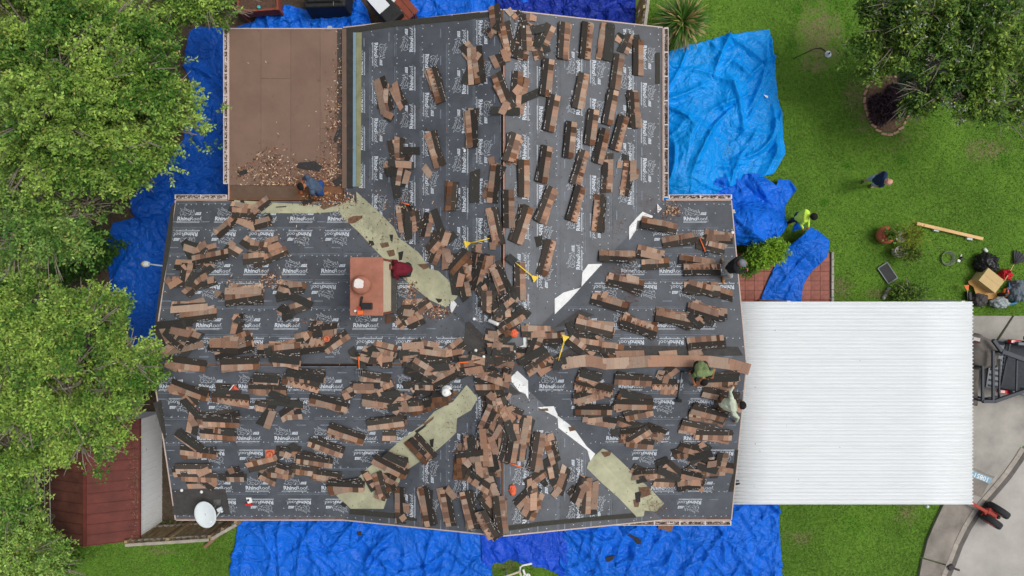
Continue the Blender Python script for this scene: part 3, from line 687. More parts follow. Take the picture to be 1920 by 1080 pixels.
for t in [(N_, 5, [(735, 5, 560, 0)]), (F_, 6, [(802, 170, 595, 130), (780, 140, 690, 120, 't')]), (F_, 6, [(718, 300, 490, 235), (600, 225, 560, 215, 't')]), (F_, 7, [(658, 435, 378, 370)]), (F_, 8, [(892, 435, 655, 352)]),
 (X_, 8, [(345, 460, 158, 470), (250, 435, 160, 440, 't')], ), (X_, 6, [(578, 512, 430, 490), (642, 520, 560, 515), (460, 530, 380, 470)]),
 (X_, 7, [(140, 650, 280, 555), (100, 600, 240, 520, 'd'), (210, 660, 330, 580, 't')]),
 (N_, 0, [(800, 550, 640, 553, 't')]), (N_, 0, [(1125, 535, 1050, 555, 't'), (990, 548, 880, 556, 't')]),
 (F_, 6, [(640, 690, 838, 700)]), (X_, 5, [(845, 720, 990, 720), (880, 690, 900, 640, 't')]), (F_, 6, [(412, 718, 622, 762)]), (F_, 2, [(420, 800, 535, 765)]), (F_, 5, [(440, 655, 560, 690, 'd')]),
 (F_, 7, [(625, 828, 862, 832)]), (F_, 3, [(685, 905, 830, 865), (670, 770, 780, 790, 'd')]), (X_, 6, [(412, 860, 625, 862), (480, 910, 570, 900)]),
 (F_, 8, [(1045, 850, 1285, 912)]), (F_, 8, [(1008, 945, 1205, 985), (1050, 1000, 1330, 1005)]),
 (X_, 9, [(665, 1000, 880, 985), (690, 1040, 860, 1060), (710, 1045, 830, 970), (860, 1000, 900, 1030, 't')]),
 (F_, 6, [(1060, 700, 1330, 705), (1120, 690, 1330, 680, 'd')]), (F_, 6, [(1130, 760, 1330, 800), (1210, 800, 1330, 830)])]: pile(R9, *t)
for t in [(X_, 7, [(1115, 345, 1230, 372), (1160, 412, 1310, 385, 'd'), (1230, 325, 1260, 360, 't')]), (X_, 8, [(1300, 450, 1420, 470), (1340, 490, 1365, 380), (1270, 450, 1330, 440, 't')]),
 (F_, 7, [(1045, 445, 1185, 565), (925, 505, 1060, 495), (980, 450, 1060, 420, 'd')]), (X_, 4, [(1130, 500, 1240, 525), (1180, 550, 1240, 550, 't')]), (X_, 4, [(975, 545, 1090, 550), (880, 540, 930, 525, 'd')]),
 (X_, 8, [(530, 680, 590, 520), (590, 720, 600, 530), (640, 700, 650, 540, 't'), (570, 560, 600, 600, 't')]),
 (F_, 4, [(470, 500, 430, 610, 't'), (370, 410, 430, 570, 'D'), (340, 570, 380, 540, 'd'), (410, 630, 450, 580, 't')]),
 (F_, 6, [(305, 485, 338, 265)]), (X_, 7, [(195, 690, 310, 575), (240, 740, 290, 640, 't'), (255, 560, 300, 540, 't'), (300, 710, 300, 600, 't')]), (F_, 3, [(395, 300, 420, 420), (380, 300, 410, 290, 't')]),
 (X_, 7, [(95, 215, 60, 50), (130, 130, 190, 205, 't'), (160, 120, 180, 150, 't')]), (X_, 8, [(100, 410, 105, 250), (60, 300, 110, 210), (95, 390, 60, 290, 't')]),
 (F_, 7, [(215, 450, 245, 200), (240, 330, 265, 190, 't')]), (X_, 6, [(170, 430, 200, 250), (190, 320, 150, 200, 'd')]), (F_, 2, [(10, 545, 22, 245, 't')]), (F_, 7, [(45, 490, 95, 630, 't'), (95, 490, 70, 380, 'd')]),
 (F_, 6, [(110, 745, 10, 620)]), (F_, 7, [(130, 825, 105, 630)]), (F_, 5, [(0, 700, 82, 855)])]: pile(R15, *t)
for t in [(X_, 7, [(435, 165, 205, 215, 't'), (130, 260, 230, 170, 't'), (110, 50, 220, 160, 'd'), (300, 120, 240, 70, 't')]), (X_, 6, [(420, 130, 250, 70), (330, 100, 270, 140, 'd')]), (F_, 6, [(770, 170, 528, 235), (735, 120, 600, 165, 't')]), (F_, 4, [(690, 165, 480, 160, 't')]),
 (F_, 7, [(540, 300, 848, 290)]), (F_, 6, [(225, 280, 450, 310), (190, 290, 280, 330, 't')]), (F_, 7, [(1085, 190, 860, 215)]), (F_, 5, [(1265, 175, 1095, 195), (880, 200, 800, 200)]),
 (X_, 4, [(1110, 130, 1160, 90, 't'), (1170, 100, 1330, 70, 'd'), (1340, 150, 1390, 110, 't'), (1250, 95, 1320, 85, 't')]), (F_, 4, [(900, 255, 1095, 275, 'd')]),
 (F_, 7, [(225, 425, 468, 515), (200, 480, 270, 440, 't')]), (F_, 6, [(490, 515, 758, 540), (520, 470, 680, 480, 'd')]), (F_, 7, [(725, 460, 1025, 470), (775, 390, 960, 400, 'd')]),
 (F_, 8, [(985, 390, 1220, 455), (1000, 350, 1260, 400, 'd')]), (F_, 7, [(1165, 520, 1415, 585)]), (X_, 6, [(800, 575, 925, 600), (980, 640, 1110, 630), (915, 600, 865, 735, 't'), (870, 545, 1110, 570, 'd')]),
 (X_, 10, [(360, 660, 690, 690), (430, 760, 660, 780), (450, 680, 680, 690), (305, 530, 410, 640, 'd'), (350, 650, 400, 720, 't')]), (F_, 4, [(278, 870, 540, 905), (260, 755, 440, 880, 'd')]),
 (F_, 6, [(1290, 725, 1520, 800)]), (F_, 7, [(1160, 815, 1382, 895)]), (X_, 6, [(255, 1000, 500, 1000), (290, 1050, 540, 1060), (400, 1040, 490, 1000, 't')]),
 (F_, 5, [(938, 945, 742, 992)]), (F_, 5, [(1075, 930, 1312, 965)]), (F_, 5, [(1060, 1000, 1205, 1015)]), (F_, 4, [(1205, 1035, 1355, 1055)]), (X_, 3, [(590, 1055, 720, 1055), (610, 1020, 650, 1005, 't')]),
 (X_, 7, [(880, 1020, 1040, 1040), (830, 1040, 930, 1090), (990, 900, 1030, 920, 't'), (955, 880, 1030, 890)])]: pile(R10, *t)
for t in [(X_, 5, [(520, 40, 580, 120), (700, 60, 590, 110), (640, 30, 560, 20, 't')]), (X_, 8, [(525, 285, 345, 240), (545, 320, 680, 220), (800, 265, 680, 240), (700, 240, 560, 250, 't')]),
 (X_, 7, [(660, 345, 560, 355), (850, 325, 665, 300), (962, 300, 845, 325), (900, 290, 840, 300, 't')]), (X_, 6, [(340, 340, 210, 300, 't'), (420, 330, 340, 320), (400, 310, 450, 390, 't'), (500, 350, 420, 360)]),
 (F_, 4, [(580, 395, 730, 385, 'd'), (700, 400, 880, 380, 'd')]), (F_, 4, [(932, 412, 742, 510)]), (F_, 7, [(272, 445, 482, 495), (220, 520, 370, 520, 't')]), (F_, 6, [(1112, 395, 940, 405)]),
 (X_, 6, [(765, 545, 645, 540), (620, 520, 700, 500, 'd'), (740, 460, 700, 440)]), (F_, 7, [(288, 600, 542, 640)]), (F_, 7, [(295, 785, 595, 745)]), (X_, 4, [(612, 580, 570, 680, 't'), (560, 650, 600, 620, 't')]),
 (X_, 6, [(620, 680, 760, 640, 'o'), (700, 640, 880, 600, 'o'), (760, 590, 900, 570, 'o'), (600, 650, 700, 640)]), (N_, 2, [(425, 850, 515, 850)]), (F_, 7, [(600, 880, 745, 1020, 'o'), (660, 870, 770, 990)]),
 (X_, 4, [(210, 570, 160, 590, 't'), (440, 545, 390, 565, 't')])]: pile(R13, *t)
for t in [(F_, 8, [(495, 265, 745, 405), (580, 240, 740, 320, 'd')]), (X_, 7, [(530, 375, 585, 550), (600, 410, 640, 500, 'o'), (450, 380, 520, 470, 't'), (600, 400, 660, 430)]), (F_, 7, [(203, 460, 447, 472)]),
 (F_, 4, [(685, 495, 690, 705), (725, 575, 735, 660, 't'), (690, 660, 720, 700, 't')]), (F_, 8, [(850, 492, 890, 730)]), (F_, 7, [(985, 480, 1035, 750), (1000, 480, 1060, 550, 't')]), (F_, 9, [(1120, 492, 1190, 755)]),
 (F_, 5, [(1120, 180, 1135, 430), (1090, 230, 1110, 430, 'o')]), (N_, 3, [(1230, 430, 1190, 140, 't')]), (F_, 2, [(1270, 340, 1240, 70, 't')]), (F_, 6, [(1160, 130, 1180, 280, 'd')]), (X_, 5, [(1125, 330, 1165, 290, 't'), (1170, 430, 1220, 460, 't')])]: pile(R14, *t)
for t in [(X_, 6, [(742, 255, 600, 190, 't'), (825, 195, 715, 225), (700, 150, 560, 140), (560, 200, 530, 215, 't'), (740, 110, 700, 140, 't')]), (X_, 8, [(527, 420, 305, 465), (320, 400, 230, 370, 't'), (400, 340, 330, 390, 't'), (290, 480, 235, 515, 't')]),
 (X_, 8, [(935, 395, 705, 490), (820, 380, 680, 360), (780, 440, 640, 455), (900, 350, 800, 390, 't'), (610, 420, 540, 380)]), (X_, 7, [(370, 595, 240, 700), (260, 640, 320, 540, 'd'), (220, 590, 140, 640, 't'), (400, 560, 350, 590, 't'), (440, 590, 400, 600, 't')]),
 (F_, 8, [(772, 695, 508, 735), (770, 665, 510, 670, 't'), (500, 670, 460, 720)]), (X_, 4, [(1105, 745, 950, 800), (1040, 640, 940, 650), (870, 770, 940, 810, 'd'), (900, 840, 970, 830, 'd'), (960, 700, 860, 720, 'd')]),
 (F_, 6, [(452, 820, 220, 850), (392, 775, 160, 795, 't')]), (X_, 1, [(600, 830, 575, 880, 't'), (620, 850, 590, 890, 'd')]), (X_, 6, [(300, 880, 60, 900, 'd'), (110, 930, 180, 1000, 'd'), (300, 960, 150, 930, 't')])]: pile(R11, *t)
for t in [(X_, 7, [(545, 160, 572, 350), (640, 190, 665, 345), (705, 385, 742, 210), (598, 200, 605, 400, 'd')]), (X_, 8, [(760, 545, 845, 340), (835, 440, 870, 340, 't'), (845, 600, 850, 450, 't'), (740, 470, 800, 400), (880, 550, 860, 480, 't')]), (F_, 4, [(900, 0, 885, 205, 'o')]),
 (X_, 8, [(1050, 725, 1110, 510), (1000, 690, 960, 560, 'z'), (1130, 620, 1150, 500, 't'), (1110, 720, 1060, 690, 'd')]), (F_, 6, [(1165, 915, 1195, 570)]), (F_, 6, [(1195, 590, 1265, 755)]), (X_, 5, [(1125, 885, 1125, 740)]), (N_, 6, [(1350, 800, 1345, 555)]),
 (X_, 6, [(1200, 1000, 1370, 890), (1330, 850, 1370, 880, 'd')]), (X_, 6, [(1260, 870, 1230, 770), (1300, 860, 1290, 700, 'd'), (1240, 820, 1290, 780)]), (X_, 5, [(940, 720, 960, 620, 't'), (990, 780, 970, 680), (960, 560, 1010, 520, 'o')])]: pile(R12, *t)
for t in [(X_, 4, [(878, 440, 935, 625), (860, 460, 900, 640, 't'), (960, 460, 985, 580, 't'), (905, 640, 950, 660, 't')]), (F_, 6, [(1170, 385, 1228, 580)]), (X_, 4, [(990, 770, 990, 890), (1105, 850, 1010, 850, 'd'), (1080, 935, 920, 915, 'd'), (1060, 930, 960, 925, 't'), (1010, 950, 995, 1045), (1040, 960, 1020, 1040, 't')]),
 (F_, 7, [(1165, 745, 1212, 935), (1120, 930, 1170, 1000, 't')])]: pile(R2, *t)
RZ2 = rg(860, 600, 7.2)
for t in [(X_, 5, [(300, 600, 0, 640), (330, 650, 100, 690, 't'), (180, 510, 360, 560, 't')]), (F_, 3, [(740, 560, 500, 500, 't'), (740, 620, 510, 590, 't')]), (F_, 5, [(380, 650, 540, 780)]), (F_, 5, [(460, 770, 225, 770)]), (X_, 5, [(740, 410, 450, 420, 'd'), (590, 350, 450, 340, 't')]), (X_, 3, [(400, 190, 540, 195, 't'), (590, 170, 690, 110, 'o')]), (X_, 5, [(600, 690, 700, 720), (620, 780, 700, 770, 't'), (500, 800, 580, 820, 't')]), (N_, 1, [(400, 980, 470, 1040, 't'), (650, 1010, 700, 1040, 't')])]: pile(RZ2, *t)
# the row of ridge caps along the right-hand ridge
caps = R9((345, 605), (480, 585), (580, 605), (705, 600), (828, 590), (940, 588), (1052, 590), (1165, 592), (1278, 606), (1388, 636))
for i in range(len(caps)-1):
    pile(lambda *p: list(p), N_, 1 if i < 2 else 0, [(*caps[i], *caps[i+1], 'r')], 'tan ridge cap shingle, %s along the right-hand ridge' % (('first', 'second', 'third', 'fourth', 'fifth', 'sixth', 'seventh', 'eighth', 'last')[i]+(' from the centre' if i < 8 else ', at the gable end')))
# labels: order along the slope
ORD = ['', 'first', 'second', 'third', 'fourth', 'fifth', 'sixth', 'seventh', 'eighth', 'ninth', 'tenth', 'eleventh', 'twelfth', 'thirteenth', 'fourteenth', 'fifteenth', 'sixteenth', 'seventeenth', 'eighteenth', 'nineteenth', 'twentieth']
ORD += ['twenty-'+o for o in ORD[1:10]]+['thirtieth']+['thirty-'+o for o in ORD[1:10]]
LOOK = {'neat': 'neat shingle stack', 'fan': 'fanned shingle stack', 'mess': 'jumbled shingle heap'}
WING = {'upper left': "top wing's left", 'upper right': "top wing's right", 'left upper': "left wing's upper", 'left lower': "left wing's lower", 'bottom left': "bottom gable's left", 'bottom right': "bottom gable's right", 'right lower': "right wing's lower", 'right upper': "right wing's upper"}
grp = {}
for p in PILES:
    p.append(slope_of(p[1], p[2])); grp.setdefault((p[5], p[3]), []).append(p)
for (sl_, st_), ps in grp.items():
    for i, p in enumerate(sorted(ps, key=lambda q: q[1])): p.append(i+1)
    for i, p in enumerate(sorted(ps, key=lambda q: -q[2])): p.append(i+1)
    for p in ps:
        p[0]['label'] = p[4] or '%s, %s from left and %s from top on %s slope' % (LOOK[st_], ORD[p[6]], ORD[p[7]], WING[sl_])
print('PILES', len(PILES), sum(len(p[0].children) for p in PILES))
# ------------------------------------------------------------------ tarpaulins
def tarp_mat(name, col, rough=.45, bs=1.):
    m = bpy.data.materials.new(name); m.use_nodes = True; t = m.node_tree; n = t.nodes; L = t.links
    p = n['Principled BSDF']; p.inputs['Roughness'].default_value = rough; p.inputs['Specular IOR Level'].default_value = .24
    g = n.new('ShaderNodeNewGeometry')
    nz = n.new('ShaderNodeTexNoise'); nz.inputs['Scale'].default_value = .8; nz.inputs['Detail'].default_value = 6; L.new(g.outputs['Position'], nz.inputs['Vector'])
    mx = n.new('ShaderNodeMix'); mx.data_type = 'RGBA'; L.new(nz.outputs[0], mx.inputs[0])
    mx.inputs[6].default_value = (*[c*.72 for c in col], 1); mx.inputs[7].default_value = (*[min(1, c*1.2) for c in col], 1); L.new(mx.outputs[2], p.inputs['Base Color'])
    prev = None
    for sc, st_, dist in ((1.4, .75, .11), (3.4, .6, .05), (9., .25, .016)):
        z = n.new('ShaderNodeTexNoise'); z.inputs['Scale'].default_value = sc; z.inputs['Detail'].default_value = 2.5; z.inputs['Distortion'].default_value = .7; L.new(g.outputs['Position'], z.inputs['Vector'])
        su = n.new('ShaderNodeMath'); su.operation = 'SUBTRACT'; L.new(z.outputs[0], su.inputs[0]); su.inputs[1].default_value = .5
        ab = n.new('ShaderNodeMath'); ab.operation = 'ABSOLUTE'; L.new(su.outputs[0], ab.inputs[0])
        pw = n.new('ShaderNodeMath'); pw.operation = 'POWER'; L.new(ab.outputs[0], pw.inputs[0]); pw.inputs[1].default_value = .7
        b2 = n.new('ShaderNodeBump'); b2.inputs['Strength'].default_value = st_*bs; b2.inputs['Distance'].default_value = dist*4; L.new(pw.outputs[0], b2.inputs['Height'])
        if prev is not None: L.new(prev.outputs[0], b2.inputs['Normal'])
        prev = b2
    L.new(b2.outputs[0], p.inputs['Normal']); return m
def resample(pts, n):
    p = np.array([tuple(q)[:2] for q in pts]); d = np.r_[0, np.cumsum(np.hypot(*np.diff(p, axis=0).T))]; t = np.linspace(0, d[-1], n)
    return np.stack([np.interp(t, d, p[:, 0]), np.interp(t, d, p[:, 1])], 1)
def tarp(label, A, B, mat, seed, bulges=(), ncr=60, crh=1., theta=None, spread=.6, z0=.05, res=.04, extra=None):
    rng = np.random.default_rng(seed)
    a = [P(*q, z0) for q in A]; b = [P(*q, z0) for q in B]
    la = sum((a[i+1]-a[i]).length for i in range(len(a)-1)); lb = sum((b[i+1]-b[i]).length for i in range(len(b)-1))
    nu = max(8, int(max(la, lb)/res)); pa, pb = resample(a, nu), resample(b, nu); nv = max(8, int(np.hypot(*(pa-pb).T).max()/res))
    v = np.linspace(0, 1, nv)[None, :, None]; XY = pa[:, None]*(1-v)+pb[:, None]*v; x, y = XY[..., 0], XY[..., 1]
    z = np.full(x.shape, z0)
    for px, py, rx, ry, h in bulges:
        c = P(px, py, h*.8); d = ((x-c.x)/rx)**2+((y-c.y)/ry)**2; z += h*np.exp(-d**1.6)
    area = la*np.hypot(*(pa-pb).T).mean(); lo, hi = XY.reshape(-1, 2).min(0), XY.reshape(-1, 2).max(0)
    for i in range(int(ncr*area/4)):
        c = rng.uniform(lo, hi); th = rng.uniform(0, np.pi) if theta is None or rng.random() < .25 else theta+rng.normal(0, spread)
        big = rng.random() < .3; L_ = rng.uniform(.6, 2.8) if big else rng.uniform(.2, 1.1); w = rng.uniform(.045, .11) if big else rng.uniform(.02, .05)
        h = (rng.uniform(.05, .15) if big else rng.uniform(.012, .04))*crh
        dx, dy = x-c[0], y-c[1]; cu = rng.normal(0, .25); s = dx*np.cos(th)+dy*np.sin(th); t = -dx*np.sin(th)+dy*np.cos(th)+cu*s*s
        h *= 1 if rng.random() < .7 else -.6
        z += h*np.exp(-np.abs(t/w)**1.25)*np.exp(-(s/(L_*.5))**4)
    z += .012*np.sin(x*7+3*np.sin(y*5+seed))*np.cos(y*6+2*np.sin(x*4))
    if extra is not None: z = extra(x, y, z)
    z = np.maximum(z, .02 if z0 < .095 else .072)
    V = np.stack([x, y, z], -1).reshape(-1, 3); I = np.arange(nu*nv).reshape(nu, nv)
    F = np.stack([I[:-1, :-1], I[1:, :-1], I[1:, 1:], I[:-1, 1:]], -1).reshape(-1, 4)
    e1 = V[F[0, 1]]-V[F[0, 0]]; e2 = V[F[0, 3]]-V[F[0, 0]]
    if e1[0]*e2[1]-e1[1]*e2[0] < 0: F = F[:, ::-1]
    o = link('tarp', npmesh('tarp', V, F, mat, smooth=True)); sm = o.modifiers.new('s', 'SOLIDIFY'); sm.thickness = .006
    return setp(o, label, 'tarp', 'blue tarps round the house')
TB = tarp_mat('tarp_blue', (.006, .15, .74), .45, .62); TC = tarp_mat('tarp_cyan', (.0, .30, .86), .4, .45); TD = tarp_mat('tarp_blue_shaded', (.004, .10, .52), .45, .7); TI = tarp_mat('tarp_indigo', (.012, .04, .36)); TV = tarp_mat('tarp_violet', (.01, .085, .66), .45, .6)  # TD: blue darkened so its colour carries the house and tree shade
def wallrise(x, y, z):   # draped up against the east wall
    return z+np.clip(4.75-x, 0, .8)*.45
tarp('large bright cyan-blue tarp spread on lawn beside the upper right eave', [(1205, 118), (1262, 93), (1345, 71), (1400, 60), (1443, 55)], [(1205, 400), (1310, 392), (1350, 356), (1400, 340), (1450, 326), (1473, 288)], TC, 1, [(1300, 290, .75, 1.25, .42), (1255, 350, .5, .6, .2), (1375, 175, .35, 1.1, .12)], 40, 1.45, math.radians(60), .5, extra=wallrise)
tarp('crumpled blue tarp heaped over shrubs at the right gable corner', [(1300, 392), (1312, 372), (1345, 335), (1400, 326), (1425, 325), (1450, 350), (1458, 336), (1480, 338), (1493, 353)], [(1300, 470), (1335, 470), (1375, 462), (1400, 466), (1425, 462), (1450, 445), (1466, 425), (1468, 400), (1472, 385)], TB, 2, [(1402, 425, 1.35, .75, 1.0), (1440, 352, .7, .3, .25)], 60, 1.0, z0=.09)
hand = P(1506, 429, .95)
def lifted(x, y, z):
    d = np.hypot(x-hand.x, y-hand.y); z = z+.9*np.exp(-(d/.42)**1.5)
    d2 = np.hypot((x-P(1530, 470).x)/.7, (y-P(1530, 470).y)/.55); return z+.28*np.exp(-d2**2)
tarp('long blue tarp dragged across red pavers by worker in yellow shirt', [(1422, 600), (1425, 562), (1445, 515), (1468, 468), (1492, 440), (1503, 428)], [(1500, 600), (1503, 562), (1506, 535), (1522, 508), (1545, 482), (1550, 450), (1530, 433), (1512, 427)], TB, 3, [], 40, .8, math.radians(60), .5, z0=.1, extra=lifted)
tarp('small fold of blue tarp under the hand of worker in yellow shirt', [(1484, 424), (1492, 416), (1500, 414)], [(1482, 436), (1492, 431), (1506, 428)], TB, 12, [], 20, .6, z0=.5, extra=lambda x, y, z: z+.35*np.exp(-((x-hand.x)**2+(y-hand.y)**2)/.05))
tarp('light blue tarp behind the upper left gable edge', [(765, -25), (850, -25), (950, -25), (990, -25)], [(780, 70), (850, 70), (925, 70), (990, 70)], TB, 4, [], 50, .8)
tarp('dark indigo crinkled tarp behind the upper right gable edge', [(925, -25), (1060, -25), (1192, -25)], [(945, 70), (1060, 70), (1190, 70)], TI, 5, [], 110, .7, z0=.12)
tarp('bunched blue tarp beside the red planter, upper half', [(466, 62), (470, 45), (500, 24), (545, 12), (585, 20)], [(520, 85), (540, 85), (560, 85), (575, 85), (590, 85)], TB, 6, [(520, 35, .5, .3, .15)], 90, .9)
tarp('blue tarp tucked under black grill behind brown porch', [(583, 20), (620, 18), (655, 15), (672, -5), (690, 20), (700, 60)], [(588, 90), (610, 90), (630, 90), (660, 90), (690, 90), (700, 90)], TB, 7, [], 80, .8, z0=.09)
tarp('shade-darkened blue tarp on shaded ground left of brown porch', [(470, 40), (440, 52), (370, 50), (355, 60), (348, 100), (345, 125), (360, 160), (355, 200), (345, 260), (320, 300), (300, 330)], [(470, 80), (470, 85), (470, 90), (470, 110), (470, 130), (470, 160), (470, 200), (470, 240), (470, 280), (470, 330), (470, 370)], TD, 8, [], 34, .9)
tarp('shade-darkened blue tarp on ground beneath the left gable and tree', [(310, 315), (290, 330), (262, 352), (245, 378), (256, 408), (212, 418), (195, 462), (203, 520), (208, 560), (240, 610), (245, 665), (260, 710)], [(430, 310), (430, 330), (430, 372), (390, 400), (380, 430), (375, 460), (370, 500), (365, 540), (360, 580), (355, 620), (350, 660), (350, 700)], TD, 9, [(265, 395, .35, .25, .3)], 34, .9, z0=.07)
tarp('wide blue tarp along the bottom left eave', [(455, 940), (600, 940), (760, 940), (915, 940)], [(425, 1105), (600, 1105), (760, 1105), (925, 1105)], TB, 10, [(520, 990, .8, .4, .15), (640, 1000, .5, .5, .12)], 62, .9)
tarp('violet-blue tarp below the bottom gable with curved lower edge', [(900, 945), (960, 945), (1060, 945)], [(905, 1100), (925, 1056), (955, 1050), (1000, 1061), (1035, 1068), (1066, 1092)], TV, 11, [], 40, .8, math.radians(-45), .4, z0=.10)
tarp('wide blue tarp along the bottom right eave and lawn', [(1045, 940), (1200, 935), (1300, 930), (1458, 930)], [(1050, 1070), (1075, 1105), (1300, 1105), (1468, 1105)], TB, 13, [], 62, .9, z0=.075)
tarp('small cyan tarp glimpsed through the lower left tree', [(45, 640), (100, 645)], [(55, 705), (105, 700)], TC, 14, [], 40, .8, z0=.3)
# ------------------------------------------------------------------ trees and plants
bark = M('bark', srgb(138, 130, 116), .9, .3, 12, bump=.5, bscale=60)
leafm = M('leaf', attr=True, rough=.5, var=.08, spec=.3, trans=.35)
def leaves(name, parent, c, ax, nrm, ln, wd, col, mat=None):
    ax = ax/np.linalg.norm(ax, axis=1, keepdims=True); sd_ = np.cross(ax, nrm); sd_ /= np.linalg.norm(sd_, axis=1, keepdims=True)+1e-9; up = np.cross(sd_, ax)
    ln, wd = ln[:, None], wd[:, None]; V = np.stack([c, c+ax*ln*.45+sd_*wd*.5+up*wd*.15, c+ax*ln, c+ax*ln*.45-sd_*wd*.5+up*wd*.15], 1)
    k = len(c); o = link(name, npmesh(name, V.reshape(-1, 3), np.arange(k*4).reshape(-1, 4), mat or leafm, col), parent); return o
def tree(name, label, base, lobes, nsp, nl, ll, lw, pal, seed, trunk=.16, gap=.0, group=None, spray=.32, flowers=0, upb=.35, cat='tree', th=None, nsub=10, minz=.4):
    rng = np.random.default_rng(seed); b = Vector((base.x, base.y, 0)); root = thing(name, label, cat, b, group)
    L_ = [(P(px, py, z), rx, ry, rz) for px, py, z, rx, ry, rz in lobes]; wts = np.array([l[1]*l[2] for l in L_]); wts /= wts.sum()
    ctr = np.array([tuple(l[0]) for l in L_]); rad = np.array([l[1:] for l in L_])
    idx = rng.choice(len(L_), nsp*2, p=wts); d = rng.normal(size=(nsp*2, 3)); d[:, 2] = d[:, 2]*.8+upb; d /= np.linalg.norm(d, axis=1, keepdims=True)
    r = rng.random((nsp*2, 1))**.4; r *= 1+.12*rng.normal(size=r.shape); p = ctr[idx]+d*rad[idx]*r
    lum = np.array([noise.noise((q[0]*1.6+seed, q[1]*1.6, q[2]*1.6)) for q in d*rad[idx]*.9+ctr[idx]])[:, None]; p = ctr[idx]+(p-ctr[idx])*(1+.42*lum)
    nv = np.array([noise.noise((q[0]*1.5+seed, q[1]*1.5, q[2]*1.5)) for q in p]); ok = (nv > gap-.07) & (p[:, 2] > minz); p, d = p[ok][:nsp], d[ok][:nsp]; n = len(p)
    dirn = d*1.0+rng.normal(size=(n, 3))*.7; dirn[:, 2] *= .55; dirn /= np.linalg.norm(dirn, axis=1, keepdims=True)
    sl_ = spray*rng.uniform(.6, 1.4, (n, 1, 1)); t = np.linspace(0, 1, nl)[None, :, None]
    c = p[:, None]+dirn[:, None]*(t-.5)*sl_+rng.normal(size=(n, nl, 3))*.02; side = np.cross(dirn, np.array([0, 0, 1.]))[:, None]*np.where(np.arange(nl) % 2, 1, -1)[None, :, None]
    ax = dirn[:, None]*.6+side*.8+rng.normal(size=(n, nl, 3))*.35; nr = np.array([.15, 0, 1.])+rng.normal(size=(n, nl, 3))*.4
    k = n*nl; cl_ = np.array([noise.noise((q[0]*1.2, q[1]*1.2, seed)) for q in p]); tone = np.clip(.5+1.0*cl_+rng.normal(size=n)*.28, 0, 1)[:, None, None]; col = np.array(pal[0])*(1-tone)+np.array(pal[1])*tone; col = np.repeat(col, nl, 1)*rng.uniform(.7, 1.3, (n, nl, 1))*(.66+.78*t)
    yl = rng.random((n, nl)) < .035; col[yl] = pal[2]
    leaves('crown', root, c.reshape(-1, 3), ax.reshape(-1, 3), nr.reshape(-1, 3), ll*rng.uniform(.7, 1.3, k), lw*rng.uniform(.7, 1.3, k), col.reshape(-1, 3))
    if flowers:
        q = p[rng.choice(n, flowers)]+np.array([0, 0, .06]); fl = 7; c = np.repeat(q[:, None], fl, 1)+rng.normal(size=(flowers, fl, 3))*.05
        leaves('blossom', root, c.reshape(-1, 3), rng.normal(size=(flowers*fl, 3)), np.tile([0, 0, 1.], (flowers*fl, 1))+rng.normal(size=(flowers*fl, 3))*.4, np.full(flowers*fl, .07), np.full(flowers*fl, .04), np.tile((.62, .62, .55), (flowers*fl, 1)))
    tm = MB(); top = Vector(ctr.mean(0)); top.z = th or max(1.2, min(l[0].z-l[3]*.6 for l in L_)); mid = b.lerp(top, .5)+Vector((.1, -.08, 0)); mid.z = top.z*.5
    tm.tube([b, mid, top], [trunk, trunk*.8, trunk*.65], 9); tm.build('trunk', bark, root, True)
    rr = random.Random(seed); lm = MB()
    for l in L_:
        e_ = l[0]; md = top.lerp(e_, .55)+Vector((rr.uniform(-.3, .3), rr.uniform(-.3, .3), .15)); lm.tube([top, md, e_], [trunk*.55, trunk*.38, trunk*.22], 7)
        for _ in range(nsub):
            v = Vector((rr.gauss(0, 1), rr.gauss(0, 1), rr.uniform(-.1, .9))).normalized(); q = e_+Vector((v.x*l[1], v.y*l[2], v.z*l[3]))*rr.uniform(.7, 1.03)
            s0 = md.lerp(e_, rr.uniform(.3, 1)); m2 = s0.lerp(q, .5)+Vector((rr.uniform(-.15, .15), rr.uniform(-.15, .15), .08)); lm.tube([s0, m2, q], [trunk*.2, trunk*.12, .012], 5)
            for _ in range(3):
                w = q+Vector((rr.uniform(-.5, .5), rr.uniform(-.5, .5), rr.uniform(-.1, .25))); lm.tube([m2, m2.lerp(w, .6)+Vector((0, 0, .05)), w], [.018, .012, .006], 4)
    lm.build('limb', bark, root, True); return root
PG = [(.072, .185, .024), (.35, .50, .095), (.52, .50, .14)]
tree('broadleaf_tree', 'largest leafy green tree filling the upper left corner', P(120, 170), [(50, 60, 5.6, 1.9, 1.9, 1.3), (165, 70, 5.4, 1.5, 1.5, 1.2), (95, 180, 5.9, 2.0, 1.8, 1.3), (215, 170, 5.2, 1.5, 1.5, 1.1), (290, 225, 4.6, 1.35, 1.0, .9), (190, 270, 5.1, 1.7, 1.2, 1.0), (60, 300, 5.3, 1.5, 1.3, 1.1), (250, 300, 4.4, 1.0, .6, .7), (240, 95, 4.6, 1.0, 1.2, .8)], 9600, 13, .082, .046, PG, 1, .2, .0)
tree('broadleaf_tree', 'sparser leafy green tree at the middle left edge', P(90, 430), [(40, 390, 4.9, 1.2, .9, .8), (100, 440, 4.7, 1.1, .8, .8), (25, 470, 4.9, .9, .8, .8), (175, 375, 4.2, .9, .55, .6), (60, 340, 4.9, 1.2, .6, .7)], 2300, 13, .082, .046, [(.07, .185, .028), (.33, .48, .12), (.55, .52, .14)], 2, .13, .02)
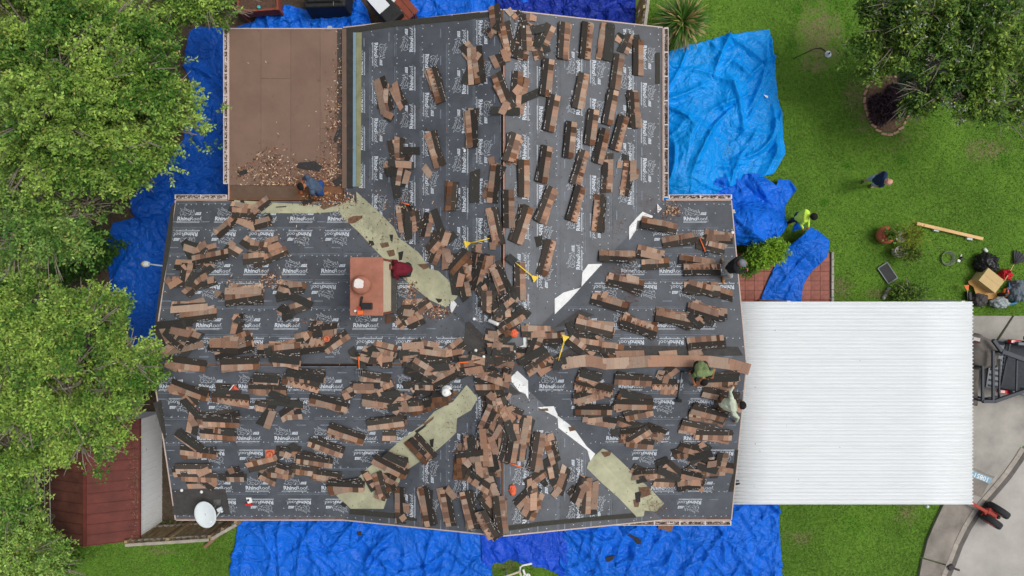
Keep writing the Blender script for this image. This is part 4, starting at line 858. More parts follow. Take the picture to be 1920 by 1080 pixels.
tree('broadleaf_tree', 'leafy green tree hanging over the red shed', P(95, 690), [(60, 640, 5.2, 1.7, 1.3, 1.0), (170, 620, 4.6, 1.2, .9, .8), (245, 680, 4.4, .85, .85, .7), (120, 730, 5.0, 1.6, 1.2, .9), (160, 810, 4.5, 1.1, .85, .7), (40, 780, 5.0, 1.2, 1.3, .9), (215, 755, 4.3, .8, .6, .6), (50, 560, 4.6, 1.2, .8, .7), (170, 575, 4.2, .9, .5, .6), (25, 850, 4.8, .9, .9, .8)], 7000, 13, .082, .046, PG, 3, .17, .04)
tree('broadleaf_tree', 'pale green feathery tree in the bottom left corner', P(30, 990), [(10, 935, 4.2, .8, .9, .8), (40, 1000, 3.6, .7, .8, .8), (20, 1050, 3.9, 1.2, .9, .9), (80, 1060, 3.0, .8, .5, .6), (20, 890, 4.4, .8, .7, .6), (85, 1030, 2.8, .45, .5, .5)], 3300, 12, .085, .04, [(.10, .23, .035), (.36, .52, .12), (.5, .5, .16)], 4, .12, -.1)
tree('broadleaf_tree', 'small leafy tree overhanging the red planter at top', P(395, -20), [(385, 0, 3.2, 1.2, .5, .6), (345, 12, 3.0, .7, .5, .5), (420, 15, 2.9, .6, .45, .5), (310, 2, 3.3, .8, .5, .6), (290, 40, 2.6, .7, .6, .5)], 1150, 11, .10, .05, PG, 5, .08, .0)
tree('flowering_tree', 'dark green tree with pale blossoms in the upper right corner', P(1745, 105), [(1690, 60, 3.1, 1.1, .9, .7), (1640, 105, 2.6, .8, .7, .5), (1760, 35, 3.6, 1.3, .8, .8), (1850, 40, 3.7, 1.3, .9, .8), (1780, 110, 3.3, 1.2, .7, .6), (1870, 120, 3.4, 1.2, .9, .7), (1740, 170, 2.8, .8, .55, .5), (1830, 190, 3.0, 1.1, .6, .6), (1900, 200, 3.1, .8, .7, .6), (1680, 15, 3.1, 1.0, .6, .6), (1715, 195, 2.4, .55, .4, .4)], 3700, 11, .105, .05, [(.05, .125, .018), (.19, .30, .045), (.62, .68, .12)], 6, .12, -.02, flowers=150, th=1.0)
# shrubs
PS = [(.07, .18, .012), (.24, .42, .03), (.3, .4, .05)]
tree('shrub', 'bright green rounded shrub between house gable and paver patio', P(1430, 480), [(1402, 494, .75, .42, .3, .4), (1443, 470, .8, .42, .36, .45), (1425, 482, .85, .5, .36, .45)], 1300, 9, .075, .045, PS, 7, .04, -.9, cat='shrub', spray=.13, th=.3, nsub=0, minz=.05)
tree('shrub', 'low leafy shrub by stone edging above the carport roof', P(1702, 548), [(1702, 548, .3, .5, .28, .25)], 160, 8, .09, .045, [(.05, .12, .012), (.16, .26, .04), (.2, .3, .05)], 8, .02, -.5, cat='shrub', spray=.2, th=.15, nsub=2, minz=.03)
tree('shrub', 'dark low bush on shaded ground behind the left trees', P(165, 470), [(165, 470, .5, 1.0, .7, .4), (130, 500, .5, .7, .5, .4)], 420, 8, .13, .07, [(.03, .09, .01), (.06, .15, .02), (.1, .2, .03)], 9, .03, -.5, cat='shrub', spray=.2, th=.2, nsub=2, minz=.04)
tree('shrub', 'leafy green bush at the foot of the bottom left tree', P(100, 1050), [(100, 1045, .9, .9, .6, .6), (60, 1070, .9, .7, .5, .5)], 420, 9, .12, .06, [(.05, .12, .014), (.14, .24, .03), (.2, .3, .05)], 10, .04, -.4, cat='shrub', spray=.3, th=.3, nsub=3, minz=.05)
# flower bed with brick ring and dark purple plant
bedc = P(1665, 195); bed = thing('flower_bed', 'round brick-edged flower bed with dark purple plants under tree', 'flower bed', bedc)
m = MB(); m.lathe([(.80, .0), (.78, .012), (.5, .02), (.01, .025)], bedc, 28, sx=.92, sy=1.12); m.build('soil', M('bed_soil', srgb(124, 100, 80), .95, .4, 12, bump=.6), bed, True)
bk = M('edging_brick', srgb(202, 160, 138), .9, .2, 10, rnd=.15)
for i in range(25):
    a = 2*math.pi*i/25; r = .84+.05*math.sin(3*a); m = MB(); m.box(bedc+Vector((r*math.cos(a)*.9, r*math.sin(a)*1.12, .015)), (.075, .19, .06), a+random.uniform(-.15, .15)); bevel(m.build('brick', bk, bed), .012)
rng = np.random.default_rng(5); k = 3600; a = rng.uniform(0, 2*np.pi, k); r = .70*np.sqrt(rng.random(k))*(.8+.25*np.sin(a*2+.6)+.12*np.sin(a*5)); c = np.stack([bedc.x+r*np.cos(a), bedc.y+r*np.sin(a)*1.05-.05, .05+rng.random(k)*.22], 1)
leaves('purple_foliage', bed, c, np.stack([np.cos(a), np.sin(a), rng.uniform(-.3, .8, k)], 1)+rng.normal(size=(k, 3))*.6, np.tile([0, 0, 1.], (k, 1))+rng.normal(size=(k, 3))*.4, rng.uniform(.08, .17, k), rng.uniform(.02, .045, k), np.array([[.042, .024, .032]])*rng.uniform(.4, 2.6, (k, 1)))
# dry palm-like yucca
yc = P(1279, 42, .9); yu = thing('yucca_plant', 'spiky yucca with yellowed dead leaves beside the upper right eave', 'yucca', (yc.x, yc.y, 0))
m = MB(); m.tube([(yc.x, yc.y, 0), (yc.x+.02, yc.y, .5), (yc.x, yc.y, 1.0)], [.13, .11, .09], 10); m.build('trunk', bark, yu, True)
V = []; F = []; CO = []
for i in range(430):
    a = random.uniform(0, 2*math.pi); el = random.uniform(-.35, 1.2); l = random.uniform(.6, 1.05); w = random.uniform(.05, .09); dead = random.random() < (.55 if (-1.6 < (a+math.pi) % (2*math.pi)-math.pi < .7 and el < .7) else .10); l *= .75 if dead else 1
    d = Vector((math.cos(a)*math.cos(el), math.sin(a)*math.cos(el), math.sin(el))); s_ = Vector((-math.sin(a), math.cos(a), 0)); o0 = Vector((yc.x, yc.y, .92))+Vector((0, 0, random.uniform(-.12, .12)))+d*.06
    base_c = np.array((.40, .29, .10)) if dead else np.array((.060, .15, .022)); tipc = np.array((.52, .40, .16)) if (dead or random.random() < .3) else base_c*1.4
    pr = None; sag = random.uniform(.1, .35)
    for j in range(4):
        t = j/3; q = o0+d*l*t-Vector((0, 0, sag*l*t*t)); ww = w*(1-.95*t**2) if not dead else w*(.6+.9*t if j < 3 else .2)
        b_ = len(V); V += [tuple(q+s_*ww*.5), tuple(q-s_*ww*.5)]
        if pr is not None: F.append((pr, pr+1, b_+1, b_)); cc = base_c*(1-t)+tipc*t; CO.append(cc*random.uniform(.8, 1.2))
        pr = b_
link('leaf_rosette', npmesh('leaf_rosette', np.array(V), np.array(F), leafm, np.array(CO)), yu)
m = MB(); m.tube([(yc.x-.02, yc.y-.03, 1.05), (yc.x-.14, yc.y-.2, 1.0), (yc.x-.3, yc.y-.42, .85)], [.03, .035, .05], 6); m.build('flower_stalk', M('dry_stalk', srgb(176, 124, 82), .8, .3), yu, True)
# ------------------------------------------------------------------ people
SPH = []
for i in range(-2, 3):
    for k in range(10 if abs(i) < 2 else 1):
        la = i*math.pi/4; lo = 2*math.pi*k/10; SPH.append(Vector((math.cos(la)*math.cos(lo), math.cos(la)*math.sin(lo), math.sin(la))))
def hull(bm, pts):
    vs = [bm.verts.new(p) for p in pts]; r = bmesh.ops.convex_hull(bm, input=vs)
    bmesh.ops.delete(bm, geom=[g for g in set(r['geom_interior']+r['geom_unused']) if isinstance(g, bmesh.types.BMVert)], context='VERTS')
SKIN = {'light': srgb(214, 164, 140), 'tan': srgb(178, 116, 84), 'brown': srgb(150, 96, 68)}
def cloth(name, c): return M(name, c, .85, .16, 9, bump=.35, bscale=35)
def person(label, J, heading, skin, mats, hair=None, cap=None, extra=None):
    """J: joint -> world point. mats: dict part->material. one continuous body; hair or cap is a child"""
    Pv = {k: Vector(v) for k, v in J.items()}; fwd = Vector((math.cos(heading), math.sin(heading), 0)); caps = []
    def cp(a, ra, b, rb, m): caps.append((Vector(a), ra, Vector(b), rb, m))
    pel, ch, nk, hd = Pv['pelvis'], Pv['chest'], Pv['neck'], Pv['head']; spine = (ch-pel).normalized()
    hl, hr, sl_, sr = Pv['hipL'], Pv['hipR'], Pv['shL'], Pv['shR']
    cp(hl, .115, hr, .115, 'pants'); cp(pel, .125, pel.lerp(ch, .5), .125, 'shirt')
    w = (sl_-sr).normalized()
    cp(pel.lerp(ch, .3)+w*.06, .115, ch+w*.08, .125, 'shirt'); cp(pel.lerp(ch, .3)-w*.06, .115, ch-w*.08, .125, 'shirt')
    cp(ch+w*.07, .12, ch-w*.07, .12, 'shirt'); cp(sl_, .072, sr, .072, 'shirt'); cp(ch, .1, nk, .06, 'shirt'); cp(nk, .056, hd-(hd-nk)*.3, .054, 'skin')
    for s in 'LR':
        sh, el, wr = Pv['sh'+s], Pv['el'+s], Pv['wr'+s]
        long_ = mats.get('sleeve') == 'long'
        cp(sh, .066, sh.lerp(el, .6), .056, 'shirt'); cp(sh.lerp(el, .5), .046, el, .042, 'shirt' if long_ else 'skin'); cp(el, .044 if long_ else .040, wr, .034 if long_ else .028, 'shirt' if long_ else 'skin')
        d = (wr-el).normalized(); side = d.cross(Vector((0, 0, 1)))
        side = side.normalized() if side.length > .1 else d.cross(fwd).normalized(); n = side.cross(d).normalized(); hm = 'glove' if 'glove' in mats else 'skin'
        n = -n if n.z > 0 else n
        for k in (-1.5, -.5, .5, 1.5): cp(wr+d*.02+side*k*.012, .016, wr+d*.085+side*k*.02, .013, hm)
        for k, l in zip((-1.5, -.5, .5, 1.5), (.062, .078, .084, .07)):
            a = wr+d*.088+side*k*.021; b = a+(d*.75+n*.5).normalized()*l*.55; cp(a, .010, b, .0095, hm); cp(b, .0095, b+(d*.3+n*.95).normalized()*l*.5, .0085, hm)
        tb = wr+d*.03+side*.034; t2 = tb+(d*.6+side*.7+n*.3).normalized()*.038; cp(tb, .013, t2, .011, hm); cp(t2, .011, t2+(d*.9+n*.4).normalized()*.03, .009, hm)
        hp, kn, an, to = Pv['hip'+s], Pv['kn'+s], Pv['an'+s], Pv['to'+s]; sht = mats.get('leg') == 'short'
        cp(hp, .10, kn, .068 if not sht else .085, 'pants'); cp(kn, .062, kn.lerp(an, .4), .058, 'skin' if sht else 'pants'); cp(kn.lerp(an, .4), .057, an, .042, 'skin' if sht else 'pants')
        if sht: cp(an+(kn-an).normalized()*.08, .046, an, .044, 'sock')
        fd = (to-an); fd.z = 0; fd = fd.normalized() if fd.length > .01 else fwd; g = Vector((an.x, an.y, min(an.z, to.z)))
        cp(an, .045, an-fd*.04+Vector((0, 0, -.035)), .042, 'shoe'); cp(an+Vector((0, 0, -.03)), .046, to, .036, 'shoe'); cp(to-fd*.06, .042, to, .034, 'shoe')
    # head
    up = (hd-nk).normalized(); up = (up+Vector((0, 0, .6))).normalized() if J.get('tilt', 0) == 0 else up
    fh = (fwd-up*fwd.dot(up)).normalized(); sdh = up.cross(fh)
    cp(hd-fh*.02+up*.02, .094, hd+fh*.02+up*.02, .09, 'skin'); cp(hd+fh*.035-up*.05, .062, hd+fh*.045-up*.075, .046, 'skin'); cp(hd+fh*.1+up*.005, .014, hd+fh*.118-up*.028, .016, 'skin')
    for k in (-1, 1): cp(hd+sdh*k*.092+up*.015, .02, hd+sdh*k*.096-up*.03, .014, 'skin'); cp(hd+fh*.093+sdh*k*.034+up*.018, .013, hd+fh*.094+sdh*k*.036+up*.018, .013, 'eye')
    cp(hd+fh*.083-sdh*.02-up*.065, .012, hd+fh*.083+sdh*.02-up*.065, .012, 'lip')
    bm = bmesh.new()
    for a, ra, b, rb, m_ in caps:
        hull(bm, [a+v*ra for v in SPH]+[b+v*rb for v in SPH])
    me = bpy.data.meshes.new('body'); bm.to_mesh(me); bm.free(); tmp = bpy.data.objects.new('tmp', me); C.objects.link(tmp)
    r = tmp.modifiers.new('r', 'REMESH'); r.mode = 'VOXEL'; r.voxel_size = .0095; sm = tmp.modifiers.new('s', 'SMOOTH'); sm.iterations = 3; sm.factor = .5
    bpy.context.view_layer.update(); out = bpy.data.meshes.new_from_object(tmp.evaluated_get(bpy.context.evaluated_depsgraph_get())); bpy.data.objects.remove(tmp)
    names = ['skin', 'shirt', 'pants', 'shoe', 'glove', 'sock', 'eye', 'lip']; sk = M('skin_'+skin, SKIN[skin], .55, .1)
    ml = {'skin': sk, 'eye': M('eye_dark', (.02, .015, .012), .3, .05), 'lip': M('lip', srgb(170, 96, 84), .5, .05), 'sock': M('white_sock', srgb(232, 230, 226), .9, .05), 'glove': sk}; ml.update({k: v for k, v in mats.items() if not isinstance(v, str)})
    out.materials.clear()
    for n in names: out.materials.append(ml.get(n, sk))
    nP = len(out.polygons); cen = np.zeros(nP*3, np.float32); out.polygons.foreach_get('center', cen); cen = cen.reshape(-1, 3); best = np.full(nP, 1e9); mi = np.zeros(nP, np.int32)
    for a, ra, b, rb, m_ in caps:
        a_, b_ = np.array(a), np.array(b); ab = b_-a_; t = np.clip(((cen-a_)@ab)/max(ab@ab, 1e-9), 0, 1); d = np.linalg.norm(cen-a_-t[:, None]*ab, axis=1)-(ra+(rb-ra)*t)
        if m_ in ('eye', 'lip'): d -= .004
        w_ = d < best; best[w_] = d[w_]; mi[w_] = names.index(m_)
    out.polygons.foreach_set('material_index', mi); out.polygons.foreach_set('use_smooth', np.ones(nP, bool)); out.name = 'body'
    foot = Vector((pel.x, pel.y, min(v.z for k, v in Pv.items() if k != 'tilt')-.04)) if 'tilt' not in J else Vector((pel.x, pel.y, 0))
    root = thing('person', label, 'person', foot); link('body', out, root)
    def dome(name, mat, rr, lo, brim=0):
        bm = bmesh.new(); bmesh.ops.create_uvsphere(bm, u_segments=20, v_segments=12, radius=1); R_ = Matrix((fh, sdh, up)).transposed().to_4x4()
        bmesh.ops.delete(bm, geom=[v for v in bm.verts if v.co.z < lo+(.55*v.co.x if v.co.x > 0 else .25*v.co.x)], context='VERTS')
        for v in bm.verts: v.co = Vector((v.co.x*rr*1.12, v.co.y*rr*1.02, v.co.z*rr*1.08))*(1+.025*noise.noise(v.co*9))
        bm.transform(Matrix.Translation(hd+up*.022) @ R_); me = bpy.data.meshes.new(name); bm.to_mesh(me); bm.free(); me.materials.append(mat); me.polygons.foreach_set('use_smooth', [True]*len(me.polygons))
        o = link(name, me, root); s_ = o.modifiers.new('s', 'SOLIDIFY'); s_.thickness = .012; s_.offset = 1
        if brim:
            m = MB(); m.add([tuple(hd+up*.045+fh*(.075+.085*a)+sdh*b*.075*(1-.35*a)) for a, b in ((0, -1), (0, 1), (1, 1), (1, -1))]+[tuple(hd+up*.057+fh*(.075+.085*a)+sdh*b*.075*(1-.35*a)) for a, b in ((0, -1), (0, 1), (1, 1), (1, -1))],
                            [(0, 1, 2, 3), (7, 6, 5, 4), (0, 4, 5, 1), (1, 5, 6, 2), (2, 6, 7, 3), (3, 7, 4, 0)]); m.build('brim', mat, o)
        return o
    if hair: dome('hair', hair, .097, -.15)
    if cap: dome('cap', cap, .102, .05, 1)
    return root
def rj(px, py, h):
    """point at height h above the roof (or flat surface) seen at a pixel"""
    z = 3.2
    for _ in range(8):
        q = P(px, py, z); x = min(max(q.x, X0), X1); y = min(max(q.y, YS), YT); zz_ = roofz(x, y) if roofz(x, y) > 0 else BZ; z = max(zz_, BZ)+h
    return P(px, py, z)
def gj(px, py, h): return P(px, py, h)
def build(f, d):
    return {k: f(*v) for k, v in d.items()}
black = cloth('hair_black', (.012, .011, .011)); jeans = cloth('jeans_dark', srgb(52, 62, 84)); boot = cloth('boot_tan', srgb(178, 122, 66)); darkp = cloth('trousers_dark', srgb(44, 44, 48))
# man on the lawn
person('person on lawn in navy t-shirt, pale grey shorts and brown shoes, walking', build(gj, dict(pelvis=(1643, 338, .92), chest=(1655, 335, 1.25), neck=(1660, 338, 1.42), head=(1666, 341, 1.55), shL=(1654, 347, 1.36), shR=(1660, 326, 1.36), elL=(1648, 350, 1.08), elR=(1655, 322, 1.08), wrL=(1640, 349, .85), wrR=(1645, 327, .88),
    hipL=(1643, 343, .9), hipR=(1642, 333, .9), knL=(1639, 345, .5), knR=(1631, 336, .52), anL=(1636, 347, .09), anR=(1622, 339, .12), toL=(1631, 351, .04), toR=(1616, 343, .04))), math.radians(205), 'light', {'shirt': cloth('navy_tee', srgb(34, 52, 84)), 'pants': cloth('grey_shorts', srgb(178, 188, 202)), 'shoe': cloth('shoe_brown', srgb(92, 76, 64)), 'leg': 'short'}, hair=None)
# worker in yellow pulling the tarp
person('person in bright yellow long-sleeved shirt and jeans pulling blue tarp', build(gj, dict(pelvis=(1497, 409, .88), chest=(1511, 405, 1.14), neck=(1519, 405, 1.24), head=(1525, 406, 1.34), shL=(1511, 396, 1.18), shR=(1509, 414, 1.16), elL=(1516, 410, .95), elR=(1502, 421, 1.02), wrL=(1516, 424, .85), wrR=(1505, 427, .93),
    hipL=(1496, 404, .85), hipR=(1496, 412, .85), knL=(1496, 407, .5), knR=(1487, 413, .5), anL=(1489, 410, .09), anR=(1475, 419, .12), toL=(1497, 411, .04), toR=(1479, 421, .04))), math.radians(-5), 'brown', {'shirt': cloth('hi_vis_yellow', (.66, .95, .10)), 'pants': jeans, 'shoe': cloth('boot_brown', srgb(110, 70, 50)), 'sleeve': 'long'}, hair=black)
# maroon, kneeling by the chimney
person('person in maroon long-sleeved shirt crouching beside the terracotta chimney', build(rj, dict(pelvis=(766, 505, .42), chest=(746, 504, .62), neck=(737, 502, .66), head=(729, 501, .66), shL=(741, 515, .6), shR=(742, 491, .6), elL=(746, 522, .35), elR=(733, 491, .38), wrL=(740, 523, .14), wrR=(728, 496, .16),
    hipL=(764, 512, .4), hipR=(764, 499, .4), knL=(746, 515, .3), knR=(748, 498, .3), anL=(760, 517, .08), anR=(762, 500, .08), toL=(751, 518, .05), toR=(752, 499, .05))), math.radians(176), 'brown', {'shirt': cloth('maroon_shirt', srgb(104, 24, 40)), 'pants': darkp, 'shoe': black, 'sleeve': 'long'}, hair=black)
# navy tee on the brown roof
person('person in slate-blue printed t-shirt and black cap kneeling on brown porch roof', build(rj, dict(pelvis=(598, 353, .36), chest=(584, 345, .58), neck=(575, 346, .64), head=(567, 349, .66), shL=(586, 361, .56), shR=(576, 331, .58), elL=(589, 366, .34), elR=(566, 336, .38), wrL=(588, 370, .12), wrR=(565, 358, .14),
    hipL=(598, 359, .34), hipR=(601, 345, .34), knL=(597, 364, .1), knR=(586, 343, .12), anL=(609, 363, .08), anR=(604, 341, .08), toL=(614, 361, .04), toR=(611, 340, .04))), math.radians(190), 'tan', {'shirt': cloth('slate_tee', srgb(74, 90, 112)), 'pants': cloth('jeans_blue', srgb(40, 72, 130)), 'shoe': boot, 'glove': cloth('glove_orange', srgb(200, 110, 60))}, cap=black)
# green shirt, on the ridge
person('person in olive green t-shirt sitting across the right-hand ridge caps', build(rj, dict(pelvis=(1314, 684, .38), chest=(1317, 699, .62), neck=(1318, 707, .68), head=(1319, 714, .70), shL=(1331, 700, .6), shR=(1304, 702, .6), elL=(1339, 693, .4), elR=(1297, 708, .38), wrL=(1336, 706, .2), wrR=(1302, 720, .16),
    hipL=(1320, 684, .36), hipR=(1308, 684, .36), knL=(1330, 698, .34), knR=(1300, 699, .34), anL=(1326, 708, .1), anR=(1297, 697, .1), toL=(1328, 716, .05), toR=(1292, 700, .05))), math.radians(-92), 'tan', {'shirt': cloth('olive_tee', srgb(122, 138, 92)), 'pants': darkp, 'shoe': boot}, hair=black)
# pale shirt, black cap
person('person in pale mint shirt and black cap kneeling at the right gable edge', build(rj, dict(pelvis=(1356, 757, .38), chest=(1373, 760, .6), neck=(1382, 761, .66), head=(1389, 760, .68), shL=(1371, 746, .58), shR=(1376, 776, .58), elL=(1369, 735, .45), elR=(1384, 783, .36), wrL=(1374, 727, .25), wrR=(1381, 790, .14),
    hipL=(1355, 750, .36), hipR=(1355, 764, .36), knL=(1370, 752, .1), knR=(1368, 770, .1), anL=(1352, 752, .07), anR=(1352, 764, .07), toL=(1347, 755, .04), toR=(1347, 766, .04))), math.radians(0), 'tan', {'shirt': cloth('mint_shirt', srgb(198, 206, 184)), 'pants': cloth('brown_trousers', srgb(96, 66, 48)), 'shoe': boot, 'glove': cloth('glove_tan', srgb(190, 126, 76)), 'sleeve': 'long'}, cap=black)
# dark jacket at the eave
person('person in black top, grey trousers and grey cap bending at the right eave', build(rj, dict(pelvis=(1368, 503, .55), chest=(1380, 497, .85), neck=(1385, 495, .92), head=(1389, 494, .95), shL=(1382, 486, .86), shR=(1380, 508, .84), elL=(1391, 484, .65), elR=(1388, 511, .6), wrL=(1397, 491, .48), wrR=(1399, 506, .42),
    hipL=(1366, 497, .52), hipR=(1367, 508, .52), knL=(1364, 492, .32), knR=(1370, 518, .36), anL=(1356, 490, .09), anR=(1357, 522, .09), toL=(1354, 486, .04), toR=(1356, 530, .04))), math.radians(-10), 'tan', {'shirt': cloth('black_top', srgb(34, 34, 36)), 'pants': cloth('grey_trousers', srgb(168, 168, 162)), 'shoe': boot, 'sleeve': 'long'}, cap=cloth('cap_grey', srgb(120, 126, 132)))
# ------------------------------------------------------------------ carport
CZ = 2.42; cw = M('white_metal', srgb(224, 228, 230), .5, .035, 1.6, spec=.3, stretch=(.6, 4, 1))
cx0, cx1, cy1, cy0 = 6.0, P(1823, 0, CZ).x, P(0, 565.5, CZ).y, P(0, 945.5, CZ).y
cp_ = thing('carport', 'white corrugated metal carport roof beside the right gable', 'carport', ((cx0+cx1)/2, (cy0+cy1)/2, 0))
npan = 7; pw = (cy1-cy0)/npan
prof = [(0, 0), (.012, .05), (.04, .05), (.052, 0), (.075, 0), (.082, .012), (.092, .012), (.099, 0), (.107, 0), (.119, .05), (.147, .05), (.159, 0), (.182, 0), (.189, .012), (.199, .012), (.206, 0), (.214, 0)]
for i in range(npan):
    ya = cy0+i*pw; ys = []; s_ = pw/(4*.214)
    for r in range(4): ys += [(ya+(r*.214+a)*s_, b) for a, b in prof[:-1]]
    ys += [(ya+pw, 0), (ya+pw+.012*s_, .037), (ya+pw+.03*s_, .037)] if i < npan-1 else [(ya+pw, 0)]; nx = 5; V = []; F = []; n = len(ys)
    for j in range(nx+1):
        x = cx0+(cx1-cx0)*j/nx
        for y, z in ys: V.append((x, y, CZ+z+.0015*math.sin(j*2.1+i)-.003*i*0+(.0)))
    for j in range(nx):
        for q in range(n-1): F.append((j*n+q, (j+1)*n+q, (j+1)*n+q+1, j*n+q+1))
    o = link('roof_panel', npmesh('roof_panel', V, F, cw), cp_); so_ = o.modifiers.new('s', 'SOLIDIFY'); so_.thickness = .004; so_.offset = -1
    m = MB()
    for j in range(1, 5):
        for r in range(5):
            m.lathe([(.011, 0), (.008, .006), (.001, .008)], (cx0+(cx1-cx0)*j/4.6, ya+(r*.214+.085)*s_, CZ+.003), 6)
    setp(m.build('screw', M('screw_grey', srgb(200, 202, 204), .5), o), kind='stuff')
for x in (8.0, 9.6, 11.3, 13.05):
    m = MB(); m.beam((x, cy0+.03, CZ-.09), (x, cy1-.03, CZ-.09), .07, .14); m.build('beam', cw, cp_)
for y in (cy0+.03, cy1-.03):
    m = MB(); m.beam((cx0+.4, y, CZ-.07), (cx1-.02, y, CZ-.07), .05, .12); m.build('edge_trim', cw, cp_)
    for x in (8.0, 13.05):
        m = MB(); m.box((x, y, (CZ-.15)/2), (.1, .1, CZ-.15)); m.build('post', cw, cp_)
# ------------------------------------------------------------------ paving, road
conc = M('concrete', srgb(166, 162, 154), .9, .32, .9, bump=.3, bscale=60, detail=12); conc2 = M('old_concrete', srgb(144, 137, 128), .9, .42, 1.1, bump=.3, bscale=60, detail=12)
roadm = M('road_concrete', srgb(178, 174, 167), .92, .2, .7, bump=.25, bscale=90, detail=12); curbm = M('kerb_concrete', srgb(166, 158, 148), .9, .25, 2.5, bump=.3)
def sheet(name, pxs, z, mat, th=.2, kind='structure', parent=None):
    m = MB(); m.prism([tuple(P(*p, z))[:2] for p in pxs], z-th, z); return setp(m.build(name, mat, parent), kind=kind if parent is None else None)
RB = rg(1720, 860, 4.91)
edge = RB((1010, -75), (965, 0), (850, 165), (745, 290), (640, 410), (570, 500), (480, 640), (400, 800), (340, 960), (290, 1080), (250, 1200), (215, 1330))  # gutter line
def off(pts, d):
    out = []
    for i, p in enumerate(pts):
        a, b = pts[max(i-1, 0)], pts[min(i+1, len(pts)-1)]; dx, dy = b[0]-a[0], b[1]-a[1]; l = math.hypot(dx, dy); out.append((p[0]+dy/l*-d, p[1]+dx/l*d))
    return out
ext = [(2050, 730)]+edge
inner = off(edge, 7); far = off(edge, 14)
sheet('road', [(2300, 500), (2300, 1500), (1700, 1500)]+list(reversed(off(edge, -3)))+[(2050, 760)], .008, roadm, .1)
sheet('gutter', off(edge, -4.5)+list(reversed(off(edge, 3.5))), .014, M('gutter_dark', srgb(104, 100, 96), .9, .25, 4), .1)
kerb = setp(bpy.data.objects.new('kerb', None), kind='structure'); C.objects.link(kerb); kerb.location = P(1850, 960)
kl = off(edge, 3.5); kr = off(edge, 13)
for i in range(len(edge)-1):
    m = MB(); m.prism([tuple(P(*q, .11))[:2] for q in (kl[i], kl[i+1], kr[i+1], kr[i])], 0.0, .11); bevel(m.build('kerb_stone', curbm, kerb), .015)
# pavement slabs bottom right
pav = setp(bpy.data.objects.new('pavement', None), kind='structure'); C.objects.link(pav); pav.location = P(1780, 990)
ob = RB((500, 330), (330, 340), (240, 430), (160, 600), (95, 750), (50, 900), (20, 1080), (0, 1250), (-15, 1400)); ib = off(edge, 13.5)
m = MB(); m.prism([tuple(P(*q, .10))[:2] for q in [ib[5], ib[6], ib[7], RB((285, 980))[0], RB((55, 912))[0], ob[4], ob[3], ob[2], ob[1]]], -.1, .10); bevel(m.build('paving_slab', conc2, pav), .012)
m = MB(); m.prism([tuple(P(*q, .10))[:2] for q in [RB((280, 990))[0], ib[9], ib[10], ib[11], ob[8], ob[7], ob[6], RB((48, 922))[0]]], -.1, .10); bevel(m.build('paving_slab', conc2, pav), .012)
# driveway slabs
drv = setp(bpy.data.objects.new('driveway', None), kind='structure'); C.objects.link(drv); drv.location = P(1800, 760)
for q in ([(1350, 592), (1898, 592), (1866, 640), (1866, 690), (1350, 690)], [(1902, 592), (2060, 592), (2060, 690), (1870, 690), (1870, 642)], [(1350, 692.5), (2060, 692.5), (1995, 770), (1880, 870), (1866, 905), (1350, 905)]):
    m = MB(); m.prism([tuple(P(*p, .09))[:2] for p in q], -.1, .09); bevel(m.build('paving_slab', conc, drv), .012)
q = RB((400, 190), (500, 70), (640, 140), (715, 165), (680, 200), (640, 260), (590, 355), (500, 325), (400, 330)); m = MB(); m.prism([tuple(P(*p, .095))[:2] for p in q], -.1, .098); m.build('paving_slab', conc2, pav)
m = MB(); m.prism([tuple(P(*p, .085))[:2] for p in [(1800, 850), (1990, 745)]+[ib[k] for k in (0, 1, 2, 3, 4, 5)]+[(1800, 960)]], -.1, .085); m.build('paving_slab', conc, pav)
# blue painted house number, upside down from here
def ground_text(body, size, loc, rot, mat, parent, name='painted_number'):
    vs, fs = text_mesh(body, size, .004); m = MB(); c, s_ = math.cos(rot), math.sin(rot); m.add([(loc[0]+x*c-y*s_, loc[1]+x*s_+y*c, loc[2]) for x, y in vs], fs); return m.build(name, mat, parent)
num_c = P(*RB((590, 170))[0], .103)
m = MB(); R_ = Matrix.Rotation(math.radians(-22), 3, 'Z'); m.box((num_c.x, num_c.y, .1), (.66, .2, .006), R_); m.build('painted_panel', M('blue_paint_worn', srgb(140, 172, 190), .8, .2, 14), pav)
ground_text('10851', .21, (num_c.x, num_c.y, .1045), math.radians(180-22), M('white_paint', srgb(232, 236, 238), .7, .1), pav)
# red paver patio
pat = setp(bpy.data.objects.new('patio', None), kind='structure'); C.objects.link(pat); pat.location = P(1470, 520)
pvm = M('red_paver', srgb(160, 104, 92), .9, .22, 7, rnd=.14, bump=.2, bscale=60); ps = 17.6
m = MB(); m.prism([tuple(P(*p, .01))[:2] for p in ((1380, 474), (1557, 474), (1557, 640), (1380, 640))], -.05, .015); m.build('joint_bed', M('paver_joint', srgb(88, 74, 66), .95, .3), pat)
me_p = None
for i in range(10):
    for j in range(10):
        c = P(1555-(i+.5)*ps, 474+(j+.5)*ps, .03); s_ = ps/FPX*22-.012
        if me_p is None:
            m = MB(); m.box((0, 0, 0), (s_, s_, .05)); me_p = m.mesh('paver', pvm)
        o = bpy.data.objects.new('paver', me_p); C.objects.link(o); o.parent = pat; o.location = c-pat.location+Vector((0, 0, random.uniform(-.004, .004)-.0)); o.rotation_euler = (0, 0, random.uniform(-.012, .012))
m = MB(); a, b = P(1560, 472, .05), P(1560, 600, .05)
for i in range(9):
    p, q = a.lerp(b, i/9+.004), a.lerp(b, (i+1)/9-.004); mm = MB(); mm.beam(p, q, .08, .12); bevel(mm.build('edging_stone', conc, pat), .01)
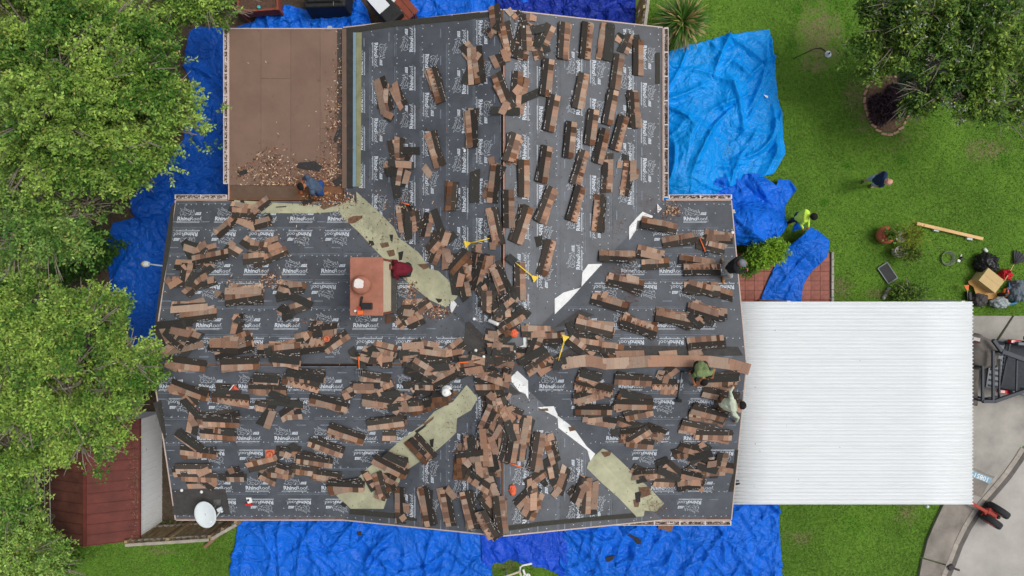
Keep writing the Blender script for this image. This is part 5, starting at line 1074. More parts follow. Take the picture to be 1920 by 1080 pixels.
# ------------------------------------------------------------------ chimney
top = 5.05
ca, cb = P(656, 482, top), P(718, 592, top)
chx0, chx1, chy0, chy1 = ca.x, cb.x, cb.y, ca.y
ch = thing('chimney', 'terracotta-capped chimney with cream side and round flue on left slope', 'chimney', ((chx0+chx1)/2, (chy0+chy1)/2, 3.2))
terra = M('terracotta_metal', srgb(164, 108, 88), .6, .2, 3.5)
m = MB(); m.box(((chx0+chx1)/2, (chy0+chy1)/2, (top-.06+2.7)/2), (chx1-chx0-.1, chy1-chy0-.14, top-.06-2.7)); m.build('stack', M('cream_siding', srgb(218, 206, 178), .7, .08), ch)
m = MB(); m.box(((chx0+chx1)/2, (chy0+chy1)/2, top-.03), (chx1-chx0, chy1-chy0, .07)); bevel(m.build('cap', terra, ch), .012)
for yy in (chy0+.045, chy1-.045):
    m = MB(); m.box((chx1-.045, yy, (top-.06+2.9)/2), (.05, .05, top-.06-2.9)); m.build('corner_trim', M('rust_trim', srgb(140, 78, 58), .7, .15), ch)
fc = P(678, 534, top+.2)
m = MB(); m.lathe([(.17, -.2), (.17, -.06), (.235, -.02), (.24, .03), (.2, .085), (.1, .11), (.005, .115)], fc, 28); fl = m.build('flue_cap', terra, ch, True)
m = MB(); pts = [(fc.x+r*math.cos(a)-.03, fc.y+r*math.sin(a)+.02, 0) for a, r in zip(np.linspace(0, 6.0, 11), (.1, .13, .12, .14, .15, .13, .15, .12, .1, .13, .11))]
m.add([(x, y, fc.z+.118-.0*((x-fc.x)**2)) for x, y, _ in pts], [tuple(range(11))]); m.build('white_patch', M('flaked_white', srgb(226, 218, 212), .7, .12, 20), fl)
# flashing and remaining old shingles beside the chimney
x0, x1 = chx1+.03, chx1+.12
m = MB(); m.box((chx1+.02, (chy0+chy1)/2, 3.62), (.16, chy1-chy0, .012), Matrix.Rotation(0, 3, 'Z')); m.build('flashing', dark_u, ch)
for i in range(9):
    y = chy1-.1-i*.17; x = chx1+.26; z = plane_z((0, -1), x, y) if True else 0
    pile(lambda *p: list(p), 'neat', 0, [(*(735+3*(i % 2), 505+i*11), *(735+3*(i % 2), 516+i*11), 'o')], 'old brown shingle piece beside the chimney, %s from top' % ORD[i+1]) if i in (2, 4, 6, 8) else None
# nail gun on the chimney cap
def tool_parts(root, items):
    for nm, mb, mat in items: bevel(mb.build(nm, mat, root), .006)
orange = M('orange_plastic', srgb(238, 110, 50), .45, .08); redp = M('red_plastic', srgb(206, 44, 40), .45, .08); blackp = M('black_plastic', (.018, .018, .02), .5, .15); steel = M('steel', srgb(150, 150, 150), .35, .1, metal=.8); yellowp = M('yellow_fibreglass', srgb(240, 205, 70), .5, .1)
g = P(683, 578, top+.06); ng = thing('nail_gun', 'black and orange nail gun lying on the chimney cap', 'nail gun', (g.x, g.y, top+.005))
a = MB(); a.beam(P(679, 556, top+.05), P(676, 574, top+.05), .05, .06); b = MB(); b.box(P(688, 574, top+.07), (.26, .16, .13)); c = MB(); c.box(P(674, 577, top+.05), (.08, .05, .08)); d = MB(); d.box(P(676, 586, top+.055), (.14, .1, .1)); e_ = MB(); e_.lathe([(.03, -.03), (.03, .02), (.02, .03)], P(666, 583, top+.035), 12)
tool_parts(ng, [('nose', a, blackp), ('magazine', b, blackp), ('trigger_guard', c, redp), ('handle', d, orange), ('air_fitting', e_, M('white_plastic', srgb(236, 236, 232), .5, .05))])
# ------------------------------------------------------------------ tools on the roof
def lay(px, py, lift=.02):
    p = RF(px, py); z = topz(p.x, p.y); q = P(px, py, max(z, p.z)+lift); return q
def line_pts(a, b, n, lift): return [lay(a[0]+(b[0]-a[0])*i/(n-1), a[1]+(b[1]-a[1])*i/(n-1), lift) for i in range(n)]
def straight(a, b, lift):
    p, q = lay(*a, lift), lay(*b, lift); ms = line_pts(a, b, 7, lift); dz = max(max(0, m_.z-p.lerp(q, i/6).z) for i, m_ in enumerate(ms)); p.z += dz; q.z += dz; return p, q
def shovel(label, grip, end, mat, name='roofing_shovel', blade=True):
    p, q = straight(grip, end, .03); root = thing(name, label, 'shovel', p.lerp(q, .5)); d = (q-p).normalized(); s_ = d.cross(Vector((0, 0, 1))).normalized(); u = s_.cross(d)
    m = MB(); m.tube([p+d*.1, q], [.019, .017], 10); m.build('shaft', mat, root, True)
    m = MB(); m.add([p+d*.14+s_*.02, p+d*.14-s_*.02, p-s_*.085+d*.01, p+s_*.085+d*.01]+[p+d*.14+s_*.02+u*.03, p+d*.14-s_*.02+u*.03, p-s_*.085+d*.01+u*.03, p+s_*.085+d*.01+u*.03], [(0, 1, 2, 3), (7, 6, 5, 4), (0, 4, 5, 1), (1, 5, 6, 2), (2, 6, 7, 3), (3, 7, 4, 0)])
    m.beam(p-s_*.1+u*.015, p+s_*.1+u*.015, .045, .04, up=u); bevel(m.build('grip', mat, root), .008)
    if blade:
        m = MB(); m.beam(q-d*.02, q+d*.26, .2, .008, up=u); m.beam(q-d*.06, q+d*.06, .05, .03, up=u); m.build('blade', steel if mat is not yellowp else blackp, root)
    return root
shovel('yellow-handled roofing shovel left of the top ridge, grip to the left', (873, 458), (918, 447), yellowp)
shovel('yellow-handled roofing shovel slanting down right of the top ridge', (1004, 523), (966, 492), yellowp)
shovel('yellow-handled roofing shovel standing across heap on right wing ridge', (1060, 631), (1047, 676), yellowp)
def fork(label, grip, tip, colr, name='pitchfork', handle=None):
    p, q = straight(grip, tip, .035); root = thing(name, label, 'fork', p.lerp(q, .5)); d = (q-p).normalized(); s_ = d.cross(Vector((0, 0, 1))).normalized(); u = s_.cross(d); L_ = (q-p).length
    m = MB(); m.tube([p, p+d*L_*.55], .018, 10); m.build('shaft', colr, root, True)
    m = MB(); m.tube([p, p-d*.05+s_*.05, p-d*.11+s_*.05, p-d*.11-s_*.05, p-d*.05-s_*.05, p], .012, 6); m.build('grip', blackp, root, True)
    hd = p+d*L_*.62; m = MB(); m.tube([p+d*L_*.55, hd], .012, 8); m.beam(hd-s_*.09, hd+s_*.09, .02, .015, up=u); m.build('neck', steel, root)
    for k in (-1.5, -.5, .5, 1.5): m = MB(); m.tube([hd+s_*k*.055, hd+s_*k*.055+d*L_*.2+u*.015, q+s_*k*.055], [.007, .006, .004], 6); m.build('tine', steel, root, True)
    return root
fork('orange-handled pitchfork on shingles at the right wing upper slope', (1322, 472), (1302, 424), orange)
fork('small orange-handled fork beside heap at the upper left valley', (768, 384), (738, 376), orange)
fork('orange-shafted fork lying upright on left wing ridge heap', (673, 668), (675, 706), orange)
fork('orange-handled fork lying in the bottom gable heap', (955, 868), (998, 884), orange)
# black shovel on the lower right slope
p, q = straight((1279, 697), (1271, 752), .03); root = thing('push_shovel', 'long grey-handled shovel with black blade near the sitting worker', 'shovel', p.lerp(q, .5)); d = (q-p).normalized(); s_ = d.cross(Vector((0, 0, 1))).normalized()
m = MB(); m.tube([p, q], .016, 10); m.build('shaft', steel, root, True); m = MB(); m.beam(q-d*.05, q+d*.03, .2, .03); m.beam(q-d*.1, q, .06, .04); bevel(m.build('blade', blackp, root), .006); m = MB(); m.tube([p-s_*.05, p+s_*.05], .018, 8); m.build('grip', blackp, root, True)
# vents and pipe boots
def vent(label, px, py, mat, name='roof_vent', r=.11, h=.25):
    p = RF(px, py); z = topz(p.x, p.y)-.02; root = thing(name, label, 'vent', (p.x, p.y, z)); m = MB(); m.lathe([(r*1.3, 0), (r*1.3, .012), (r*.75, .03), (r*.7, h)], (p.x, p.y, z), 20); m.build('collar', mat, root, True)
    m = MB(); m.lathe([(r*.72, h), (r, h+.01), (r, h+.05), (r*.8, h+.075), (.01, h+.085)], (p.x, p.y, z), 24); m.build('cap', mat, root, True); m = MB(); m.lathe([(r*.25, h+.08), (r*.25, h+.1), (.005, h+.102)], (p.x, p.y, z), 12); m.build('knob', mat, root, True)
whitep = M('white_vent', srgb(236, 236, 232), .5, .05)
vent('round white roof vent cap beside the lower left valley', 839, 731, whitep)
def boot(label, px, py):
    p = RF(px, py); z = topz(p.x, p.y); root = thing('pipe_boot', label, 'pipe boot', (p.x, p.y, z)); om = M('orange_rubber', srgb(206, 116, 84), .6, .15)
    m = MB(); m.box((p.x, p.y, z+.012), (.26, .26, .012)); bevel(m.build('base_plate', om, root), .004); m = MB(); m.lathe([(.1, .018), (.085, .06), (.075, .1), (.05, .1), (.048, .03)], (p.x, p.y, z), 20); m.build('collar', om, root, True)
boot('orange pipe boot on shingle heap left of the chimney base', 614, 635); boot('orange pipe boot in heap on left wing lower slope', 507, 851)
def blob(name, label, cat, px, py, size, mat, seed=1, f=lay, dz=0):
    p = f(px, py, 0) if f is lay else f(px, py, dz); r = random.Random(seed); bm = bmesh.new(); bmesh.ops.create_icosphere(bm, subdivisions=5, radius=1)
    for v in bm.verts:
        k = .95+.28*noise.noise(v.co*2.0+Vector((seed, 0, 0)))+.30*abs(noise.noise(v.co*3.6+Vector((0, seed, 0))))+.10*abs(noise.noise(v.co*8+Vector((0, seed, 0)))); v.co = Vector((v.co.x*size[0], v.co.y*size[1], max(v.co.z, -.55)*size[2]))*k
    lo = min(v.co.z for v in bm.verts); bm.transform(Matrix.Translation((p.x, p.y, p.z-lo))); me = bpy.data.meshes.new(name); bm.to_mesh(me); bm.free(); me.materials.append(mat); me.polygons.foreach_set('use_smooth', [True]*len(me.polygons)); return setp(link(name, me), label, cat)
redbag = M('orange_bag', srgb(226, 104, 70), .7, .15, bump=.4)
blob('tool_pouch', 'bright orange tool pouch lying in the bottom gable heap', 'tool pouch', 961, 918, (.09, .14, .06), redbag, 3)
blob('tool_pouch', 'orange cloth pouch at the centre of the crossing ridges', 'tool pouch', 964, 625, (.1, .1, .05), redbag, 4)
def tube_thing(name, label, cat, a, b, r, mat, lift=.05):
    p, q = straight(a, b, lift); root = thing(name, label, cat, p.lerp(q, .5)); d = (q-p).normalized(); m = MB(); m.tube([p, p+d*.02, q-d*.02, q], [r*.92, r, r, r*.92], 14); m.build('tube', mat, root, True); m = MB(); m.tube([p-d*.006, p+d*.002], r*.6, 12); m.build('cap', steel, root); return root
tube_thing('white_tube', 'short white plastic tube beside the upper ridge heap', 'tube', (917, 601), (934, 608), .05, whitep)
tube_thing('hand_tool', 'short orange tool handle on ridge left of centre', 'tool', (860, 680), (878, 679), .022, orange)
root = thing('caulk_gun', 'red caulking gun with white backing card on the bottom left eave', 'caulk gun', lay(467, 941, .0)); c0 = lay(467, 941, .03)
m = MB(); m.box(c0+Vector((0, .06, -.01)), (.14, .2, .01), .3); m.build('card', whitep, root); m = MB(); m.beam(c0+Vector((-.1, -.06, .02)), c0+Vector((.1, -.09, .02)), .05, .05); bevel(m.build('frame', redp, root), .008); m = MB(); m.tube([c0+Vector((-.02, .05, .0)), c0+Vector((-.02, .05, .03))], .03, 12); m.build('wheel', blackp, root)
root = thing('red_tin', 'small red and white peaked tin on left lower slope heap', 'tin', lay(440, 728, 0)); c0 = lay(440, 728, 0)
m = MB(); m.add([c0+Vector((-.13, -.05, 0)), c0+Vector((.13, -.05, 0)), c0+Vector((.0, .1, .02)), c0+Vector((0, -.02, .07))], [(0, 1, 3), (1, 2, 3), (2, 0, 3), (2, 1, 0)]); m.build('shell', M('red_tin', srgb(196, 84, 64), .5, .1), root); m = MB(); m.beam(c0+Vector((-.13, -.05, .03)), c0+Vector((0, .1, .06)), .02, .01); m.build('rim', whitep, root)
for i, (px, py) in enumerate(((889, 598), (892, 657), (907, 669), (341, 919), (378, 922), (1373, 436))):
    p = lay(px, py, .0); m = MB(); m.lathe([(.04, 0), (.045, .02), (.03, .04), (.005, .045)], p, 14); setp(m.build('plastic_plug', whitep, None, True), 'small round white plastic cap on roof, %s' % ('beside the white tube', 'upper of two left of centre', 'lower of two left of centre', 'left of pair at bottom left corner', 'right of pair at bottom left corner', 'at the right gable top edge')[i], 'cap', 'loose white caps')
# loose pieces that fell on the tarps
def flat(label, pxs, z, mat, name='shingle_scrap', th=.01):
    m = MB(); m.prism([tuple(P(*p, z))[:2] for p in pxs], z, z+th); o = m.build(name, mat)
    return setp(bevel(o, .003), label, 'scrap')
tanm = M('tan_scrap', srgb(214, 184, 160), .9, .15, 20); drkm = M('dark_scrap', srgb(56, 54, 54), .9, .25, 20); brm = M('brown_scrap', srgb(132, 98, 80), .9, .3, 14)
flat('pale tan shingle scrap on tarp below bottom right eave', R15((765, 770), (835, 765), (830, 785), (795, 812), (785, 795)), .2, tanm)
flat('curled dark shingle scrap on tarp below bottom right eave', R15((818, 812), (860, 835), (905, 880), (905, 905), (885, 908), (862, 870), (820, 845)), .2, drkm)
flat('brown and dark shingle scrap on tarp right of the curled one', R15((1010, 775), (1088, 795), (1078, 832), (1000, 812)), .2, brm)
flat('small black scrap in the middle of the bottom right tarp', R15((705, 975), (760, 965), (745, 990), (715, 1003)), .2, drkm)
flat('square black scrap on the bottom left tarp', R14((397, 782), (424, 780), (426, 806), (398, 808)), .22, drkm)
flat('black shingle scrap on the white carport edge', R15((1432, 548), (1455, 540), (1462, 562), (1438, 572)), CZ+.04, drkm)
flat('pink shingle scrap under the yucca, nearer the eave', rg(1190, 0, 9.82)((540, 790), (600, 778), (648, 820), (600, 882)), .12, M('pink_scrap', srgb(196, 134, 122), .9, .1))
flat('pink shingle scrap under the yucca, farther from the eave', rg(1190, 0, 9.82)((775, 740), (850, 725), (870, 770), (790, 810)), .12, M('pink_scrap'))
flat('white paper scrap on the bright cyan tarp', rg(1200, 0, 3)((695, 532), (720, 540), (718, 552), (705, 545)), .16, whitep, 'paper_scrap')
# leaf litter and granules
def litter(label, spots, col, seed, zf, n, sz=(.02, .05), name='leaf_litter'):
    rng = np.random.default_rng(seed); V = []; F = []; CO = []
    for px, py, rx, ry, w in spots:
        for _ in range(int(n*w)):
            p = zf(px+rng.normal()*rx, py+rng.normal()*ry); a = rng.uniform(0, 6.28); l = rng.uniform(*sz); d = np.array((math.cos(a), math.sin(a), rng.uniform(-.3, .3)))*l; s_ = np.array((-math.sin(a), math.cos(a), rng.uniform(-.3, .3)))*l*.28
            b = len(V); q = np.array(p)+(0, 0, .012); V += [q-d, q+s_, q+d, q-s_]; F.append((b, b+1, b+2, b+3)); CO.append(np.array(col[rng.integers(len(col))])*rng.uniform(.7, 1.3))
    o = link(name, npmesh(name, np.array(V), np.array(F), M('dry_leaf', attr=True, rough=.9, var=.05), np.array(CO))); return setp(o, label, 'leaf litter', kind='stuff')
LC = [srgb(206, 170, 136), srgb(160, 112, 82), srgb(118, 76, 56), srgb(226, 202, 172), srgb(92, 62, 48), srgb(108, 70, 52), srgb(140, 92, 68), srgb(80, 58, 48)]
litter('dry tan leaves scattered over the brown porch roof', [(520, 330, 26, 18, 1.0), (505, 300, 14, 14, .35), (630, 260, 12, 60, 1.0), (640, 150, 8, 50, .4), (600, 345, 45, 10, 1.2), (460, 320, 14, 8, .25), (550, 200, 60, 80, .08), (610, 320, 30, 14, .8)], LC, 1, lambda x, y: P(min(x, 657), min(y, 346), BZ), 420)
def onroof(x, y):
    p = RF(x, y); return P(x, y, max(topz(p.x, p.y), p.z))
litter('dry leaves lodged on the left and upper valleys of the roof', [(510, 525, 10, 9, .5), (625, 375, 28, 7, 1.1), (760, 400, 30, 25, .25), (770, 545, 6, 12, .35), (820, 585, 14, 8, .6), (540, 440, 30, 30, .2), (700, 300, 40, 60, .1), (735, 440, 30, 30, .25), (1260, 395, 8, 6, .5), (850, 300, 60, 100, .1), (440, 530, 40, 10, .15), (600, 605, 30, 4, .12)], LC, 2, onroof, 330)
GC = [srgb(118, 74, 56), srgb(96, 62, 48), srgb(140, 92, 68)]
litter('rusty brown granule dust spilt on the right wing slopes', [(1165, 510, 14, 6, 1.), (1185, 560, 10, 10, .5), (1220, 385, 14, 12, .6), (1160, 425, 14, 10, .5), (690, 440, 30, 16, .35), (900, 600, 20, 30, .5), (660, 410, 12, 6, .8), (770, 210, 22, 10, .3), (1230, 950, 12, 8, 1.), (1215, 920, 8, 20, .8), (800, 470, 40, 25, .3), (840, 800, 20, 10, .2), (380, 480, 30, 30, .15)], GC, 3, onroof, 300, (.008, .022), 'granule_dust')
litter('small dark shingle crumbs strewn across the whole roof', [(700, 560, 210, 200, 1.5), (1000, 500, 180, 260, 1.6), (1130, 300, 80, 140, .3), (900, 800, 260, 90, 1.2), (930, 690, 40, 60, .9)], [srgb(48, 46, 45), srgb(70, 60, 54), srgb(150, 112, 88)], 4, onroof, 500, (.008, .03), 'shingle_crumb')

for i, (pts, lab) in enumerate((([(625, 262), (634, 240), (640, 243), (630, 268)], 'dark felt strip beside leaves on the brown porch roof'), ([(560, 305), (590, 302), (604, 312), (600, 322), (572, 318), (556, 314)], 'torn black felt piece above the kneeling worker on brown porch'), ([(622, 340), (636, 332), (642, 344), (630, 350)], 'square dark scrap right of the kneeling worker'), ([(445, 322), (462, 318), (466, 325), (450, 329)], 'dark scrap near the left edge of the brown porch'), ([(632, 316), (652, 318), (656, 330), (640, 326)], 'brown shingle scrap at the right edge of the brown porch'))):
    flat(lab, pts, BZ+.004+.004*i, brm if i == 4 else drkm)

for i, (px, py, lab) in enumerate(((981, 50, 'upper of two white labels on the top ridge heap'), (975, 89, 'lower of two white labels on the top ridge heap'), (1030, 171, 'white label on neat stack right of the top ridge'), (1028, 303, 'white label on stack midway down the top right slope'), (1095, 306, 'white label on stack right of the first midway one'), (871, 282, 'white label on fanned stack left of the top ridge'), (354, 584, 'white label on stack near the left gable edge'))):
    c0 = lay(px, py, .004); m = MB(); R_ = Matrix.Rotation(.3*i, 3, 'Z'); m.box(c0, (.07, .05, .003), R_); root = thing('paper_label', lab, 'label', c0); m.build('card', whitep, root); m = MB(); m.box(c0+Vector((0, 0, .003)), (.03, .006, .002), R_); m.build('print_line', blackp, root)
litter('dark crumbs and bits of shingle fallen on the blue tarps', [(600, 1010, 140, 25, .5), (1200, 1000, 130, 30, .6), (300, 480, 30, 60, .15), (1340, 200, 50, 70, .3), (1400, 420, 30, 20, .15), (400, 200, 25, 90, .2)], [srgb(40, 40, 42), srgb(70, 60, 54), srgb(150, 112, 88), srgb(120, 90, 50)], 9, lambda x, y: P(x, y, .16), 180, (.01, .03), 'tarp_crumb')
# ------------------------------------------------------------------ satellite dish
dz = 3.05; dc = P(386, 964, dz); dish = thing('satellite_dish', 'oval white satellite dish at the bottom left roof corner', 'satellite dish', RF(410, 956))
dm = M('dish_white', srgb(206, 214, 216), .5, .04); R_ = Matrix.Rotation(math.radians(22), 3, 'Z') @ Matrix.Rotation(math.radians(14), 3, 'Y')
m = MB(); n = 36; vs = []; fs = []
for i in range(7):
    r = i/6
    for k in range(n): t = 2*math.pi*k/n; vs.append(R_ @ Vector((.27*r*math.cos(t), .375*r*math.sin(t), .07*r*r))+dc)
for i in range(6):
    for k in range(n): fs.append((i*n+k, i*n+(k+1) % n, (i+1)*n+(k+1) % n, (i+1)*n+k))
m.add(vs, fs); o = m.build('reflector', dm, dish, True); s_ = o.modifiers.new('s', 'SOLIDIFY'); s_.thickness = .012; s_.offset = -1
tv, tf = text_mesh('DIRECTV', .085, .002); c, s_ = math.cos(math.radians(-62)), math.sin(math.radians(-62))
m = MB(); vv = []
for x, y in tv:
    a, b = x*c-y*s_-.05, x*s_+y*c-.0; vv.append(R_ @ Vector((a, b, .07*((a/.27)**2+(b/.375)**2)+.004))+dc)
m.add(vv, tf); m.build('lettering', M('dish_print', srgb(236, 240, 242), .5, .02), o)
m = MB(); m.lathe([(.035, 0), (.035, .004), (.005, .005)], R_ @ Vector((.055, -.26, .045))+dc, 14); m.build('round_emblem', M('dish_print'), o)
fd = P(412, 955, dz+.12); m = MB(); m.tube([dc+R_ @ Vector((.2, -.2, .03)), fd+Vector((.02, -.05, 0)), fd], [.018, .018, .02], 8); m.build('feed_arm', dm, dish, True)
m = MB(); m.box(fd, (.13, .1, .08), .5); m.lathe([(.035, 0), (.03, .05), (.01, .06)], fd+Vector((.06, -.06, -.02)), 12); bevel(m.build('receiver_head', dm, dish), .012)
rf_ = RF(408, 940); m = MB(); m.tube([(rf_.x, rf_.y, roofz(rf_.x, rf_.y)+.01), dc.lerp(fd, .4)-Vector((0, 0, .06))], .024, 8); m.box((rf_.x, rf_.y, roofz(rf_.x, rf_.y)+.035), (.2, .2, .012)); m.build('mast', steel, dish)
# floodlight on the left gable
lz = 2.35; l0 = P(309, 499, lz); l1 = P(272, 495, lz); wl_ = thing('flood_lamp', 'white floodlight on a short arm over the left shade-darkened blue tarp', 'lamp', (X0+.3, l0.y, 0))
m = MB(); m.tube([(X0+.36, l0.y-.02, lz-.1), (l0.x, l0.y, lz), (l1.x+.1, l1.y, lz)], .022, 10); m.build('arm', dm, wl_, True); m = MB(); m.lathe([(.04, -.1), (.1, -.06), (.11, -.02), (.06, .02), (.005, .035)], l1, 20, sx=1.25, sy=.85); m.build('lamp_head', dm, wl_, True); m = MB(); m.lathe([(.035, .02), (.035, .04), (.005, .045)], l1+Vector((-.06, 0, 0)), 12); m.build('sensor', M('sensor_tan', srgb(196, 176, 130), .5), wl_, True)
m = MB(); m.tube([(X0+.36, l0.y-.02, 0), (X0+.36, l0.y-.02, lz-.1)], .02, 8); m.build('conduit', dm, wl_)
# ------------------------------------------------------------------ red shed
sz, rz_ = 1.45, 1.98; xe_, xw_, xr_ = P(262, 0, sz).x, P(86, 0, sz).x, P(160, 0, rz_).x; ys_, yn_ = P(0, 1012, sz).y, P(0, 785, sz).y
shed = thing('garden_shed', 'red-roofed metal shed with white side under the left tree', 'shed', ((xe_+xw_)/2, (ys_+yn_)/2, 0)); redm = M('red_metal_roof', srgb(104, 50, 42), .6, .3, 2.2, bump=.1); redw = M('red_metal_roof_west', srgb(92, 54, 42), .8, .4, 2.2)  # west slope gets a darker, rougher, more mottled red
wallm = M('shed_white', srgb(244, 247, 249), .5, .06, 2)
m = MB(); m.box(((xe_+xw_)/2, (ys_+yn_)/2, .7), (xe_-xw_-.14, yn_-ys_-.1, 1.4)); m.build('wall', wallm, shed)
np_ = 12
for i in range(np_):
    ya = ys_+(yn_-ys_)*i/np_; yb = ya+(yn_-ys_)/np_
    for xs, mt in ((xe_, redm), (xw_, redw)):
        m = MB(); lift = .0
        m.add([(xs, ya, sz), (xs, yb-.006, sz), (xr_, yb-.006, rz_), (xr_, ya, rz_)]+[(xs, ya, sz+.012), (xs, yb-.006, sz+.012), (xr_, yb-.006, rz_+.012), (xr_, ya, rz_+.012)], [(0, 1, 2, 3), (7, 6, 5, 4), (0, 4, 5, 1), (1, 5, 6, 2), (2, 6, 7, 3), (3, 7, 4, 0)] if xs < xr_ else [(3, 2, 1, 0), (4, 5, 6, 7), (1, 5, 4, 0), (2, 6, 5, 1), (3, 7, 6, 2), (0, 4, 7, 3)])
        pn = m.build('roof_panel', mt, shed); m = MB(); m.beam((xs, ya+.012, sz+.022), (xr_, ya+.012, rz_+.022), .02, .024); m.build('seam_rib', mt, pn)
m = MB(); m.beam((xr_, ys_, rz_+.03), (xr_, yn_, rz_+.03), .09, .02); m.build('ridge_cap', redm, shed); m = MB(); m.beam((xe_+.01, ys_, sz-.01), (xe_+.01, yn_, sz-.01), .025, .06); m.build('eave_trim', redm, shed)
nw = 17
for i in range(nw+1):
    y = ys_+.08+(yn_-ys_-.16)*i/nw; m = MB(); m.box((xe_-.065, y, .7), (.016, .03, 1.38)); m.build('wall_rib', wallm, shed)
litter('brown leaves gathered along the shed eave', [(250, 880, 6, 70, 1.), (258, 940, 4, 40, .5), (90, 950, 4, 40, .3)], LC[1:3]+[srgb(120, 104, 88), srgb(84, 66, 54)], 6, lambda x, y: P(min(x, 258), min(y, 1005), sz+.02+.53*min(1, max(0, (262-x)/102))), 330, (.015, .04))
# picket fences
pk = M('weathered_picket', srgb(150, 128, 98), .9, .3, 6, rnd=.2); pk2 = M('yellow_picket', srgb(196, 176, 124), .9, .25, 6, rnd=.2); rl = M('fence_rail', srgb(166, 158, 146), .9, .3, 5)
def fence(label, a, b, h, mat, step=.17, w=.13, gap=.0):
    a, b = Vector(a), Vector(b); d = (b-a); L_ = d.length; d.normalize(); root = thing('picket_fence', label, 'fence', (a+b)/2); nn = Vector((-d.y, d.x, 0)); k = int(L_/step)
    for i in range(k+1):
        p = a+d*(i*step+.05); m = MB(); hh = h*random.uniform(.97, 1.02); m.beam(p, p+Vector((0, 0, hh))+nn*random.uniform(-.02, .02), .022, w, up=nn.cross(Vector((0, 0, 1))) if False else d.cross(Vector((0, 0, 1)))); bevel(m.build('picket', mat, root), .005)
    for z in (.35, h-.25, ): m = MB(); m.beam(a+nn*.04+Vector((0, 0, z)), b+nn*.04+Vector((0, 0, z)), .045, .09); m.build('rail', rl, root)
    m = MB(); m.beam(a+Vector((0, 0, h+.03)), b+Vector((0, 0, h+.03)), .09, .03); bevel(m.build('top_rail', rl, root), .006)
    for i in range(3): p = a.lerp(b, i/2)+nn*.08; m = MB(); m.box((p.x, p.y, h/2), (.09, .09, h)); m.build('post', mat, root)
f0, f1 = P(235, 1022, 1.8), P(392, 1012, 1.8)
fence('weathered picket fence below the red shed and bottom left eave', (f0.x, f0.y, 0), (f1.x, f1.y, 0), 1.78, pk, .19, .12)
g0, g1 = P(394, 1012, 1.75), P(444, 983, 1.7)
fence('short angled picket gate below the satellite dish', (g0.x, g0.y, 0), (g1.x, g1.y, 0), 1.7, pk, .19, .12)
f0, f1 = P(1209, 50, 1.8), P(1219, -25, 1.8)
fence('yellowish picket fence above the upper right eave corner', (f0.x, f0.y, 0), (f1.x, f1.y, 0), 1.78, pk2, .15, .11)
w0, w1 = P(384, 1026, .1), P(416, 997, .25); m = MB(); m.beam(w0, w1, .1, .07); setp(bevel(m.build('timber_offcut', M('old_timber', srgb(150, 116, 92), .9, .25)), .01), 'loose brown timber lying on grass by the gate', 'timber')
# brick path glimpsed under the tree
pth = setp(bpy.data.objects.new('path', None), kind='structure'); C.objects.link(pth); pth.location = P(225, 730)
for i in range(5):
    for j in range(6):
        c = P(188+i*17.6, 690+j*17.6, .02); m = MB(); m.box(c, (.29, .29, .05), random.uniform(-.02, .02)); m.build('paver', pvm, pth)
# utility cables through the left trees, with poles outside the view
cabm = M('cable_grey', srgb(150, 150, 144), .6, .1)
cab = thing('utility_line', 'bundle of pale utility cables running through the left trees', 'cables', P(70, 540))
for i, (xa, xb) in enumerate(((44, 92), (60, 100), (74, 108), (82, 70))):
    pts = [P(xa+(xb-xa)*t-4, -420+1950*t, 3.0+1.2*(2*t-1)**2) for t in np.linspace(0, 1, 17)]; m = MB(); m.tube(pts, .012, 6); m.build('cable', cabm, cab, True)
for t, py in ((0, -420), (1, 1530)):
    q = P(62 if t == 0 else 90, py, 4.2); m = MB(); m.tube([(q.x, q.y, 0), (q.x, q.y, 4.6)], [.15, .12], 10); m.build('pole', M('pole_wood', srgb(110, 92, 74), .9, .2), cab, True); m = MB(); m.beam((q.x-.8, q.y, 4.18), (q.x+.8, q.y, 4.18), .1, .1); m.build('crossarm', M('pole_wood'), cab)
# ------------------------------------------------------------------ behind the porch: planter, grill, covered chest
rw = M('red_brown_timber', srgb(134, 70, 54), .75, .2, 5)
def open_box(label, name, cat, pxs, h, mat, soil):
    q = [P(*p, h) for p in pxs]; cen = sum(q, Vector())/4; root = thing(name, label, cat, (cen.x, cen.y, 0))
    for i in range(4):
        a, b = q[i], q[(i+1) % 4]; m = MB(); m.beam((a.x, a.y, h-.2), (b.x, b.y, h-.2), .06, .4); bevel(m.build('side_board', mat, root), .008)
    for a in q: m = MB(); m.box((a.x, a.y, h/2+.012), (.1, .1, h+.02)); bevel(m.build('corner_post', mat, root), .006)
    m = MB(); m.prism([tuple(p.lerp(cen, .06))[:2] for p in q], h-.34, h-.1); m.build('soil', soil, root); return root, q
pl_, q = open_box('red-brown timber raised planter box at the top left', 'raised_planter', 'planter', [(448, 22), (520, 16), (518, -40), (440, -40)], .8, rw, M('planter_soil', srgb(92, 70, 58), .95, .45, 14, bump=.6))
grill = thing('barbecue_grill', 'black covered barbecue grill behind the porch', 'grill', P(608, -10)); gm_ = M('black_cover', (.02, .021, .022), .6, .3, 6, bump=.3, bscale=12)
a = P(608, -8, 1.0); m = MB(); m.box((a.x, a.y, .5), (1.35, .72, .98), .03, taper=.94); bevel(m.build('cover', gm_, grill), .06, 4); m = MB(); m.box((a.x, a.y-.02, 1.03), (1.2, .42, .1), .03, taper=.8); bevel(m.build('lid', gm_, grill), .04, 3); m = MB(); m.tube([(a.x+.28, a.y-.3, 1.0), (a.x+.31, a.y, 1.09), (a.x+.3, a.y+.25, 1.02)], .012, 6); m.build('cord', M('cord_grey', srgb(130, 126, 120)), grill)
tb_ = thing('patio_table', 'red-brown timber table beneath the black-covered chest', 'table', P(745, 10)); c = P(738, 12, .68)
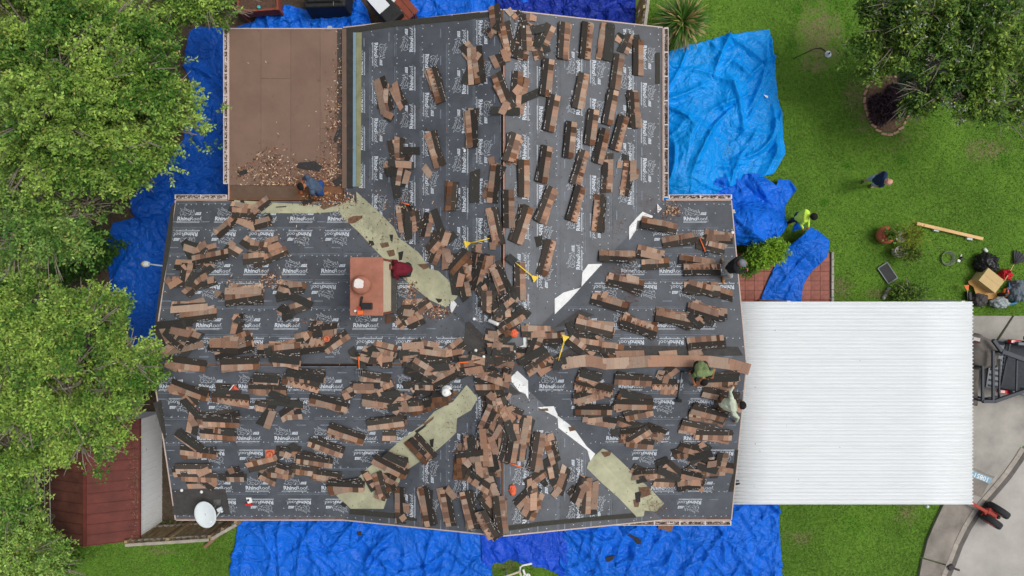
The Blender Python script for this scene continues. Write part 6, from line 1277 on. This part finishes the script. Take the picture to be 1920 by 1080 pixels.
for k in range(5): m = MB(); m.box(c+(Matrix.Rotation(-.85, 3, 'Z') @ Vector((0, (k-2)*.2, 0))), (1.25, .185, .04), -.85); bevel(m.build('plank', rw, tb_), .006)
for u, v in ((-.5, -.38), (.5, -.38), (-.5, .38), (.5, .38)): q = c+(Matrix.Rotation(-.85, 3, 'Z') @ Vector((u, v, 0))); m = MB(); m.box((q.x, q.y, .33), (.08, .08, .66), -.85); m.build('leg', rw, tb_)
ch_ = thing('covered_chest', 'black chest with white sheet on top behind the upper eave', 'chest', P(718, 15)); c = P(722, 14, .85)
m = MB(); m.box(c, (1.15, .62, .26), -.85, taper=.95); bevel(m.build('cover', gm_, ch_), .05, 3); m = MB(); m.box(P(709, 4, 1.0), (.62, .42, .012), -.85); m.build('sheet', M('paper_white', srgb(222, 226, 230), .7, .04), ch_)
m = MB(); bl = P(749, 23, .74); m.lathe([(.07, -.04), (.09, .0), (.085, .03), (.06, .03), (.05, .0), (.01, -.005)], bl, 20); setp(m.build('metal_bowl', steel, None, True), 'small round metal bowl on the red-brown table', 'bowl')
m = MB(); t_ = P(733, -3, .75); m.box(t_, (.3, .2, .02), -.6); m.box(t_+Vector((0, 0, .02)), (.3, .2, .03), -.6, taper=.9); setp(bevel(m.build('white_tray', whitep), .01), 'shallow white tray beside the black chest', 'tray')
m = MB(); cu = P(486, 14, .77); m.lathe([(.045, -.06), (.05, .05), (.04, .055), (.01, .05)], cu, 14); setp(m.build('plant_cup', M('teal_plastic', srgb(60, 190, 190), .4), None, True), 'small teal plastic cup in the raised planter', 'cup')
# downspout elbow seen at the porch edge
for lab, px, py, z in (('small grey roof bracket at the top edge of the brown porch', 618, 52, BZ), ('small grey bracket on the right gable corner', 1374, 396, 2.5)):
    q = P(px, py, z); m = MB(); m.box(q+Vector((0, 0, -.04)), (.12, .1, .1)); m.box(q+Vector((0, -.04, .02)), (.15, .04, .03)); setp(bevel(m.build('bracket', M('bracket_grey', srgb(170, 176, 180), .5)), .008), lab, 'bracket')
# ------------------------------------------------------------------ lawn things
terr = M('terracotta', srgb(196, 108, 82), .75, .12, 6); soilm = M('pot_soil', srgb(84, 64, 50), .95, .3, 20)
def pot(label, px, py, prof, mat, r_in, h, pal, nleaf, spread, seed, off_=(0, 0)):
    c = P(px, py, 0); root = thing('plant_pot', label, 'plant pot', c, 'potted plants on the lawn'); m = MB(); m.lathe(prof, c, 28); m.build('pot', mat, root, True)
    m = MB(); m.lathe([(.01, h-.06), (r_in, h-.06), (r_in, h-.05), (.01, h-.045)], c, 20); m.build('soil', soilm, root)
    rng = np.random.default_rng(seed); k = nleaf; d = rng.normal(size=(k, 3)); d[:, 2] = np.abs(d[:, 2]); q = np.array((c.x+off_[0], c.y+off_[1], h+.06))+d*np.array(spread)*.5; tone = rng.random((k, 1)); col = np.array(pal[0])*(1-tone)+np.array(pal[1])*tone
    leaves('foliage', root, q, d+rng.normal(size=(k, 3))*.5, np.tile([0, 0, 1.], (k, 1))+rng.normal(size=(k, 3))*.5, rng.uniform(.07, .13, k), rng.uniform(.035, .065, k), col)
    m = MB(); rr = random.Random(seed)
    for _ in range(7): e_ = Vector((c.x+off_[0]+rr.gauss(0, spread[0]*.4), c.y+off_[1]+rr.gauss(0, spread[1]*.4), h+rr.uniform(.05, .3))); m.tube([(c.x, c.y, h-.06), (c.x*.5+e_.x*.5, c.y*.5+e_.y*.5, h+.06), e_], [.01, .008, .004], 5)
    m.build('stem', M('stem_green', srgb(90, 96, 50), .8, .2), root)
pot('large round terracotta pot with green plant on the lawn', 1652, 442, [(.16, 0), (.26, .15), (.29, .3), (.25, .42), (.19, .47), (.21, .52), (.19, .53), (.165, .5), (.16, .46)], terr, .17, .5, [(.06, .16, .015), (.16, .3, .04)], 160, (.16, .16, .14), 1)
wpot = [(.13, 0), (.16, .2), (.185, .34), (.19, .36), (.172, .365), (.165, .33)]; wp_ = M('pot_white', srgb(206, 200, 190), .7, .12)
pot('white pot with yellow-green leafy plant beside terracotta pot', 1678, 445, wpot, wp_, .17, .34, [(.12, .17, .02), (.34, .34, .04)], 330, (.34, .34, .25), 2, (.22, .02))
pot('white pot with straggly green plant below the terracotta pot', 1677, 473, wpot, wp_, .17, .34, [(.06, .12, .02), (.2, .24, .05)], 300, (.36, .26, .22), 3, (.2, -.08))
mat_ = thing('framed_screen', 'black rectangular screen with grey frame lying on the lawn', 'screen', P(1664, 512)); R_ = Matrix.Rotation(math.radians(-56), 3, 'Z'); c = P(1664, 512, .06)
m = MB(); m.box(c, (.58, .33, .02), R_); m.build('mesh_panel', M('black_mesh', (.02, .021, .024), .6, .2, 30), mat_)
for u, v, a, b in ((0, .175, .62, .03), (0, -.175, .62, .03), (.3, 0, .03, .32), (-.3, 0, .03, .32)): m = MB(); m.box(c+R_ @ Vector((u, v, .006)), (a, b, .035), R_); m.build('frame_bar', M('frame_grey', srgb(120, 124, 128), .5), mat_)
wd = M('pine_plank', srgb(226, 184, 128), .75, .15, 3); p, q = P(1719, 419, .13), P(1843, 448, .13)
pk_ = thing('timber_plank', 'pale pine plank resting on two white blocks on the lawn', 'plank', P(1780, 433)); m = MB(); m.beam(p, q, .1, .045); bevel(m.build('plank', wd, pk_), .006)
for i, (px, py, l) in enumerate(((1755, 430, 'left'), (1817, 446, 'right'))): c = P(px, py, .05); m = MB(); m.box((c.x, c.y, .052), (.18, .14, .1), -.2); setp(bevel(m.build('white_block', M('block_white', srgb(214, 222, 228), .6, .06)), .012), '%s white block under the pine plank on the lawn' % l, 'block', 'blocks under the plank')
coil = thing('wire_coil', 'loose coil of grey wire on the lawn', 'coil', P(1775, 484)); c = P(1775, 484, .02); wm_ = M('wire_grey', srgb(120, 128, 112), .5, .2)
for k in range(6): m = MB(); r = .17+.012*k; m.tube([c+Vector((r*math.cos(t)+.006*k, r*math.sin(t)+.01*math.sin(k), .012*k+.006*math.sin(3*t+k))) for t in np.linspace(0, 6.283, 28)], .007, 5, cap=False); m.build('loop', wm_, coil, True)
sp = thing('lawn_sprinkler', 'round white sprinkler on dry patch at end of black hose', 'sprinkler', P(1552, 102)); m = MB(); m.lathe([(.1, 0), (.11, .02), (.09, .04), (.04, .05), (.04, .1), (.005, .105)], P(1552, 102), 20); m.build('base', M('sprinkler_white', srgb(206, 214, 220), .5), sp, True); m = MB(); m.lathe([(.028, .105), (.03, .13), (.005, .14)], P(1552, 102), 12); m.build('nozzle', blackp, sp, True)
m = MB(); m.tube([P(x, y, .02) for x, y in ((1487, 110), (1500, 104), (1515, 97), (1528, 91), (1540, 90), (1548, 96), (1552, 102))], .013, 6); setp(m.build('garden_hose', blackp, None, True), 'thin black hose curving to the white sprinkler', 'hose')
bt = thing('white_bottle', 'small white plastic bottle on lawn above black bag', 'bottle', P(1848, 469)); p, q = P(1845, 466, .05), P(1851, 473, .05); m = MB(); m.tube([p, p.lerp(q, .1), p.lerp(q, .8), q], [.03, .05, .05, .02], 12); m.build('body', whitep, bt, True); d = (q-p).normalized(); m = MB(); m.tube([q, q+d*.03], .018, 10); m.build('lid', M('bottle_cap', srgb(140, 190, 220), .5), bt)
sm_ = thing('small_drill', 'small black and white power tool beside the wire coil', 'drill', P(1801, 487)); m = MB(); m.box(P(1803, 485, .05), (.14, .08, .09), .7); bevel(m.build('body', blackp, sm_), .015); m = MB(); m.box(P(1797, 489, .04), (.1, .08, .07), -.4); bevel(m.build('battery', whitep, sm_), .012)
m = MB(); m.tube([P(1801, 481, .05), P(1803, 477, .05)], .018, 8); m.build('chuck', whitep, sm_)
# pile of bags and boxes by the driveway
bagm = M('black_bag', (.012, .012, .013), .35, .3, 6, bump=.6, bscale=14); PG_ = lambda px, py, dz=0: P(px, py, dz)
blob('black_bag', 'crumpled black plastic bag above the cardboard box', 'bag', 1841, 494, (.34, .32, .28), bagm, 5, PG_)
cardm = M('cardboard', srgb(206, 180, 128), .85, .06, 4); R_ = Matrix.Rotation(math.radians(-38), 3, 'Z'); c = P(1858, 526, .42)
bx_ = thing('cardboard_box', 'closed tan cardboard box on the pile by the driveway', 'box', P(1856, 530)); m = MB(); m.box((c.x, c.y, .24), (.66, .5, .42), R_); bevel(m.build('body', cardm, bx_), .008)
for s_ in (-1, 1): m = MB(); m.box(Vector((c.x, c.y, .456))+R_ @ Vector((0, s_*.125, 0)), (.66, .245, .008), R_); m.build('flap', cardm, bx_)
flat('torn brown cardboard sheet under the cardboard box', rg(1780, 440, 6.75)((232, 590), (330, 540), (420, 620), (640, 740), (650, 810), (420, 820), (340, 780), (300, 660), (245, 625)), .13, M('brown_card', srgb(196, 152, 92), .85, .15), 'cardboard_sheet', .02)
blob('red_bag', 'red cloth bag tucked behind the cardboard box', 'bag', 1877, 516, (.17, .17, .22), M('red_cloth', srgb(196, 44, 52), .8, .15, bump=.4), 6, PG_)
bp = thing('backpack', 'grey backpack with blue trim beside the cardboard box', 'backpack', P(1899, 548)); o = blob('main_pack', None, None, 1899, 546, (.26, .32, .24), M('grey_fabric', srgb(104, 116, 124), .85, .2, bump=.4), 7, PG_); off__ = Vector(bp.location); o.data.transform(Matrix.Translation(-off__)); o.parent = bp; o.name = 'main_pack'
m = MB(); blu = M('blue_trim', srgb(50, 140, 206), .6, .1); m.tube([P(1883, 568, .12), P(1895, 570, .14), P(1905, 568, .14)], .03, 8); m.build('base_trim', blu, bp, True); m = MB(); m.tube([P(1892, 530, .4), P(1893, 540, .47), P(1888, 546, .42)], .018, 8); m.build('strap', blu, bp, True)
ot = thing('orange_tool', 'orange and black hand tool between box and backpack', 'tool', P(1886, 548)); m = MB(); m.tube([P(1880, 555, .3), P(1884, 542, .36), P(1889, 541, .38), P(1890, 552, .36), P(1884, 556, .33)], .035, 8); m.build('handle', orange, ot, True); m = MB(); m.box(P(1878, 552, .26), (.14, .1, .5), .4); bevel(m.build('body', blackp, ot), .02)
blob('tool_bag', 'pale grey tool bag at the bottom of the pile', 'bag', 1868, 567, (.27, .17, .2), M('pale_grey_fabric', srgb(164, 174, 174), .8, .15, bump=.3), 8, PG_)
blob('dark_bag', 'dark grey rumpled bag left of the pale grey tool bag', 'bag', 1833, 562, (.23, .2, .16), M('dark_fabric', srgb(84, 80, 80), .9, .3, bump=.5), 9, PG_)
tr = thing('string_trimmer', 'orange-headed string trimmer leaning on the tool pile', 'trimmer', P(1814, 545)); m = MB(); m.tube([P(1814, 538, .3), P(1814, 552, .25), P(1815, 566, .12)], .013, 8); m.build('shaft', steel, tr, True); m = MB(); m.add([P(1807, 535, .3), P(1817, 534, .3), P(1816, 544, .3), P(1813, 545, .3), P(1807, 535, .38), P(1817, 534, .38), P(1816, 544, .36), P(1813, 545, .36)], [(0, 1, 2, 3), (7, 6, 5, 4), (0, 4, 5, 1), (1, 5, 6, 2), (2, 6, 7, 3), (3, 7, 4, 0)]); bevel(m.build('guard', orange, tr), .01); m = MB(); m.box(P(1816, 555, .12), (.12, .3, .2), .1); bevel(m.build('motor', blackp, tr), .03)
rk = thing('leaf_rake', 'black fan leaf rake with wooden handle by the driveway', 'rake', P(1893, 505)); a, b = P(1884, 526, .5), P(1901, 496, .1); m = MB(); m.tube([a, b], .014, 8); m.build('handle', wd, rk, True)
tip = [P(x, y, .05) for x, y in ((1900, 470), (1906, 470), (1912, 472), (1917, 476), (1921, 482), (1923, 489))]
m = MB(); allp = [b]+tip; m.add([tuple(v) for v in allp]+[(v.x, v.y, v.z+.012) for v in allp], [(6, 5, 4, 3, 2, 1, 0), tuple(range(7, 14))]+[(i, (i+1) % 7, 7+(i+1) % 7, 7+i) for i in range(7)]); m.build('fan_head', M('rake_black', (.03, .032, .036), .6, .2, 30), rk)
for t_ in tip: m = MB(); m.tube([b+Vector((0, 0, .02)), t_+Vector((0, 0, .018)), t_+(t_-b)*.06-Vector((0, 0, .03))], .006, 5); m.build('tine', blackp, rk)
# stone edging by the low shrub
sg = thing('stone_edging', 'short run of pale stones by the low shrub', 'edging', P(1662, 555))
for i in range(6):
    q = P(1657+i*2+random.uniform(-1, 1), 558-i*3.2, .05); bm = bmesh.new(); bmesh.ops.create_icosphere(bm, subdivisions=2, radius=.07)
    for v in bm.verts: v.co *= 1+.25*noise.noise(v.co*12+Vector((i, 0, 0)))
    bm.transform(Matrix.Translation(q)); me = bpy.data.meshes.new('stone'); bm.to_mesh(me); bm.free(); me.materials.append(conc); link('stone', me, sg)
# white pipe and garden seat below the bottom gable
ws = thing('garden_chair', 'cream wooden frame with white bent pipe below the bottom tarp', 'frame', P(975, 1075)); RG = rg(920, 1000, 12)
def gp(x, y, z): return P(*RG((x, y))[0], z)
m = MB(); m.tube([gp(660, 830, .7), gp(665, 760, .75), gp(720, 720, .75), gp(930, 680, .75)], .03, 10); m.build('pipe', whitep, ws, True); cr = M('cream_wood', srgb(206, 194, 166), .8, .15)
for a, b in (((320, 975), (650, 860)), ((640, 830), (700, 1010)), ((730, 810), (780, 950)), ((740, 960), (860, 915)), ((860, 915), (885, 1000)), ((320, 975), (340, 1200)), ((700, 1010), (340, 1200))): m = MB(); m.beam(gp(*a, .6), gp(*b, .6), .06, .05); bevel(m.build('bar', cr if a[0] < 700 else whitep, ws), .006)
for a in ((340, 985), (690, 990), (345, 1180)): q = gp(*a, .58); m = MB(); m.box((q.x, q.y, .29), (.05, .05, .58)); m.build('leg', cr, ws)
# small stake and kerb bracket, red two-wheeled trailer
q = P(*RB((92, 440))[0], .35); st_ = thing('marker_stake', 'small pale marker stake at the carport corner on grass', 'stake', (q.x, q.y, 0)); m = MB(); m.tube([(q.x, q.y, 0), (q.x, q.y, .33)], .02, 8); m.build('post', whitep, st_); m = MB(); m.lathe([(.05, .33), (.055, .37), (.03, .4), (.005, .405)], (q.x, q.y, 0), 14); m.build('top', M('stake_blue', srgb(206, 218, 226), .4), st_, True)
tl = thing('tow_trailer', 'red two-wheeled tow trailer axle at the kerb by the carport', 'trailer', P(*RB((660, 510))[0])); redt = M('red_trailer_paint', srgb(164, 52, 36), .45, .2, 5)
def bp_(x, y, z): return P(*RB((x, y))[0], z)
m = MB(); m.beam(bp_(420, 365, .42), bp_(640, 490, .42), .1, .1); bevel(m.build('drawbar', redt, tl), .012); m = MB(); m.beam(bp_(640, 480, .42), bp_(735, 535, .42), .15, .12); bevel(m.build('engine_block', redt, tl), .03); m = MB(); m.beam(bp_(610, 500, .40), bp_(690, 465, .40), .14, .1); m.beam(bp_(590, 520, .34), bp_(720, 440, .34), .05, .05); bevel(m.build('axle', redt, tl), .01)
q = bp_(742, 537, .45); m = MB(); m.lathe([(.06, -.1), (.07, 0), (.05, .05), (.01, .06)], q, 16); m.build('end_cap', blackp, tl, True); rub = M('tyre_rubber', (.035, .036, .038), .85, .15)
ax_d = (bp_(790, 520, .34)-bp_(680, 440, .34)).normalized()
for (xa, ya) in ((745, 475), (675, 570)):
    c = bp_(xa, ya, .34); d = Vector((ax_d.x, ax_d.y, 0)).normalized(); sd_ = Vector((-d.y, d.x, 0)); R_ = Matrix((d, Vector((0, 0, 1)), sd_)).transposed()
    m = MB(); m.lathe([(.2, -.1), (.31, -.1), (.335, -.06), (.335, .06), (.31, .1), (.2, .1)], c, 28, R_=R_); w_ = m.build('wheel', rub, tl, True); m = MB(); m.lathe([(.19, -.103), (.19, .103), (.06, .11)], c, 20, R_=R_); m.build('rim', redt, w_, True)
kb = thing('kerb_bracket', 'small dark bracket with rounded stub on the kerb edge', 'bracket', bp_(320, 1000, .11)); m = MB(); m.box(bp_(310, 1000, .15), (.18, .15, .07), .5); bevel(m.build('plate', M('dark_iron', srgb(70, 66, 64), .7, .2), kb), .01); m = MB(); m.tube([bp_(335, 1005, .16), bp_(350, 1015, .16), bp_(385, 1027, .15)], [.02, .035, .035], 10); m.build('stub', M('dark_iron'), kb, True)
# ------------------------------------------------------------------ pickup, rack and covered equipment
RT = rg(1810, 610, 6.354)
def tp(x, y, z): return P(*RT((x, y))[0], z)
tk = thing('pickup_truck', 'dark blue-grey pickup truck bed with lowered tailgate on driveway', 'truck', tp(720, 480, 0)); paint = M('truck_paint', srgb(66, 74, 86), .35, .1, spec=.5); liner = M('bed_liner', srgb(58, 62, 68), .7, .25, 8)
A, B_, C_, D_ = tp(480, 200, .75), tp(415, 770, .75), tp(1500, 880, .75), tp(1560, 310, .75)   # bed corners: rear-top, rear-bottom, front-bottom, front-top
m = MB(); m.prism([tuple(v)[:2] for v in (A, B_, C_, D_)], .62, .75); m.build('bed_floor', liner, tk)
for i in range(13):
    t = (i+.5)/13; m = MB(); m.beam(A.lerp(B_, t)+Vector((0, 0, .012)), D_.lerp(C_, t)+Vector((0, 0, .012)), .05, .025); m.build('floor_rib', liner, tk)
for a, b in ((A, D_), (B_, C_)): m = MB(); m.beam(a+Vector((0, 0, .22)), b+Vector((0, 0, .22)), .12, .6); bevel(m.build('side_wall', paint, tk), .03, 3)
tg = [tp(320, 165, .72), tp(235, 740, .72), B_, A]; m = MB(); m.prism([tuple(v)[:2] for v in tg], .68, .74); t_ = bevel(m.build('tailgate', paint, tk), .015)
for i in range(9): t = (i+.5)/9; a, b = tg[0].lerp(tg[1], t), tg[3].lerp(tg[2], t); m = MB(); m.beam(a.lerp(b, .15)+Vector((0, 0, .025)), a.lerp(b, .85)+Vector((0, 0, .025)), .06, .018); m.build('panel_rib', liner, t_)
for (x, y) in ((585, 195), (455, 790)): m = MB(); R_ = Matrix.Rotation(math.radians(-7), 3, 'Z'); m.box(tp(x, y, 1.02), (.3, .11, .22), R_); o = bevel(m.build('tail_light', M('lamp_red', srgb(206, 26, 30), .2, .1), tk), .02); m = MB(); m.box(tp(x-10, y, 1.135), (.13, .075, .01), R_); m.build('lens', M('lamp_clear', srgb(240, 200, 196), .2), o)
fr = (C_-B_).normalized(); sdv = (A-B_).normalized()
for k, base in ((0, B_), (1, A)):
    c = base+fr*.85+sdv*(.02 if k == 0 else -.02); R_ = Matrix((fr, Vector((0, 0, 1)), sdv)).transposed(); m = MB(); m.lathe([(.22, -.12), (.36, -.12), (.385, -.07), (.385, .07), (.36, .12), (.22, .12)], (c.x, c.y, .385+.09), 28, R_=R_); m.build('wheel', rub, tk, True)
m = MB(); cc = (C_+D_)/2+fr*1.1; m.box((cc.x, cc.y, .95), (2.0, 1.75, .75), math.atan2(fr.y, fr.x)); bevel(m.build('cab_body', paint, tk), .12, 4); m = MB(); m.box((cc.x, cc.y, 1.55), (1.6, 1.5, .5), math.atan2(fr.y, fr.x), taper=.85); bevel(m.build('cab_roof', paint, tk), .1, 4)
for s_ in (-1, 1): c = cc+fr*.5+sdv*s_*.8; m = MB(); m.lathe([(.22, -.12), (.36, -.12), (.385, -.07), (.385, .07), (.36, .12), (.22, .12)], (c.x, c.y, .475), 28, R_=R_); m.build('wheel', rub, tk, True)
m = MB(); m.box(tp(800, 160, 1.15), (.5, .12, .12), -.1); bevel(m.build('rail_cap', blackp, tk), .02)
# black steel rack
rkm = M('rack_steel', srgb(62, 66, 74), .5, .15, 6); ra = thing('ladder_rack', 'black steel ladder rack standing between truck and carport', 'rack', tp(420, 600, .09))
def bar(a, b, w=.07, nm='rail'): m = MB(); m.beam(a, b, w, w); bevel(m.build(nm, rkm, ra), .008)
zt = 1.75
bar(tp(205, 905, zt), tp(345, 905, zt), .1); bar(tp(345, 905, zt), tp(760, 760, zt), .1); bar(tp(330, 175, zt), tp(430, 310, zt), .1); bar(tp(430, 310, zt), tp(760, 430, zt), .13); bar(tp(205, 480, zt), tp(205, 905, zt)); bar(tp(330, 300, zt), tp(330, 900, zt))
bar(tp(205, 880, zt-.35), tp(400, 850, zt-.5)); bar(tp(410, 400, zt-.2), tp(400, 880, zt-.2), .05); bar(tp(530, 220, zt-.3), tp(430, 720, zt-.5), .05); bar(tp(615, 400, zt-.05), tp(605, 790, zt-.05), .05)
for x, y in ((205, 500), (205, 900), (345, 900), (430, 320)): q = tp(x, y, zt); bar((q.x, q.y, .09), q, .06, 'post')
ce = thing('covered_equipment', 'equipment draped in rumpled grey canvas at the carport edge', 'covered equipment', tp(230, 350, .09)); cv = M('grey_canvas', srgb(108, 102, 96), .9, .15, 5, bump=.3)
def drape(name, pts, h, seed):
    q = [tp(x, y, h) for x, y in pts]; cen = sum(q, Vector())/len(q); bm = bmesh.new(); rings = []
    for r, z in ((.05, h+.06), (.45, h+.05), (.8, h+.02), (1., h-.06), (1.04, h*.6), (1.08, .14)):
        ring = []
        for i in range(48):
            t = i/48*len(q); a, b = q[int(t) % len(q)], q[(int(t)+1) % len(q)]; p = a.lerp(b, t % 1); v = cen.lerp(p, r); f = .035*math.sin(i*1.31+seed)+.03*noise.noise(Vector((v.x*5, v.y*5, z*3+seed))); v = cen+(v-cen)*(1+f*(r > .7)); v.z = z+.05*noise.noise(Vector((v.x*6, v.y*6, seed))) ; ring.append(bm.verts.new(v))
        rings.append(ring)
    for a, b in zip(rings[:-1], rings[1:]):
        for i in range(48): bm.faces.new((a[i], a[(i+1) % 48], b[(i+1) % 48], b[i]))
    bm.faces.new(rings[0]); bmesh.ops.recalc_face_normals(bm, faces=bm.faces[:]); me = bpy.data.meshes.new(name); bm.to_mesh(me); bm.free(); me.materials.append(cv); me.polygons.foreach_set('use_smooth', [True]*len(me.polygons)); return link(name, me, ce)
drape('canvas_cover', [(60, 110), (190, 105), (330, 190), (420, 330), (405, 520), (290, 500), (200, 540), (120, 480), (60, 400)], 1.5, 1); drape('canvas_side', [(20, 420), (175, 440), (160, 960), (20, 980)], 1.1, 2)
m = MB(); m.box(tp(125, 205, 1.6), (.24, .05, .05)); m.build('label_band', M('maroon_band', srgb(84, 44, 40), .7), ce); m = MB(); m.box(tp(130, 165, 1.6), (.2, .1, .05), -.2); m.build('white_patch', M('patch_grey', srgb(196, 190, 184), .8), ce)
# bare dark pots in the shade by the tree
for i, (px, py, r, l) in enumerate(((182, 490, .2, 'lower'), (186, 470, .16, 'upper'))):
    c = P(px, py, 0); m = MB(); m.lathe([(r*.7, 0), (r, .3), (r*1.05, .32), (r*.92, .32), (r*.8, .08), (.01, .07)], c, 20); setp(m.build('dark_pot', M('dark_pot', srgb(50, 48, 46), .7, .2), None, True), '%s dark empty pot in shade left of the blue tarp' % l, 'pot')
